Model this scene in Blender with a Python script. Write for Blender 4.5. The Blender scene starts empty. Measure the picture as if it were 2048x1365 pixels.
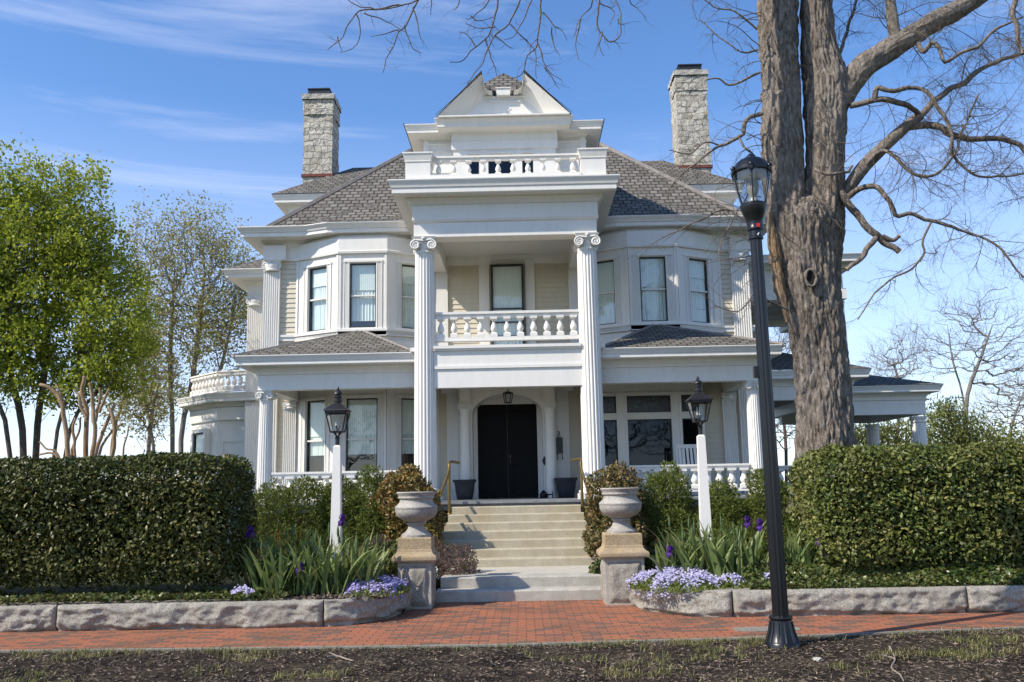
import bpy, bmesh, math, random
import numpy as np
from mathutils import Vector, Matrix

# ------------------------------------------------------------------ camera, sky, sun
S = bpy.context.scene
COL = S.collection
R_ = math.radians
FPX, CPX, CPY, EYE = 1780.0, 1024.0, 682.5, 1.6
YAW, PITCH, ROLL = 0.0101, math.atan(290 / 1780.0), 0.0195
CAMR = (Matrix.Rotation(YAW, 3, 'Z') @ Matrix.Rotation(math.pi / 2 + PITCH, 3, 'X') @ Matrix.Rotation(-ROLL, 3, 'Z'))
cam_d = bpy.data.cameras.new('camera')
cam_d.sensor_width = 36.0
cam_d.lens = FPX / 2048 * 36
cam_d.clip_end = 3000
cam = bpy.data.objects.new('camera', cam_d)
COL.objects.link(cam)
cam.matrix_world = Matrix.Translation((0, 0, EYE)) @ CAMR.to_4x4()
S.camera = cam

SUN_TO = Vector((0.9, 0.5, -0.97)).normalized()
SUN_EL = math.asin(-SUN_TO.z)
SUN_AZ = math.atan2(-SUN_TO.x, -SUN_TO.y)
w = bpy.data.worlds.new("World")
S.world = w
w.use_nodes = True
wn = w.node_tree
wn.nodes.clear()
def wnode(t, **k):
    n = wn.nodes.new(t)
    for a, v in k.items():
        setattr(n, a, v)
    return n
sky = wnode('ShaderNodeTexSky', sky_type='NISHITA', sun_disc=False, sun_elevation=SUN_EL,
            sun_rotation=SUN_AZ % (2 * math.pi), altitude=200, air_density=1.0, dust_density=0.25, ozone_density=4.5)
# thin cirrus: noise on the direction, stretched into streaks
tc = wnode('ShaderNodeTexCoord')
mp = wnode('ShaderNodeMapping')
mp.inputs['Rotation'].default_value = (0, R_(-17), 0)
mp.inputs['Scale'].default_value = (1.2, 1.2, 12.0)
mp.inputs['Location'].default_value = (1.7, 0.4, 2.1)
nz = wnode('ShaderNodeTexNoise')
nz.inputs['Scale'].default_value = 1.6
nz.inputs['Detail'].default_value = 9
nz.inputs['Roughness'].default_value = 0.62
nz.inputs['Distortion'].default_value = 0.5
rp = wnode('ShaderNodeValToRGB')
rp.color_ramp.elements[0].position = 0.55
rp.color_ramp.elements[1].position = 0.80
sx = wnode('ShaderNodeSeparateXYZ')
mr = wnode('ShaderNodeMapRange')        # more veil low in the sky
mr.inputs['From Min'].default_value = 0.0
mr.inputs['From Max'].default_value = 0.40
mr.inputs['To Min'].default_value = 0.58
mr.inputs['To Max'].default_value = 0.0
mul = wnode('ShaderNodeMath', operation='MULTIPLY_ADD')
mul.inputs[1].default_value = 0.36
mul.use_clamp = True
mx = wnode('ShaderNodeMixRGB')
mx.inputs['Color2'].default_value = (6.0, 6.3, 7.6, 1)
hs = wnode('ShaderNodeHueSaturation')
hs.inputs['Saturation'].default_value = 1.12
hs.inputs['Hue'].default_value = 0.504
hs.inputs['Value'].default_value = 1.27
bgn = wnode('ShaderNodeBackground')
bgn.inputs['Strength'].default_value = 0.148
wo = wnode('ShaderNodeOutputWorld')
L = wn.links.new
L(tc.outputs['Generated'], mp.inputs['Vector'])
L(mp.outputs[0], nz.inputs['Vector'])
L(nz.outputs['Fac'], rp.inputs['Fac'])
L(tc.outputs['Generated'], sx.inputs[0])
L(sx.outputs['Z'], mr.inputs['Value'])
L(rp.outputs['Color'], mul.inputs[0])
L(mr.outputs[0], mul.inputs[2])
L(mul.outputs[0], mx.inputs['Fac'])
L(sky.outputs['Color'], hs.inputs['Color'])
L(hs.outputs['Color'], mx.inputs['Color1'])
L(mx.outputs['Color'], bgn.inputs['Color'])
L(bgn.outputs[0], wo.inputs['Surface'])

sd = bpy.data.lights.new('sun', 'SUN')
sd.energy = 4.9
sd.angle = R_(0.53)
sd.color = (1.0, 0.93, 0.81)
sun = bpy.data.objects.new('sun', sd)
COL.objects.link(sun)
sun.location = (-40, -30, 50)
sun.rotation_euler = SUN_TO.to_track_quat('-Z', 'Y').to_euler()
S.view_settings.view_transform = 'Standard'
S.view_settings.look = 'None'
S.view_settings.exposure = 0.26
S.cycles.diffuse_bounces = 2
S.view_settings.gamma = 1.0

# ------------------------------------------------------------------ helpers
rnd = random.Random(11)
rng = np.random.default_rng(11)
PI = math.pi
CAMC = Vector((0, 0, EYE))

def P(px, py, Y):
    """point of the place seen at photo pixel (px,py) on the plane y = Y"""
    d = CAMR @ Vector(((px - CPX) / FPX, -(py - CPY) / FPX, -1))
    return CAMC + d * (Y / d.y)

WORLDPOS = {}

def tag(o, label=None, cat=None, group=None, kind=None):
    if label: o['label'] = label
    if cat: o['category'] = cat
    if group: o['group'] = group
    if kind: o['kind'] = kind
    return o

def empty(name, loc, label=None, cat=None, group=None, rz=0, parent=None):
    o = bpy.data.objects.new(name, None)
    o.empty_display_size = 0.2
    COL.objects.link(o)
    loc = Vector(loc)
    o.rotation_euler.z = rz
    if parent is not None:
        o.parent = parent
        o.location = loc - WORLDPOS[parent.name]
    else:
        o.location = loc
    WORLDPOS[o.name] = loc.copy()
    return tag(o, label, cat, group)

class MB:
    """collects polygons; dx shifts everything added along x"""
    def __init__(s, dx=0.0):
        s.v, s.f, s.dx = [], [], dx
    def add(s, vs, fs):
        n = len(s.v)
        d = s.dx
        s.v.extend((p[0] + d, p[1], p[2]) for p in vs)
        s.f.extend(tuple(i + n for i in f) for f in fs)
        return s
    def box(s, x0, x1, y0, y1, z0, z1):
        return s.add([(x0, y0, z0), (x1, y0, z0), (x1, y1, z0), (x0, y1, z0), (x0, y0, z1), (x1, y0, z1), (x1, y1, z1), (x0, y1, z1)],
                     [(0, 3, 2, 1), (4, 5, 6, 7), (0, 1, 5, 4), (1, 2, 6, 5), (2, 3, 7, 6), (3, 0, 4, 7)])
    def frust(s, c, a0, a1, z0, z1, b0=None, b1=None):
        """tapered square post, half sizes a0 -> a1 (x), b0 -> b1 (y)"""
        b0 = a0 if b0 is None else b0
        b1 = a1 if b1 is None else b1
        x, y = c
        return s.add([(x - a0, y - b0, z0), (x + a0, y - b0, z0), (x + a0, y + b0, z0), (x - a0, y + b0, z0),
                      (x - a1, y - b1, z1), (x + a1, y - b1, z1), (x + a1, y + b1, z1), (x - a1, y + b1, z1)],
                     [(0, 3, 2, 1), (4, 5, 6, 7), (0, 1, 5, 4), (1, 2, 6, 5), (2, 3, 7, 6), (3, 0, 4, 7)])
    def fbox(s, fr, s0, s1, d0, d1, z0, z1):
        """box in a wall frame: s along the wall, d into the wall"""
        (ox, oy), (ux, uy), (nx, ny) = fr
        vs = []
        for z in (z0, z1):
            for (a, b) in ((s0, d0), (s1, d0), (s1, d1), (s0, d1)):
                vs.append((ox + ux * a + nx * b, oy + uy * a + ny * b, z))
        return s.add(vs, [(0, 3, 2, 1), (4, 5, 6, 7), (0, 1, 5, 4), (1, 2, 6, 5), (2, 3, 7, 6), (3, 0, 4, 7)])
    def prism(s, poly, z0, z1):
        n = len(poly)
        vs = [(x, y, z0) for x, y in poly] + [(x, y, z1) for x, y in poly]
        fs = [tuple(range(n - 1, -1, -1)), tuple(range(n, 2 * n))] + [(i, (i + 1) % n, n + (i + 1) % n, n + i) for i in range(n)]
        return s.add(vs, fs)
    def xprism(s, poly, y0, y1):
        """polygon in x,z pushed along y"""
        n = len(poly)
        vs = [(x, y0, z) for x, z in poly] + [(x, y1, z) for x, z in poly]
        fs = [tuple(range(n)), tuple(range(2 * n - 1, n - 1, -1))] + [(i, n + i, n + (i + 1) % n, (i + 1) % n) for i in range(n)]
        return s.add(vs, fs)
    def lathe(s, prof, seg=24, c=(0, 0), z=0.0, cap=True):
        n = len(prof)
        vs, fs = [], []
        for r, h in prof:
            for k in range(seg):
                a = 2 * PI * k / seg
                vs.append((c[0] + r * math.cos(a), c[1] + r * math.sin(a), z + h))
        for i in range(n - 1):
            for k in range(seg):
                k2 = (k + 1) % seg
                fs.append((i * seg + k, i * seg + k2, (i + 1) * seg + k2, (i + 1) * seg + k))
        if cap:
            fs.append(tuple(range(seg - 1, -1, -1)))
            fs.append(tuple((n - 1) * seg + k for k in range(seg)))
        return s.add(vs, fs)
    def tube(s, pts, rad, seg=6, cap=True):
        V, F = tube_np(np.array(pts, float), np.array(rad if hasattr(rad, '__len__') else [rad] * len(pts), float), seg)
        fs = [tuple(q) for q in F.tolist()]
        if cap:
            n = len(V)
            fs += [tuple(range(seg)), tuple(range(n - 1, n - seg - 1, -1))]
        return s.add(V.tolist(), fs)
    def sweep(s, path, prof, closed=False):
        """profile (out, z) carried along a plan path with mitred corners; out is to the right of travel"""
        n, m = len(path), len(prof)
        vs = []
        for i, p in enumerate(path):
            p = Vector(p)
            a = Vector(path[i - 1]) if (i > 0 or closed) else None
            b = Vector(path[(i + 1) % n]) if (i < n - 1 or closed) else None
            ns = []
            if a is not None:
                d = (p - a).normalized(); ns.append(Vector((d.y, -d.x)))
            if b is not None:
                d = (b - p).normalized(); ns.append(Vector((d.y, -d.x)))
            nn = ns[0] if len(ns) == 1 else (ns[0] + ns[1]).normalized()
            k = 1.0 / max(0.35, nn.dot(ns[0]))
            for o, z in prof:
                vs.append((p.x + nn.x * o * k, p.y + nn.y * o * k, z))
        fs = []
        for i in range(n if closed else n - 1):
            j = (i + 1) % n
            for q in range(m):
                q2 = (q + 1) % m
                fs.append((i * m + q, i * m + q2, j * m + q2, j * m + q))
        if not closed:
            fs.append(tuple(range(m)))
            fs.append(tuple((n - 1) * m + q for q in range(m - 1, -1, -1)))
        return s.add(vs, fs)

def tube_np(pts, rad, seg, ecc=None):
    n = len(pts)
    t = np.gradient(pts, axis=0)
    t /= np.linalg.norm(t, axis=1, keepdims=True) + 1e-9
    ref = np.array([0.0, 0, 1]) if abs(t[0][2]) < 0.9 else np.array([1.0, 0, 0])
    u = np.cross(t, ref)
    u /= np.linalg.norm(u, axis=1, keepdims=True) + 1e-9
    for i in range(1, n):
        q = u[i - 1] - t[i] * np.dot(u[i - 1], t[i])
        u[i] = q / (np.linalg.norm(q) + 1e-9)
    v = np.cross(t, u)
    a = np.arange(seg) * (2 * PI / seg)
    V = pts[:, None, :] + rad[:, None, None] * (np.cos(a)[None, :, None] * u[:, None, :] + np.sin(a)[None, :, None] * v[:, None, :])
    i = np.arange(n - 1)[:, None] * seg
    k = np.arange(seg)[None, :]
    k2 = (k + 1) % seg
    F = np.stack([i + k, i + k2, i + seg + k2, i + seg + k], -1).reshape(-1, 4)
    return V.reshape(-1, 3), F

def finish(me, mat, smooth=None, uv=False):
    me.materials.append(mat)
    if smooth is not None:
        me.shade_smooth()
        me.set_sharp_from_angle(angle=R_(smooth))
    if uv:
        lay = me.uv_layers.new(name='UVMap')
        for p in me.polygons:
            n = p.normal
            if abs(n.z) > 0.97:
                u, v = Vector((1, 0, 0)), Vector((0, 1, 0))
            else:
                u = Vector((-n.y, n.x, 0)).normalized()
                v = n.cross(u)
                if v.z < 0: v = -v
            for li in p.loop_indices:
                c = me.vertices[me.loops[li].vertex_index].co
                lay.data[li].uv = (c.dot(u), c.dot(v))

def link(name, me, parent, ow, rz=0.0):
    o = bpy.data.objects.new(name, me)
    COL.objects.link(o)
    if parent is not None:
        o.parent = parent
        o.location = ow - WORLDPOS[parent.name]
    else:
        o.location = ow
    o.rotation_euler.z = rz
    WORLDPOS[o.name] = ow.copy()
    return o

def obj(name, mb, mat, parent=None, loc=None, smooth=None, uv=False):
    """links what an MB holds (in world coordinates) as one mesh object"""
    ow = Vector(loc) if loc is not None else (WORLDPOS[parent.name].copy() if parent is not None else Vector((0, 0, 0)))
    me = bpy.data.meshes.new(name)
    me.from_pydata([(x - ow.x, y - ow.y, z - ow.z) for x, y, z in mb.v], [], mb.f)
    me.update()
    finish(me, mat, smooth, uv)
    return link(name, me, parent, ow)

def obj_np(name, V, F, mat, parent=None, loc=None, smooth=False):
    ow = Vector(loc) if loc is not None else (WORLDPOS[parent.name].copy() if parent is not None else Vector((0, 0, 0)))
    V = np.asarray(V, np.float32) - np.array(ow, np.float32)
    F = np.asarray(F, np.int32)
    me = bpy.data.meshes.new(name)
    k = F.shape[1]
    me.vertices.add(len(V)); me.vertices.foreach_set('co', V.ravel())
    me.loops.add(F.size); me.loops.foreach_set('vertex_index', F.ravel())
    me.polygons.add(len(F))
    me.polygons.foreach_set('loop_start', np.arange(0, F.size, k, dtype=np.int32))
    if smooth:
        me.polygons.foreach_set('use_smooth', np.ones(len(F), bool))
    me.update(calc_edges=True)
    me.validate()
    me.materials.append(mat)
    return link(name, me, parent, ow)

def copy_tree(o, parent, ow, rz=None):
    """a copy of an object with copies of its children"""
    c = o.copy()
    COL.objects.link(c)
    c.parent = parent
    ow = Vector(ow)
    c.location = ow - (WORLDPOS[parent.name] if parent is not None else Vector((0, 0, 0)))
    if rz is not None: c.rotation_euler.z = rz
    WORLDPOS[c.name] = ow.copy()
    for ch in list(o.children):
        d = ch.copy(); COL.objects.link(d); d.parent = c
        WORLDPOS[d.name] = ow + ch.location
        for g in list(ch.children):
            e = g.copy(); COL.objects.link(e); e.parent = d
            WORLDPOS[e.name] = ow + ch.location + g.location
    return c

# vectorised value noise
def vnoise(Pt, seed=0):
    Pt = np.asarray(Pt, np.float64)
    i = np.floor(Pt).astype(np.int64)
    f = Pt - i
    f = f * f * (3 - 2 * f)
    def h(a, b, c):
        n = (a * 374761393 + b * 668265263 + c * 2147483647 + seed * 144665) & 0xffffffff
        n = ((n ^ (n >> 13)) * 1274126177) & 0xffffffff
        n = (n ^ (n >> 16)) & 0xffff
        return n / 65535.0
    x, y, z = i[..., 0], i[..., 1], i[..., 2]
    fx, fy, fz = f[..., 0], f[..., 1], f[..., 2]
    r = 0
    for a in (0, 1):
        for b in (0, 1):
            for c in (0, 1):
                r = r + h(x + a, y + b, z + c) * (fx if a else 1 - fx) * (fy if b else 1 - fy) * (fz if c else 1 - fz)
    return r
def fbm(Pt, oct=4, seed=0):
    r, a, t = 0, 0.5, 0
    for k in range(oct):
        r = r + a * vnoise(np.asarray(Pt) * 2 ** k, seed + k); t += a; a *= 0.5
    return r / t
def unit(V):
    return V / (np.linalg.norm(V, axis=-1, keepdims=True) + 1e-9)

def leaf_mesh(C, D, size, aspect=0.5, fold=0.25, flat=None, nrm=None):
    """one folded leaf (two triangles) at every centre C along direction D"""
    n = len(C)
    D = unit(D)
    rv = unit(rng.normal(size=(n, 3)))
    if nrm is not None:
        sd_ = unit(np.cross(D, unit(nrm)))
    elif flat is not None:
        rv = unit(rv * (1 - flat) + np.array([0, 0, 1.0]) * flat)
        sd_ = unit(np.cross(D, rv))
    else:
        sd_ = unit(np.cross(D, rv))
    up = np.cross(sd_, D)
    sz = (size * (0.65 + 0.7 * rng.random(n)))[:, None]
    hw = sz * aspect * 0.5
    b = C - D * sz * 0.5
    t = C + D * sz * 0.5
    m = C - D * sz * 0.04
    l = m + sd_ * hw + up * hw * fold
    r = m - sd_ * hw + up * hw * fold
    V = np.stack([b, l, t, r], 1).reshape(-1, 3)
    k = np.arange(n)[:, None] * 4
    F = np.concatenate([k + np.array([[0, 1, 2]]), k + np.array([[0, 2, 3]])], 0)
    return V, F

def join_np(parts):
    Vs, Fs, n = [], [], 0
    for V, F in parts:
        Vs.append(V); Fs.append(F + n); n += len(V)
    return np.concatenate(Vs), np.concatenate(Fs)

# ------------------------------------------------------------------ materials
def M(name, rough=0.6, col=(0.5, 0.5, 0.5), spec=0.5, metal=0.0):
    m = bpy.data.materials.new(name)
    m.use_nodes = True
    nt = m.node_tree
    b = nt.nodes['Principled BSDF']
    b.inputs['Roughness'].default_value = rough
    b.inputs['Base Color'].default_value = (*col, 1)
    b.inputs['Specular IOR Level'].default_value = spec
    b.inputs['Metallic'].default_value = metal
    return m, nt, b
def nd(nt, t, ins=None, **attrs):
    n = nt.nodes.new(t)
    for a, v in attrs.items(): setattr(n, a, v)
    for k, v in (ins or {}).items():
        if isinstance(v, bpy.types.NodeSocket): nt.links.new(v, n.inputs[k])
        else: n.inputs[k].default_value = v
    return n
def ramp(nt, fac, stops):
    n = nt.nodes.new('ShaderNodeValToRGB')
    e = n.color_ramp.elements
    while len(e) < len(stops): e.new(0.5)
    for q, (p, c) in zip(e, stops):
        q.position = p; q.color = (*c, 1) if len(c) == 3 else c
    nt.links.new(fac, n.inputs['Fac'])
    return n.outputs['Color']
def noise_(nt, vec, scale, detail=4, rough=0.55, dist=0.0):
    return nd(nt, 'ShaderNodeTexNoise', {'Vector': vec, 'Scale': scale, 'Detail': detail, 'Roughness': rough, 'Distortion': dist}).outputs['Fac']
def coords(nt, scale=(1, 1, 1), kind='Object', rot=(0, 0, 0)):
    t = nt.nodes.new('ShaderNodeTexCoord')
    return nd(nt, 'ShaderNodeMapping', {'Vector': t.outputs[kind], 'Scale': scale, 'Rotation': rot}).outputs[0]
def mixc(nt, fac, a, b, mode='MIX'):
    return nd(nt, 'ShaderNodeMixRGB', {'Fac': fac, 'Color1': a, 'Color2': b}, blend_type=mode).outputs[0]
def bump(nt, b, h, strength=0.3, dist=0.01):
    n = nd(nt, 'ShaderNodeBump', {'Height': h, 'Strength': strength, 'Distance': dist})
    nt.links.new(n.outputs[0], b.inputs['Normal'])
def setc(nt, b, sock): nt.links.new(sock, b.inputs['Base Color'])

def mat_paint(name, c, dark, rough=0.5, amount=0.5, streak=True):
    m, nt, b = M(name, rough, c, 0.35)
    a = noise_(nt, coords(nt, (3, 3, 0.5 if streak else 3)), 2.2, 6, 0.65)
    a2 = noise_(nt, coords(nt), 26, 3)
    k = ramp(nt, a, [(0.42, (0, 0, 0)), (0.80, (amount,) * 3)])
    c1 = mixc(nt, k, (*c, 1), (*dark, 1))
    c2 = mixc(nt, ramp(nt, a2, [(0.5, (0, 0, 0)), (0.8, (0.22,) * 3)]), c1, (*dark, 1))
    setc(nt, b, c2)
    bump(nt, b, noise_(nt, coords(nt, (1, 1, 1)), 14, 4), 0.12, 0.004)
    return m
W_ = mat_paint('white_paint', (0.80, 0.765, 0.70), (0.60, 0.565, 0.50))
W2_ = mat_paint('white_trim', (0.82, 0.785, 0.72), (0.63, 0.595, 0.53), 0.42, 0.35)
CREAM_ = mat_paint('cream_clapboard', (0.67, 0.595, 0.46), (0.56, 0.49, 0.37), 0.55, 0.5)
CEIL_ = mat_paint('ceiling_paint', (0.62, 0.61, 0.56), (0.5, 0.48, 0.43), 0.6, 0.5, False)
CARC_ = mat_paint('brown_ceiling', (0.35, 0.30, 0.26), (0.25, 0.22, 0.19), 0.6, 0.5, False)

def mat_plain(name, c, rough=0.5, spec=0.5, metal=0.0, var=0.25, scale=8, bmp=0.1):
    m, nt, b = M(name, rough, c, spec, metal)
    n = noise_(nt, coords(nt), scale, 5, 0.6)
    setc(nt, b, mixc(nt, ramp(nt, n, [(0.3, (0, 0, 0)), (0.75, (1, 1, 1))]), tuple(x * (1 - var) for x in c) + (1,), tuple(min(1, x * (1 + var)) for x in c) + (1,)))
    if bmp: bump(nt, b, noise_(nt, coords(nt), scale * 6, 3), bmp, 0.004)
    return m
BLACK_ = mat_plain('black_lamp_paint', (0.006, 0.006, 0.007), 0.32, 0.5)
IRON_ = mat_plain('dark_bronze', (0.035, 0.031, 0.03), 0.42, 0.5, 0.5)
BRASS_ = mat_plain('aged_brass', (0.24, 0.17, 0.065), 0.42, 0.5, 0.75, 0.3, 14)
DOOR_ = mat_plain('black_door', (0.0035, 0.0035, 0.0035), 0.5, 0.15)
UNLIT_ = mat_plain('unlit_dark', (0.022, 0.02, 0.018), 0.9, 0.1)  # shade of rooms and of the knot hole put into one dark colour
SASH_ = mat_plain('dark_sash', (0.03, 0.03, 0.03), 0.4, 0.4)
POT_ = mat_plain('charcoal_planter', (0.035, 0.037, 0.045), 0.6, 0.3)
FLASH_ = mat_plain('red_flashing', (0.19, 0.065, 0.05), 0.7, 0.2)
RED_ = mat_plain('red_sticker', (0.6, 0.02, 0.02), 0.5)
CUT_ = mat_plain('cut_wood', (0.42, 0.28, 0.15), 0.8, 0.2)
CANDLE_ = mat_plain('candle_white', (0.75, 0.73, 0.66), 0.6)
SOIL_ = mat_plain('dark_soil', (0.035, 0.026, 0.02), 0.95, 0.1, 0, 0.5, 12, 0.6)
TWIG_ = mat_plain('dead_twig', (0.30, 0.25, 0.20), 0.85, 0.2)

def mat_blind():
    m, nt, b = M('window_blind', 0.8, (0.6, 0.62, 0.58), 0.2)
    wv = nd(nt, 'ShaderNodeTexWave', {'Vector': coords(nt), 'Scale': 7.0, 'Distortion': 0.6, 'Detail': 2.0}, bands_direction='X').outputs['Fac']
    wh = nd(nt, 'ShaderNodeTexWave', {'Vector': coords(nt), 'Scale': 9.0, 'Distortion': 0.1}, bands_direction='Z').outputs['Fac']
    c = mixc(nt, 0.5, ramp(nt, wv, [(0.2, (0.66, 0.69, 0.66)), (0.8, (0.85, 0.86, 0.81))]), ramp(nt, wh, [(0.0, (0.74, 0.76, 0.72)), (0.5, (0.84, 0.84, 0.80))]))
    setc(nt, b, c)
    bump(nt, b, wv, 0.5, 0.01)
    return m
BLIND_ = mat_blind()

def mat_glass(name, tint, fac=0.10, rough=0.02, gcol=(1, 1, 1), bs=0.10):
    m = bpy.data.materials.new(name)
    m.use_nodes = True
    nt = m.node_tree
    nt.nodes.clear()
    tr = nd(nt, 'ShaderNodeBsdfTransparent', {'Color': (*tint, 1)})
    bm_ = nd(nt, 'ShaderNodeBump', {'Height': noise_(nt, coords(nt), 2.2, 2), 'Strength': bs, 'Distance': 0.02})
    gl = nd(nt, 'ShaderNodeBsdfGlossy', {'Roughness': rough, 'Color': (*gcol, 1), 'Normal': bm_.outputs[0]})
    lw = nd(nt, 'ShaderNodeLayerWeight', {'Blend': 0.5})
    fr = nd(nt, 'ShaderNodeMath', {0: lw.outputs['Facing'], 1: 5.0}, operation='POWER')
    ad = nd(nt, 'ShaderNodeMath', {0: fr.outputs[0], 1: 0.95, 2: 0.04 + fac}, operation='MULTIPLY_ADD', use_clamp=True)
    ms = nd(nt, 'ShaderNodeMixShader', {0: ad.outputs[0], 1: tr.outputs[0], 2: gl.outputs[0]})
    out = nd(nt, 'ShaderNodeOutputMaterial', {'Surface': ms.outputs[0]})
    return m
GLASS_ = mat_glass('window_glass', (0.92, 0.985, 0.965), 0.05)
GLASSR_ = mat_glass('mirror_like_glass', (0.45, 0.5, 0.52), 0.02, 0.02, (0.42, 0.50, 0.62), 0.03)
LAMPG_ = mat_glass('lantern_glass', (0.88, 0.9, 0.9), 0.06, 0.06)
GLOBE_ = mat_glass('lamp_globe', (0.80, 0.80, 0.81), 0.07, 0.15)

def mat_stained():
    m, nt, b = M('stained_glass', 0.25, (0.02, 0.02, 0.03), 0.5)
    t = coords(nt, (1, 1, 1))
    v = nd(nt, 'ShaderNodeTexVoronoi', {'Vector': t, 'Scale': 14.0})
    e = nd(nt, 'ShaderNodeTexVoronoi', {'Vector': t, 'Scale': 14.0}, feature='DISTANCE_TO_EDGE').outputs['Distance']
    c = mixc(nt, 0.95, v.outputs['Color'], (0.012, 0.018, 0.024, 1))
    setc(nt, b, mixc(nt, ramp(nt, e, [(0.02, (1, 1, 1)), (0.06, (0, 0, 0))]), c, (0.005, 0.005, 0.005, 1)))
    return m
STAINED_ = mat_stained()

def mat_shingle(name, c1, c2, c3, mortar=(0.012, 0.011, 0.010)):
    m, nt, b = M(name, 0.9, c1, 0.15)
    uv = nd(nt, 'ShaderNodeUVMap').outputs[0]
    br = nd(nt, 'ShaderNodeTexBrick', {'Vector': uv, 'Scale': 1.0, 'Color1': (*c1, 1), 'Color2': (*c2, 1), 'Mortar': (*mortar, 1), 'Mortar Size': 0.018,
                                       'Mortar Smooth': 0.2, 'Bias': -0.1, 'Brick Width': 0.20, 'Row Height': 0.165}, offset=0.5, offset_frequency=2)
    n = noise_(nt, coords(nt), 5, 5, 0.6)
    c = mixc(nt, ramp(nt, n, [(0.35, (0, 0, 0)), (0.8, (0.6,) * 3)]), br.outputs['Color'], (*c3, 1))
    c = mixc(nt, ramp(nt, noise_(nt, coords(nt), 90, 2), [(0.35, (0.45,) * 3), (0.7, (0, 0, 0))]), c, (*[x * 0.5 for x in c1], 1))
    setc(nt, b, c)
    # every course rises to its lower edge, so that the butts catch the light
    sep = nd(nt, 'ShaderNodeSeparateXYZ', {0: uv})
    fr = nd(nt, 'ShaderNodeMath', {0: sep.outputs['Y'], 1: 0.165}, operation='DIVIDE')
    fr = nd(nt, 'ShaderNodeMath', {0: fr.outputs[0]}, operation='FRACT')
    h = nd(nt, 'ShaderNodeMath', {0: fr.outputs[0], 1: br.outputs['Fac']}, operation='ADD')
    inv = nd(nt, 'ShaderNodeMath', {0: 1.0, 1: h.outputs[0]}, operation='SUBTRACT')
    bump(nt, b, inv.outputs[0], 1.0, 0.035)
    return m
SHINGLE_ = mat_shingle('grey_shingles', (0.14, 0.127, 0.108), (0.29, 0.268, 0.235), (0.195, 0.177, 0.15))
SHINGLE2_ = mat_shingle('dark_shingles', (0.125, 0.116, 0.102), (0.21, 0.197, 0.175), (0.14, 0.13, 0.115))
RIDGE_ = mat_plain('ridge_shingle', (0.23, 0.21, 0.19), 0.9, 0.1, 0, 0.25, 9, 0.4)

def mat_brickpave():
    m, nt, b = M('brick_paving', 0.85, (0.4, 0.15, 0.1), 0.2)
    t = coords(nt, (1, 1, 1), 'Object')
    wob = nd(nt, 'ShaderNodeTexNoise', {'Vector': t, 'Scale': 3.0, 'Detail': 2.0}).outputs['Color']
    tv = nd(nt, 'ShaderNodeVectorMath', {0: wob, 1: (0.014, 0.014, 0)}, operation='MULTIPLY')
    tv = nd(nt, 'ShaderNodeVectorMath', {0: t, 1: tv.outputs[0]}, operation='ADD').outputs[0]
    br = nd(nt, 'ShaderNodeTexBrick', {'Vector': tv, 'Scale': 1.0, 'Color1': (0.40, 0.145, 0.075, 1), 'Color2': (0.30, 0.11, 0.062, 1), 'Mortar': (0.05, 0.035, 0.028, 1),
                                       'Mortar Size': 0.0055, 'Mortar Smooth': 0.3, 'Bias': -0.35, 'Brick Width': 0.2, 'Row Height': 0.1}, offset=0.5)
    br2 = nd(nt, 'ShaderNodeTexBrick', {'Vector': tv, 'Scale': 1.0, 'Color1': (0, 0, 0, 1), 'Color2': (1, 1, 1, 1), 'Mortar': (0, 0, 0, 1),
                                        'Mortar Size': 0.0, 'Bias': 0.0, 'Brick Width': 0.2, 'Row Height': 0.1}, offset=0.5)
    grey = ramp(nt, br2.outputs['Color'], [(0.70, (0, 0, 0)), (0.78, (0.85,) * 3)])
    c = mixc(nt, grey, br.outputs['Color'], (0.155, 0.105, 0.08, 1))
    c = mixc(nt, br.outputs['Fac'], c, (0.05, 0.035, 0.028, 1))
    n = noise_(nt, t, 3.0, 6, 0.65)
    c = mixc(nt, ramp(nt, n, [(0.45, (0, 0, 0)), (0.85, (0.5,) * 3)]), c, (0.20, 0.15, 0.11, 1))
    n2 = noise_(nt, t, 70, 3)
    c = mixc(nt, ramp(nt, n2, [(0.3, (0.35,) * 3), (0.6, (0, 0, 0))]), c, (0.12, 0.06, 0.04, 1))
    mo = noise_(nt, t, 1.3, 7, 0.72)
    c = mixc(nt, ramp(nt, mo, [(0.47, (0, 0, 0)), (0.66, (0.62,) * 3)]), c, (0.11, 0.075, 0.05, 1))
    sp = noise_(nt, t, 38, 1)
    c = mixc(nt, ramp(nt, sp, [(0.80, (0, 0, 0)), (0.84, (0.6,) * 3)]), c, (0.5, 0.42, 0.33, 1))
    setc(nt, b, c)
    inv = nd(nt, 'ShaderNodeMath', {0: 1.0, 1: br.outputs['Fac']}, operation='SUBTRACT')
    hh = nd(nt, 'ShaderNodeMath', {0: n2, 1: 0.25, 2: inv.outputs[0]}, operation='MULTIPLY_ADD')
    bump(nt, b, hh.outputs[0], 0.6, 0.006)
    return m
PAVE_ = mat_brickpave()
def mat_brickwall():
    m, nt, b = M('red_brickwork', 0.85, (0.3, 0.1, 0.07), 0.2)
    uv = nd(nt, 'ShaderNodeUVMap').outputs[0]
    br = nd(nt, 'ShaderNodeTexBrick', {'Vector': uv, 'Scale': 1.0, 'Color1': (0.30, 0.06, 0.035, 1), 'Color2': (0.22, 0.05, 0.035, 1), 'Mortar': (0.3, 0.22, 0.18, 1),
                                       'Mortar Size': 0.008, 'Brick Width': 0.22, 'Row Height': 0.075}, offset=0.5)
    setc(nt, b, br.outputs['Color'])
    return m
BRICK_ = mat_brickwall()

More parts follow.
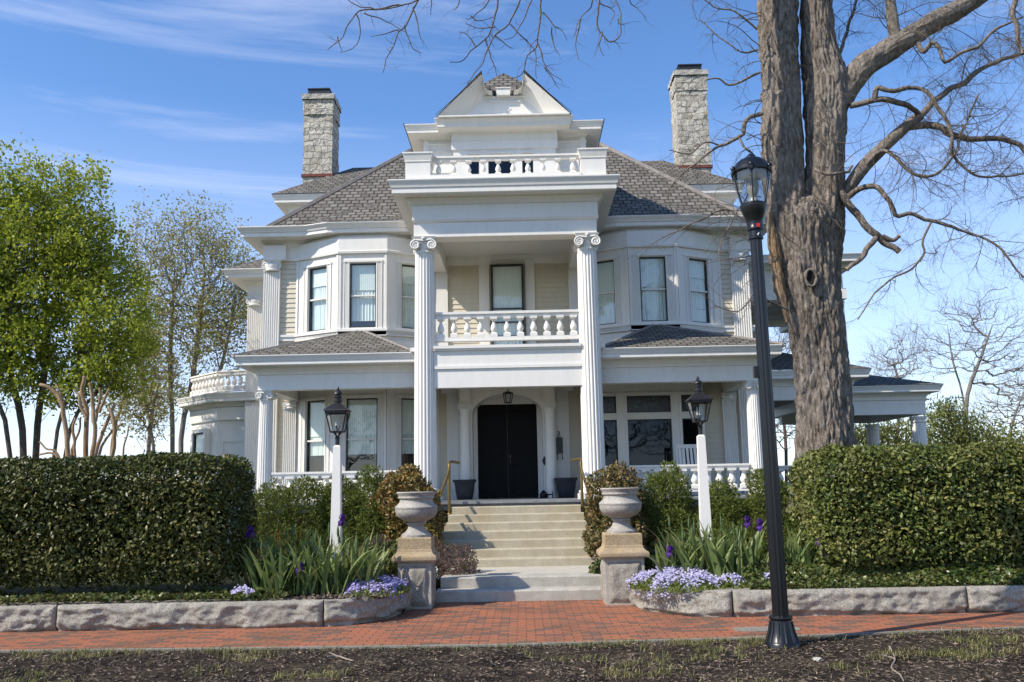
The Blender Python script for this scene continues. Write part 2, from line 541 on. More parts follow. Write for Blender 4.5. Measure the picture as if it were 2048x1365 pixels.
def mat_stone(name, base, dark, light, speck=60, stain=0.6, bmp=0.5, tint=None, vert=False):
    m, nt, b = M(name, 0.85, base, 0.25)
    t = coords(nt)
    n1 = noise_(nt, t, 4.5, 7, 0.7)
    n2 = noise_(nt, t, speck, 3, 0.6)
    n3 = noise_(nt, coords(nt, (1.5, 1.5, 0.4) if vert else (1, 1, 1)), 1.1, 6, 0.7)
    c = ramp(nt, n2, [(0.30, dark), (0.5, base), (0.72, light)])
    c = mixc(nt, ramp(nt, n1, [(0.38, (stain,) * 3), (0.62, (0, 0, 0))]), c, (*dark, 1))
    if tint:
        c = mixc(nt, ramp(nt, n3, [(0.48, (0, 0, 0)), (0.75, (0.7,) * 3)]), c, (*tint, 1))
    setc(nt, b, c)
    h = nd(nt, 'ShaderNodeMath', {0: n2, 1: 0.3, 2: n1}, operation='MULTIPLY_ADD')
    bump(nt, b, h.outputs[0], bmp, 0.02)
    return m
GRANITE_ = mat_stone('rough_granite', (0.345, 0.315, 0.265), (0.16, 0.145, 0.12), (0.49, 0.455, 0.39), 55, 0.40, 1.0, (0.24, 0.215, 0.18), True)
GRANITE2_ = mat_stone('dressed_granite', (0.48, 0.45, 0.385), (0.25, 0.23, 0.20), (0.59, 0.56, 0.49), 80, 0.45, 0.35, (0.30, 0.28, 0.25), True)
STEP_ = mat_stone('sandy_step_stone', (0.47, 0.42, 0.31), (0.28, 0.24, 0.165), (0.58, 0.53, 0.42), 70, 0.4, 0.25, (0.36, 0.29, 0.17), True)
KERB_ = mat_stone('dirty_concrete', (0.27, 0.25, 0.21), (0.14, 0.125, 0.10), (0.36, 0.34, 0.29), 50, 0.5, 0.3, (0.16, 0.14, 0.11))
CONC_ = mat_stone('pale_concrete', (0.52, 0.48, 0.40), (0.34, 0.31, 0.25), (0.60, 0.56, 0.48), 60, 0.35, 0.15, (0.38, 0.36, 0.32))
TAN_ = mat_stone('tan_sandstone', (0.42, 0.31, 0.18), (0.23, 0.17, 0.10), (0.52, 0.41, 0.26), 50, 0.5, 0.3, (0.30, 0.25, 0.20), True)
URN_ = mat_stone('weathered_urn_stone', (0.45, 0.415, 0.365), (0.20, 0.185, 0.165), (0.54, 0.51, 0.46), 55, 0.6, 0.25, (0.22, 0.205, 0.185), True)

def mat_fieldstone():
    m, nt, b = M('chimney_stone', 0.9, (0.4, 0.38, 0.34), 0.2)
    t = coords(nt)
    wob = nd(nt, 'ShaderNodeTexNoise', {'Vector': t, 'Scale': 3.4, 'Detail': 4.0, 'Roughness': 0.6}).outputs['Color']
    tv = nd(nt, 'ShaderNodeVectorMath', {0: wob, 1: (0.30, 0.30, 0.26)}, operation='MULTIPLY')
    tv = nd(nt, 'ShaderNodeVectorMath', {0: t, 1: tv.outputs[0]}, operation='ADD').outputs[0]
    sp = nd(nt, 'ShaderNodeSeparateXYZ', {0: tv})
    u = nd(nt, 'ShaderNodeMath', {0: sp.outputs['X'], 1: sp.outputs['Y']}, operation='ADD')
    cv = nd(nt, 'ShaderNodeCombineXYZ', {'X': u.outputs[0], 'Y': sp.outputs['Z']}).outputs[0]
    br = nd(nt, 'ShaderNodeTexBrick', {'Vector': cv, 'Scale': 1.0, 'Color1': (0.42, 0.375, 0.295, 1), 'Color2': (0.63, 0.585, 0.495, 1), 'Mortar': (0.20, 0.175, 0.135, 1), 'Mortar Size': 0.010,
                                       'Mortar Smooth': 0.6, 'Bias': 0.1, 'Brick Width': 0.30, 'Row Height': 0.185}, offset=0.42, offset_frequency=2, squash=0.62, squash_frequency=3)
    n = noise_(nt, t, 26, 5, 0.68)
    n2 = noise_(nt, t, 5, 4, 0.6)
    c = mixc(nt, ramp(nt, n, [(0.35, (0.5,) * 3), (0.6, (0, 0, 0))]), br.outputs['Color'], (0.33, 0.295, 0.235, 1))
    c = mixc(nt, ramp(nt, n2, [(0.5, (0, 0, 0)), (0.75, (0.5,) * 3)]), c, (0.60, 0.57, 0.50, 1))
    setc(nt, b, c)
    inv = nd(nt, 'ShaderNodeMath', {0: 1.0, 1: br.outputs['Fac']}, operation='SUBTRACT')
    hh = nd(nt, 'ShaderNodeMath', {0: n, 1: 0.6, 2: inv.outputs[0]}, operation='MULTIPLY_ADD')
    bump(nt, b, hh.outputs[0], 0.9, 0.05)
    return m
FIELD_ = mat_fieldstone()

def mat_bark(name, c0, c1, c2, sc=1.0, bmp=1.0):
    m, nt, b = M(name, 0.95, c1, 0.1)
    t = coords(nt, (10 * sc, 10 * sc, 2.9 * sc))
    n1 = noise_(nt, t, 2.0, 8, 0.7, 0.5)
    n2 = noise_(nt, coords(nt, (1, 1, 0.6)), 1.3, 5, 0.6)
    n3 = noise_(nt, coords(nt), 45, 3)
    c = ramp(nt, n1, [(0.36, c0), (0.50, c1), (0.68, c2)])
    c = mixc(nt, ramp(nt, n2, [(0.42, (0, 0, 0)), (0.68, (0.55,) * 3)]), c, (*[x * 0.8 + 0.03 for x in c2], 1))
    c = mixc(nt, ramp(nt, n3, [(0.3, (0.5,) * 3), (0.55, (0, 0, 0))]), c, (*c0, 1))
    setc(nt, b, c)
    h = nd(nt, 'ShaderNodeMath', {0: n3, 1: 0.25, 2: n1}, operation='MULTIPLY_ADD')
    bump(nt, b, h.outputs[0], bmp, 0.035)
    return m
BARK_ = mat_bark('furrowed_bark', (0.045, 0.035, 0.028), (0.20, 0.162, 0.13), (0.40, 0.345, 0.285), 1.0)
BARKD_ = mat_bark('dark_bark', (0.04, 0.03, 0.023), (0.12, 0.094, 0.072), (0.22, 0.18, 0.145), 2.0)
BARKP_ = mat_bark('pale_twig_bark', (0.12, 0.10, 0.085), (0.25, 0.215, 0.185), (0.36, 0.32, 0.28), 2.0)
TWIGB_ = mat_bark('twig_bark', (0.05, 0.038, 0.03), (0.15, 0.118, 0.09), (0.28, 0.23, 0.18), 3.0, 0.4)
MYRT_ = mat_bark('smooth_tan_bark', (0.20, 0.125, 0.065), (0.36, 0.24, 0.135), (0.47, 0.34, 0.21), 0.5, 0.3)

def mat_leaf(name, stops, rough=0.45, spec=0.4, trans=0.25, tcol=None):
    m, nt, b = M(name, rough, stops[0][1], spec)
    g = nd(nt, 'ShaderNodeNewGeometry').outputs['Random Per Island']
    c = ramp(nt, g, stops)
    n = noise_(nt, coords(nt), 1.7, 4, 0.6)
    c = mixc(nt, ramp(nt, n, [(0.35, (0.0,) * 3), (0.7, (0.35,) * 3)]), c, (*stops[-1][1], 1))
    setc(nt, b, c)
    if trans:
        tl = nd(nt, 'ShaderNodeBsdfTranslucent', {'Color': mixc(nt, 0.5, c, (*(tcol or stops[-1][1]), 1))})
        ms = nd(nt, 'ShaderNodeMixShader', {0: trans, 1: b.outputs[0], 2: tl.outputs[0]})
        nt.links.new(ms.outputs[0], nt.nodes['Material Output'].inputs['Surface'])
    return m
HEDGE_ = mat_leaf('camellia_leaf', [(0.0, (0.013, 0.024, 0.005)), (0.45, (0.040, 0.060, 0.012)), (0.86, (0.10, 0.122, 0.026)), (1.0, (0.21, 0.175, 0.05))], 0.42, 0.3, 0.15, (0.10, 0.12, 0.02))
HEDGE2_ = mat_leaf('light_hedge_leaf', [(0.0, (0.022, 0.045, 0.008)), (0.45, (0.070, 0.105, 0.020)), (0.86, (0.155, 0.19, 0.04)), (1.0, (0.29, 0.245, 0.075))], 0.45, 0.3, 0.15, (0.14, 0.17, 0.03))
JUNI_ = mat_leaf('juniper_leaf', [(0.0, (0.055, 0.085, 0.020)), (0.5, (0.12, 0.16, 0.034)), (1.0, (0.23, 0.25, 0.05))], 0.6, 0.2, 0.2)
AZAL_ = mat_leaf('bronze_azalea_leaf', [(0.0, (0.055, 0.085, 0.02)), (0.5, (0.14, 0.15, 0.035)), (0.8, (0.31, 0.20, 0.055)), (1.0, (0.42, 0.22, 0.075))], 0.45, 0.35, 0.2)
AZALG_ = mat_leaf('olive_azalea_leaf', [(0.0, (0.045, 0.065, 0.018)), (0.5, (0.11, 0.12, 0.032)), (0.8, (0.20, 0.145, 0.05)), (1.0, (0.27, 0.15, 0.065))], 0.45, 0.35, 0.2)
HEATH_ = mat_leaf('heath_foliage', [(0.0, (0.06, 0.055, 0.02)), (0.4, (0.13, 0.09, 0.045)), (0.8, (0.22, 0.15, 0.11)), (1.0, (0.34, 0.24, 0.24))], 0.8, 0.1, 0.2)
SPRING_ = mat_leaf('spring_leaf', [(0.0, (0.075, 0.12, 0.014)), (0.5, (0.21, 0.27, 0.028)), (1.0, (0.44, 0.45, 0.06))], 0.5, 0.3, 0.45, (0.45, 0.52, 0.05))
SPARSE_ = mat_leaf('bronze_spring_leaf', [(0.0, (0.17, 0.23, 0.05)), (0.5, (0.30, 0.36, 0.085)), (0.85, (0.40, 0.38, 0.13)), (1.0, (0.48, 0.34, 0.15))], 0.6, 0.2, 0.4)
FARG_ = mat_leaf('yellow_green_leaf', [(0.0, (0.07, 0.10, 0.02)), (0.5, (0.14, 0.165, 0.04)), (1.0, (0.24, 0.24, 0.07))], 0.6, 0.2, 0.35)
IVY_ = mat_leaf('ivy_leaf', [(0.0, (0.025, 0.05, 0.010)), (0.5, (0.06, 0.10, 0.02)), (0.85, (0.12, 0.15, 0.035)), (1.0, (0.20, 0.17, 0.06))], 0.35, 0.45, 0.15)
IRIS_ = mat_leaf('iris_blade', [(0.0, (0.055, 0.105, 0.034)), (0.6, (0.125, 0.20, 0.062)), (0.93, (0.25, 0.31, 0.10)), (1.0, (0.42, 0.34, 0.14))], 0.45, 0.35, 0.3, (0.2, 0.28, 0.06))
PURPLE_ = mat_leaf('purple_petal', [(0.0, (0.045, 0.008, 0.13)), (0.6, (0.085, 0.015, 0.22)), (1.0, (0.16, 0.04, 0.34))], 0.55, 0.25, 0.3)
PHLOX_ = mat_leaf('lavender_petal', [(0.0, (0.28, 0.22, 0.52)), (0.6, (0.40, 0.34, 0.63)), (1.0, (0.58, 0.53, 0.74))], 0.6, 0.2, 0.2)
PHLOXW_ = mat_leaf('pale_petal', [(0.0, (0.40, 0.36, 0.62)), (0.6, (0.52, 0.48, 0.71)), (1.0, (0.68, 0.66, 0.80))], 0.6, 0.2, 0.2)
WHITEF_ = mat_leaf('white_petal', [(0.0, (0.7, 0.7, 0.66)), (1.0, (0.8, 0.8, 0.78))], 0.6, 0.2, 0.2)
GRASS_ = mat_leaf('grass_blade', [(0.0, (0.07, 0.10, 0.022)), (0.5, (0.15, 0.175, 0.04)), (0.85, (0.26, 0.235, 0.085)), (1.0, (0.42, 0.34, 0.18))], 0.6, 0.2, 0.3)
MULCH_ = mat_leaf('mulch_chip', [(0.0, (0.016, 0.013, 0.011)), (0.5, (0.060, 0.047, 0.039)), (0.9, (0.17, 0.13, 0.10)), (1.0, (0.38, 0.29, 0.21))], 0.9, 0.1, 0.0)
STEM_ = mat_plain('green_stem', (0.07, 0.11, 0.035), 0.6, 0.3)

def mat_ground(name, c0, c1, c2, s=3.0, bmp=0.6):
    m, nt, b = M(name, 0.95, c1, 0.1)
    t = coords(nt)
    c = ramp(nt, noise_(nt, t, s, 8, 0.7), [(0.35, c0), (0.5, c1), (0.68, c2)])
    c = mixc(nt, ramp(nt, noise_(nt, t, 60, 3), [(0.35, (0.6,) * 3), (0.6, (0, 0, 0))]), c, (*c0, 1))
    setc(nt, b, c)
    bump(nt, b, noise_(nt, t, 35, 5, 0.7), bmp, 0.03)
    return m
GRND_ = mat_ground('garden_soil', (0.02, 0.016, 0.012), (0.04, 0.045, 0.018), (0.06, 0.075, 0.022), 0.6)
MULG_ = mat_ground('mulch_ground', (0.02, 0.015, 0.012), (0.055, 0.042, 0.032), (0.12, 0.095, 0.06), 2.2, 1.0)
LAWN_ = mat_ground('lawn_ground', (0.03, 0.045, 0.012), (0.055, 0.08, 0.02), (0.09, 0.10, 0.03), 0.8)
# ------------------------------------------------------------------ the ground
GZ = 0.27                      # level of the garden behind the low wall
def struct(o): o['kind'] = 'structure'; return o
m = MB(); m.add([(-700, -300, -0.12), (700, -300, -0.12), (700, 1200, -0.12), (-700, 1200, -0.12)], [(0, 1, 2, 3)])
struct(obj('ground', m, LAWN_))

front = [(-40, 9.9), (-12, 9.78), (-5.5, 9.68), (-3, 9.58), (-0.3, 9.51), (2.2, 9.66), (5.4, 10.02), (12, 10.6), (40, 13.2)]
back_l = [(-40, 11.05), (-2.3, 10.92)]
# sidewalk with the apron up to the granite steps
def yfront(x):
    for (a, b), (c, d) in zip(front, front[1:]):
        if a <= x <= c: return b + (d - b) * (x - a) / (c - a)
    return front[-1][1]
m = MB()
top = [(-40, 11.25), (-2.6, 11.2), (-1.7, 11.9), (-1.4, 13.1), (1.3, 13.2), (1.75, 12.2), (2.6, 11.4), (12, 11.8), (40, 14.6)]
m.prism(front + top[::-1], -0.10, 0.0)
struct(obj('sidewalk', m, PAVE_))
m = MB()
m.sweep(front, [(0.0, -0.1), (0.07, -0.1), (0.07, 0.006), (0.0, 0.006)])
struct(obj('kerb_strip', m, KERB_))

# mulch strip in front: a bumpy sheet
nx, ny = 240, 60
gx = np.linspace(-9.5, 9.5, nx); gv = np.linspace(0, 1, ny)
X = np.repeat(gx[None, :], ny, 0)
yf = np.array([yfront(x) for x in gx]) - 0.072
Y = 4.5 + (yf[None, :] - 4.5) * gv[:, None]
d = yf[None, :] - Y
Z = -0.012 - 0.02 * np.minimum(d, 1) + 0.06 * (fbm(np.stack([X * 1.5, Y * 1.5, X * 0], -1), 4, 3) - 0.5) * np.minimum(1, d * 3) + 0.03 * (vnoise(np.stack([X * 14, Y * 14, X * 0], -1), 9) - 0.5) * np.minimum(1, d * 4)
V = np.stack([X, Y, Z], -1).reshape(-1, 3)
ii = (np.arange(ny - 1)[:, None] * nx + np.arange(nx - 1)[None, :]).reshape(-1, 1)
F = ii + np.array([[0, 1, nx + 1, nx]])
struct(obj_np('mulch_bed', V, F, MULG_, smooth=True))
def mulch_z(x, y):
    d = max(0.0, yfront(x) - 0.072 - y)
    p = np.array([[x * 1.5, y * 1.5, 0.0]])
    q = np.array([[x * 14, y * 14, 0.0]])
    return float(-0.012 - 0.02 * min(d, 1) + 0.06 * (fbm(p, 4, 3)[0] - 0.5) * min(1, d * 3) + 0.03 * (vnoise(q, 9)[0] - 0.5) * min(1, d * 4))

# garden level: everything behind the low wall
wall_l = [(-40, 11.0), (-2.5, 10.9), (-2.15, 10.98), (-1.85, 11.25), (-1.65, 11.7), (-1.52, 12.35)]
wall_r = [(1.38, 12.4), (1.5, 11.9), (1.72, 11.5), (2.05, 11.2), (2.45, 11.1), (5.9, 11.1), (12, 11.5), (40, 14.2)]
m = MB()
poly = [(x, y + 0.12) for x, y in wall_l] + [(-1.45, 12.98), (-1.3, 13.5), (1.2, 13.5), (1.3, 12.98)] + [(x, y + 0.12) for x, y in wall_r] + [(40, 90), (-40, 90)]
m.prism(poly, -0.1, GZ)
struct(obj('garden_bed', m, GRND_))
m = MB(); m.add([(-300, 60, GZ - 0.3), (300, 60, GZ - 0.3), (300, 700, GZ - 0.3), (-300, 700, GZ - 0.3)], [(0, 1, 2, 3)])
m.add([(-300, 14, GZ - 0.06), (-39, 14, GZ - 0.06), (-39, 61, GZ - 0.06), (-300, 61, GZ - 0.06)], [(0, 1, 2, 3)])
m.add([(39, 16, GZ - 0.06), (300, 16, GZ - 0.06), (300, 61, GZ - 0.06), (39, 61, GZ - 0.06)], [(0, 1, 2, 3)])
struct(obj('lawn', m, LAWN_))

# ---- low granite walls: long rock-faced blocks, each block a part
def rock_block(path, z1, seed):
    """a rock-faced block whose front follows a plan path (travel to +x, front to the right)"""
    pts = []
    for a, b in zip(path, path[1:]):
        n = max(2, int((Vector(b) - Vector(a)).length / 0.022))
        for k in range(n): pts.append((a[0] + (b[0] - a[0]) * k / n, a[1] + (b[1] - a[1]) * k / n))
    pts.append(path[-1])
    pts = np.array(pts)
    t = np.gradient(pts, axis=0); t /= np.linalg.norm(t, axis=1, keepdims=True)
    nrm = np.stack([t[:, 1], -t[:, 0]], 1)
    prof = [(-0.30, 0.0)] + [(-0.30, z1), (-0.2, z1), (-0.1, z1), (-0.02, z1)] + [(0, z) for z in np.linspace(z1 - 0.008, 0.0, 22)]
    n, k = len(pts), len(prof)
    o = np.array([p[0] for p in prof]); z = np.array([p[1] for p in prof])
    B = pts[:, None, :] + 0 * nrm[:, None, :]
    Q = np.concatenate([np.repeat(pts[:, None, :], k, 1), np.repeat(z[None, :, None], n, 0)], -1)
    r = fbm(Q * np.array([7.0, 7.0, 11.0]) + seed * 7, 5, seed)
    r2 = np.abs(fbm(Q * np.array([3.2, 3.2, 5.0]) + seed * 3, 4, seed + 40) - 0.5) * 2
    fz = np.clip((z1 - z) / 0.045, 0, 1)
    e = np.minimum(np.arange(n), np.arange(n)[::-1]) * 0.022
    fe = np.clip(e / 0.03, 0.0, 1)[:, None]
    bulge = np.where(o[None, :] >= -0.001, (0.11 * (r - 0.35) - 0.07 * r2 + 0.03) * fz[None, :] * (0.25 + 0.75 * fe) - 0.008 * (1 - fe), 0)
    # undercut at the foot
    low = np.clip((0.09 + 0.05 * (vnoise(np.concatenate([pts * 2.5, pts[:, :1] * 0], 1), seed) - 0.5) - z[None, :].repeat(n, 0) * 1.0) if False else (0.10 * vnoise(np.concatenate([pts * 3.0, pts[:, :1] * 0], 1), seed)[:, None] - z[None, :]) / 0.04, 0, 1)
    bulge = np.where(o[None, :] >= -0.001, bulge - 0.05 * low, 0)
    off = o[None, :] + bulge
    V = np.concatenate([pts[:, None, :] + nrm[:, None, :] * off[..., None], np.repeat(z[None, :, None], n, 0) + 0.008 * (r[..., None] - 0.5) * (z[None, :, None] > 0.01)], -1)
    fs = []
    for i in range(n - 1):
        for q in range(k - 1):
            fs.append((i * k + q, i * k + q + 1, (i + 1) * k + q + 1, (i + 1) * k + q))
    fs.append(tuple(range(k - 1, -1, -1)))
    fs.append(tuple((n - 1) * k + q for q in range(k)))
    mb = MB(); mb.add(V.reshape(-1, 3).tolist(), fs)
    return mb

def arc(pts, n=5):
    """smooths a plan path (Catmull-Rom)"""
    out = []
    P_ = [Vector(p) for p in pts]
    for i in range(len(P_) - 1):
        p0, p1, p2, p3 = P_[max(0, i - 1)], P_[i], P_[i + 1], P_[min(len(P_) - 1, i + 2)]
        for k in range(n):
            t = k / n
            out.append(tuple(0.5 * ((2 * p1) + (-p0 + p2) * t + (2 * p0 - 5 * p1 + 4 * p2 - p3) * t * t + (-p0 + 3 * p1 - 3 * p2 + p3) * t ** 3)))
    out.append(tuple(P_[-1]))
    return out
WL = empty('stone_wall', (-4, 10.95, 0), 'low rock-faced granite wall edging the garden in front of the dark tall hedge beside the pruned tan tree', 'wall')
zt = 0.305
for k, pth in enumerate([[(-9.6, 10.95), (-5.62, 10.93)], [(-5.60, 10.93), (-2.42, 10.90)]]):
    obj('stone_block', rock_block(pth, zt, k + 1), GRANITE_, WL, smooth=60)
obj('stone_block', rock_block(arc([(-2.40, 10.90), (-2.15, 10.98), (-1.85, 11.25), (-1.65, 11.7), (-1.55, 12.28)]), zt, 4), GRANITE_, WL, smooth=60)
WR = empty('stone_wall', (4, 11.1, 0), 'low rock-faced granite wall edging the garden behind the tall black street lamp', 'wall')
obj('stone_block', rock_block(arc([(1.42, 12.35), (1.5, 11.9), (1.72, 11.5), (2.05, 11.2), (2.47, 11.1)]), zt, 6), GRANITE_, WR, smooth=60)
for k, pth in enumerate([[(2.49, 11.1), (5.27, 11.08)], [(5.29, 11.08), (9.6, 11.3)]]):
    obj('stone_block', rock_block(pth, zt + 0.004, k + 8), GRANITE_, WR, smooth=60)

# ---- granite entry steps, walkway, staircase
def slab(mb, x0, x1, y0, y1, z0, z1, ch=0.012):
    """a slab with an eased front top edge"""
    prof = [(y0, z0), (y0, z1 - ch), (y0 + ch * 0.4, z1 - ch * 0.3), (y0 + ch, z1), (y1, z1), (y1, z0)]
    n = len(prof)
    vs = [(x0, y, z) for y, z in prof] + [(x1, y, z) for y, z in prof]
    mb.add(vs, [tuple(range(n)), tuple(range(2 * n - 1, n - 1, -1))] + [(i, n + i, n + (i + 1) % n, (i + 1) % n) for i in range(n)])
st = empty('entry_steps', (-0.06, 12.96, 0), 'pair of long rough granite steps rising from the brick sidewalk to the walkway', 'steps')
for a in ((-1.28, 1.16, 12.96, 13.36, -0.02, 0.150), (-1.24, 1.12, 13.31, 13.75, 0.0, 0.302)):
    mb = MB(); slab(mb, *a, 0.02); obj('step', mb, GRANITE2_, st)
m = MB()
m.prism([(-1.20, 13.74), (1.10, 13.74), (1.02, 14.4), (1.12, 14.96), (-1.30, 14.96), (-1.14, 14.4)], 0.0, 0.300)
wk = obj('walkway', m, CONC_); struct(wk)
sc = empty('stone_staircase', (-0.16, 14.9, 0.3), 'flight of seven pale sandy stone steps climbing to the black front door', 'stairs')
nst = 7
rise = (1.235 - 0.30) / nst
for k in range(nst):
    y0 = 14.9 + 0.30 * k
    t = k / (nst - 1)
    x0, x1 = -1.62 + 0.28 * t, 1.24 - 0.20 * t
    mb = MB()
    slab(mb, x0, x1, y0, 17.2 if k == nst - 1 else y0 + 0.46, 0.25, 0.30 + rise * (k + 1), 0.016)
    obj('step', mb, STEP_, sc)

# ------------------------------------------------------------------ the house
XC = -0.27
H = empty('mansion', (XC, 20.35, GZ), 'large white two-storey mansion with fluted ionic columns, shingle roof and two stone chimneys', 'house')
def hb(): return MB(XC)
WY = 20.35          # front wall plane
PF = 1.33           # porch floor

def crown(zs, zt, out, bed=0.12, bedh=0.13):
    h = zt - zs
    return [(-0.05, zs - bedh), (bed * 0.35, zs - bedh), (bed * 0.55, zs - bedh * 0.55), (bed * 0.95, zs - bedh * 0.18), (bed, zs), (out * 0.80, zs), (out * 0.80, zs + 0.012),
            (out * 0.84, zs + 0.014), (out * 0.84, zs + h * 0.40), (out * 0.88, zs + h * 0.44), (out * 0.90, zs + h * 0.58), (out * 0.95, zs + h * 0.76), (out * 0.985, zs + h * 0.86), (out * 0.985, zs + h * 0.90), (out, zs + h * 0.91), (out, zt), (-0.05, zt)]

def clapboard(mb, x0, x1, y, z0, z1, pitch=0.115, lap=0.022):
    z = z0
    while z < z1 - 0.01:
        t = min(z + pitch, z1)
        mb.add([(x0, y - lap, z), (x1, y - lap, z), (x1, y - 0.004, t), (x0, y - 0.004, t), (x0, y, z), (x1, y, z)], [(0, 1, 2, 3), (0, 4, 5, 1)])
        z += pitch

# main body behind the boards
m = hb()
m.box(-5.62, 5.62, WY + 0.02, 31.0, GZ, 7.45)
m.box(-7.25, -5.60, 24.25, 30.0, GZ, 7.45)
m.box(5.60, 6.2, 24.5, 30.0, GZ, 7.45)
obj('wall', m, W_, H)
m = hb()
clapboard(m, -5.62, 5.62, WY, PF, 7.3)
obj('clapboard', m, CREAM_, H)
m = hb()
for fa in ((-5.15, -1.62, 17.25, 17.45), (1.50, 5.15, 17.25, 17.45), (-5.15, -4.95, 17.46, WY), (4.95, 5.15, 17.46, WY)):
    m = hb(); m.box(*fa, GZ - 0.1, 1.18); obj('foundation', m, BRICK_, H, uv=True)
m = hb()
m.box(-5.2, 5.2, 17.02, WY, 1.285, PF)
m.box(-5.12, 5.12, 17.10, WY - 0.1, 1.17, 1.284)
obj('porch_floor', m, mat_plain('grey_floor_paint', (0.22, 0.23, 0.24), 0.5), H)

# ---------------- bays
def frame(a, b):
    d = Vector((b[0] - a[0], b[1] - a[1])); l = d.length; d /= l
    return ((a[0], a[1]), (d.x, d.y), (-d.y, d.x)), l
BAYS = []
WINS = []              # (centre along wall, frame, z0, width, height, style)
def bay_face(mb, a, b, zb, zt, ww, zw0, zw1, style):
    fr, l = frame(a, b)
    c = l / 2
    s0, s1 = c - ww / 2, c + ww / 2
    D = 0.16
    mb.fbox(fr, 0, s0, 0, D, zb, zt); mb.fbox(fr, s1, l, 0, D, zb, zt)
    mb.fbox(fr, s0, s1, 0, D, zb, zw0); mb.fbox(fr, s0, s1, 0, D, zw1, zt)
    # fluted casings and head
    for sgn, e in ((-1, s0), (1, s1)):
        for q in range(4):
            w0 = 0.012 + q * 0.034
            a_, b_ = (e - w0 - 0.024, e - w0) if sgn < 0 else (e + w0, e + w0 + 0.024)
            mb.fbox(fr, a_, b_, -0.022 if q in (0, 3) else -0.013, 0.0, zw0 - 0.02, zw1 + 0.02)
    mb.fbox(fr, s0 - 0.15, s1 + 0.15, -0.030, 0.0, zw1 + 0.02, zw1 + 0.07)
    mb.fbox(fr, s0 - 0.17, s1 + 0.17, -0.045, 0.0, zw0 - 0.075, zw0 - 0.02)
    # corner boards
    mb.fbox(fr, 0.0, 0.055, -0.028, 0.0, zb + 0.15, zt)
    mb.fbox(fr, l - 0.055, l, -0.028, 0.0, zb + 0.15, zt)
    mb.fbox(fr, 0.0, l, -0.05, 0.0, zb, zb + 0.15)
    WINS.append((fr, c, zw0, ww, zw1 - zw0, style))

def bay_path(cx, dy=0.0): return [(cx - 1.66, WY + dy), (cx - 0.55, 19.75 + dy), (cx + 0.55, 19.75 + dy), (cx + 1.66, WY + dy)]
BCX = 3.30
for sg in (-1, 1):
    bp = bay_path(sg * BCX)
    m = hb()
    for i in range(3):
        bay_face(m, bp[i], bp[i + 1], 5.0, 6.93, 0.55 if i != 1 else 0.60, 5.20, 6.70, 'up')
    m.prism([bp[0], bp[1], bp[2], bp[3]], 6.93, 6.96)
    if sg < 0:
        for i in range(3):
            bay_face(m, bp[i], bp[i + 1], PF, 4.0, 0.56 if i != 1 else 0.70, 1.80, 3.60, 'low')
        m.prism([(x * 1.0, y + 0.05) for x, y in bp], 4.0, 5.0)
    else:
        # flat triple window under the right porch: transoms of stained glass over plain lights
        fy = 19.98
        fr = ((1.72, fy), (1, 0), (0, 1))
        Lw = 2.62
        lights = [(0.20, 0.66), (0.90, 1.88), (2.12, 2.52)]
        z00, z1, z2, z3, z4 = PF, 1.88, 3.02, 3.17, 3.55
        m.fbox(fr, 0, Lw, 0, 0.16, z00, z1); m.fbox(fr, 0, Lw, 0, 0.16, z4, 4.0)
        prev = 0.0
        for s0, s1 in lights + [(Lw, None)]:
            m.fbox(fr, prev, s0, 0, 0.16, z1, z4)
            if s1: prev = s1
        for s0, s1 in lights:
            m.fbox(fr, s0, s1, 0.0, 0.16, z2, z3)
            for (e0, e1) in ((z1, z2), (z3, z4)):
                m.fbox(fr, s0 - 0.05, s0 - 0.005, -0.02, 0, e0 - 0.04, e1 + 0.04); m.fbox(fr, s1 + 0.005, s1 + 0.05, -0.02, 0, e0 - 0.04, e1 + 0.04)
                m.fbox(fr, s0 - 0.06, s1 + 0.06, -0.03, 0, e1 + 0.04, e1 + 0.075); m.fbox(fr, s0 - 0.06, s1 + 0.06, -0.03, 0, e0 - 0.075, e0 - 0.04)
            WINS.append((fr, (s0 + s1) / 2, z1, s1 - s0, z2 - z1, 'dark'))
            WINS.append((fr, (s0 + s1) / 2, z3, s1 - s0, z4 - z3, 'stained'))
        m.box(1.72, 1.82, fy + 0.16, WY, PF, 4.0); m.box(4.24, 4.34, fy + 0.16, WY, PF, 4.0)
        m.prism([(x, y + 0.05) for x, y in bp], 4.0, 5.0)
    obj('bay', m, W2_, H)

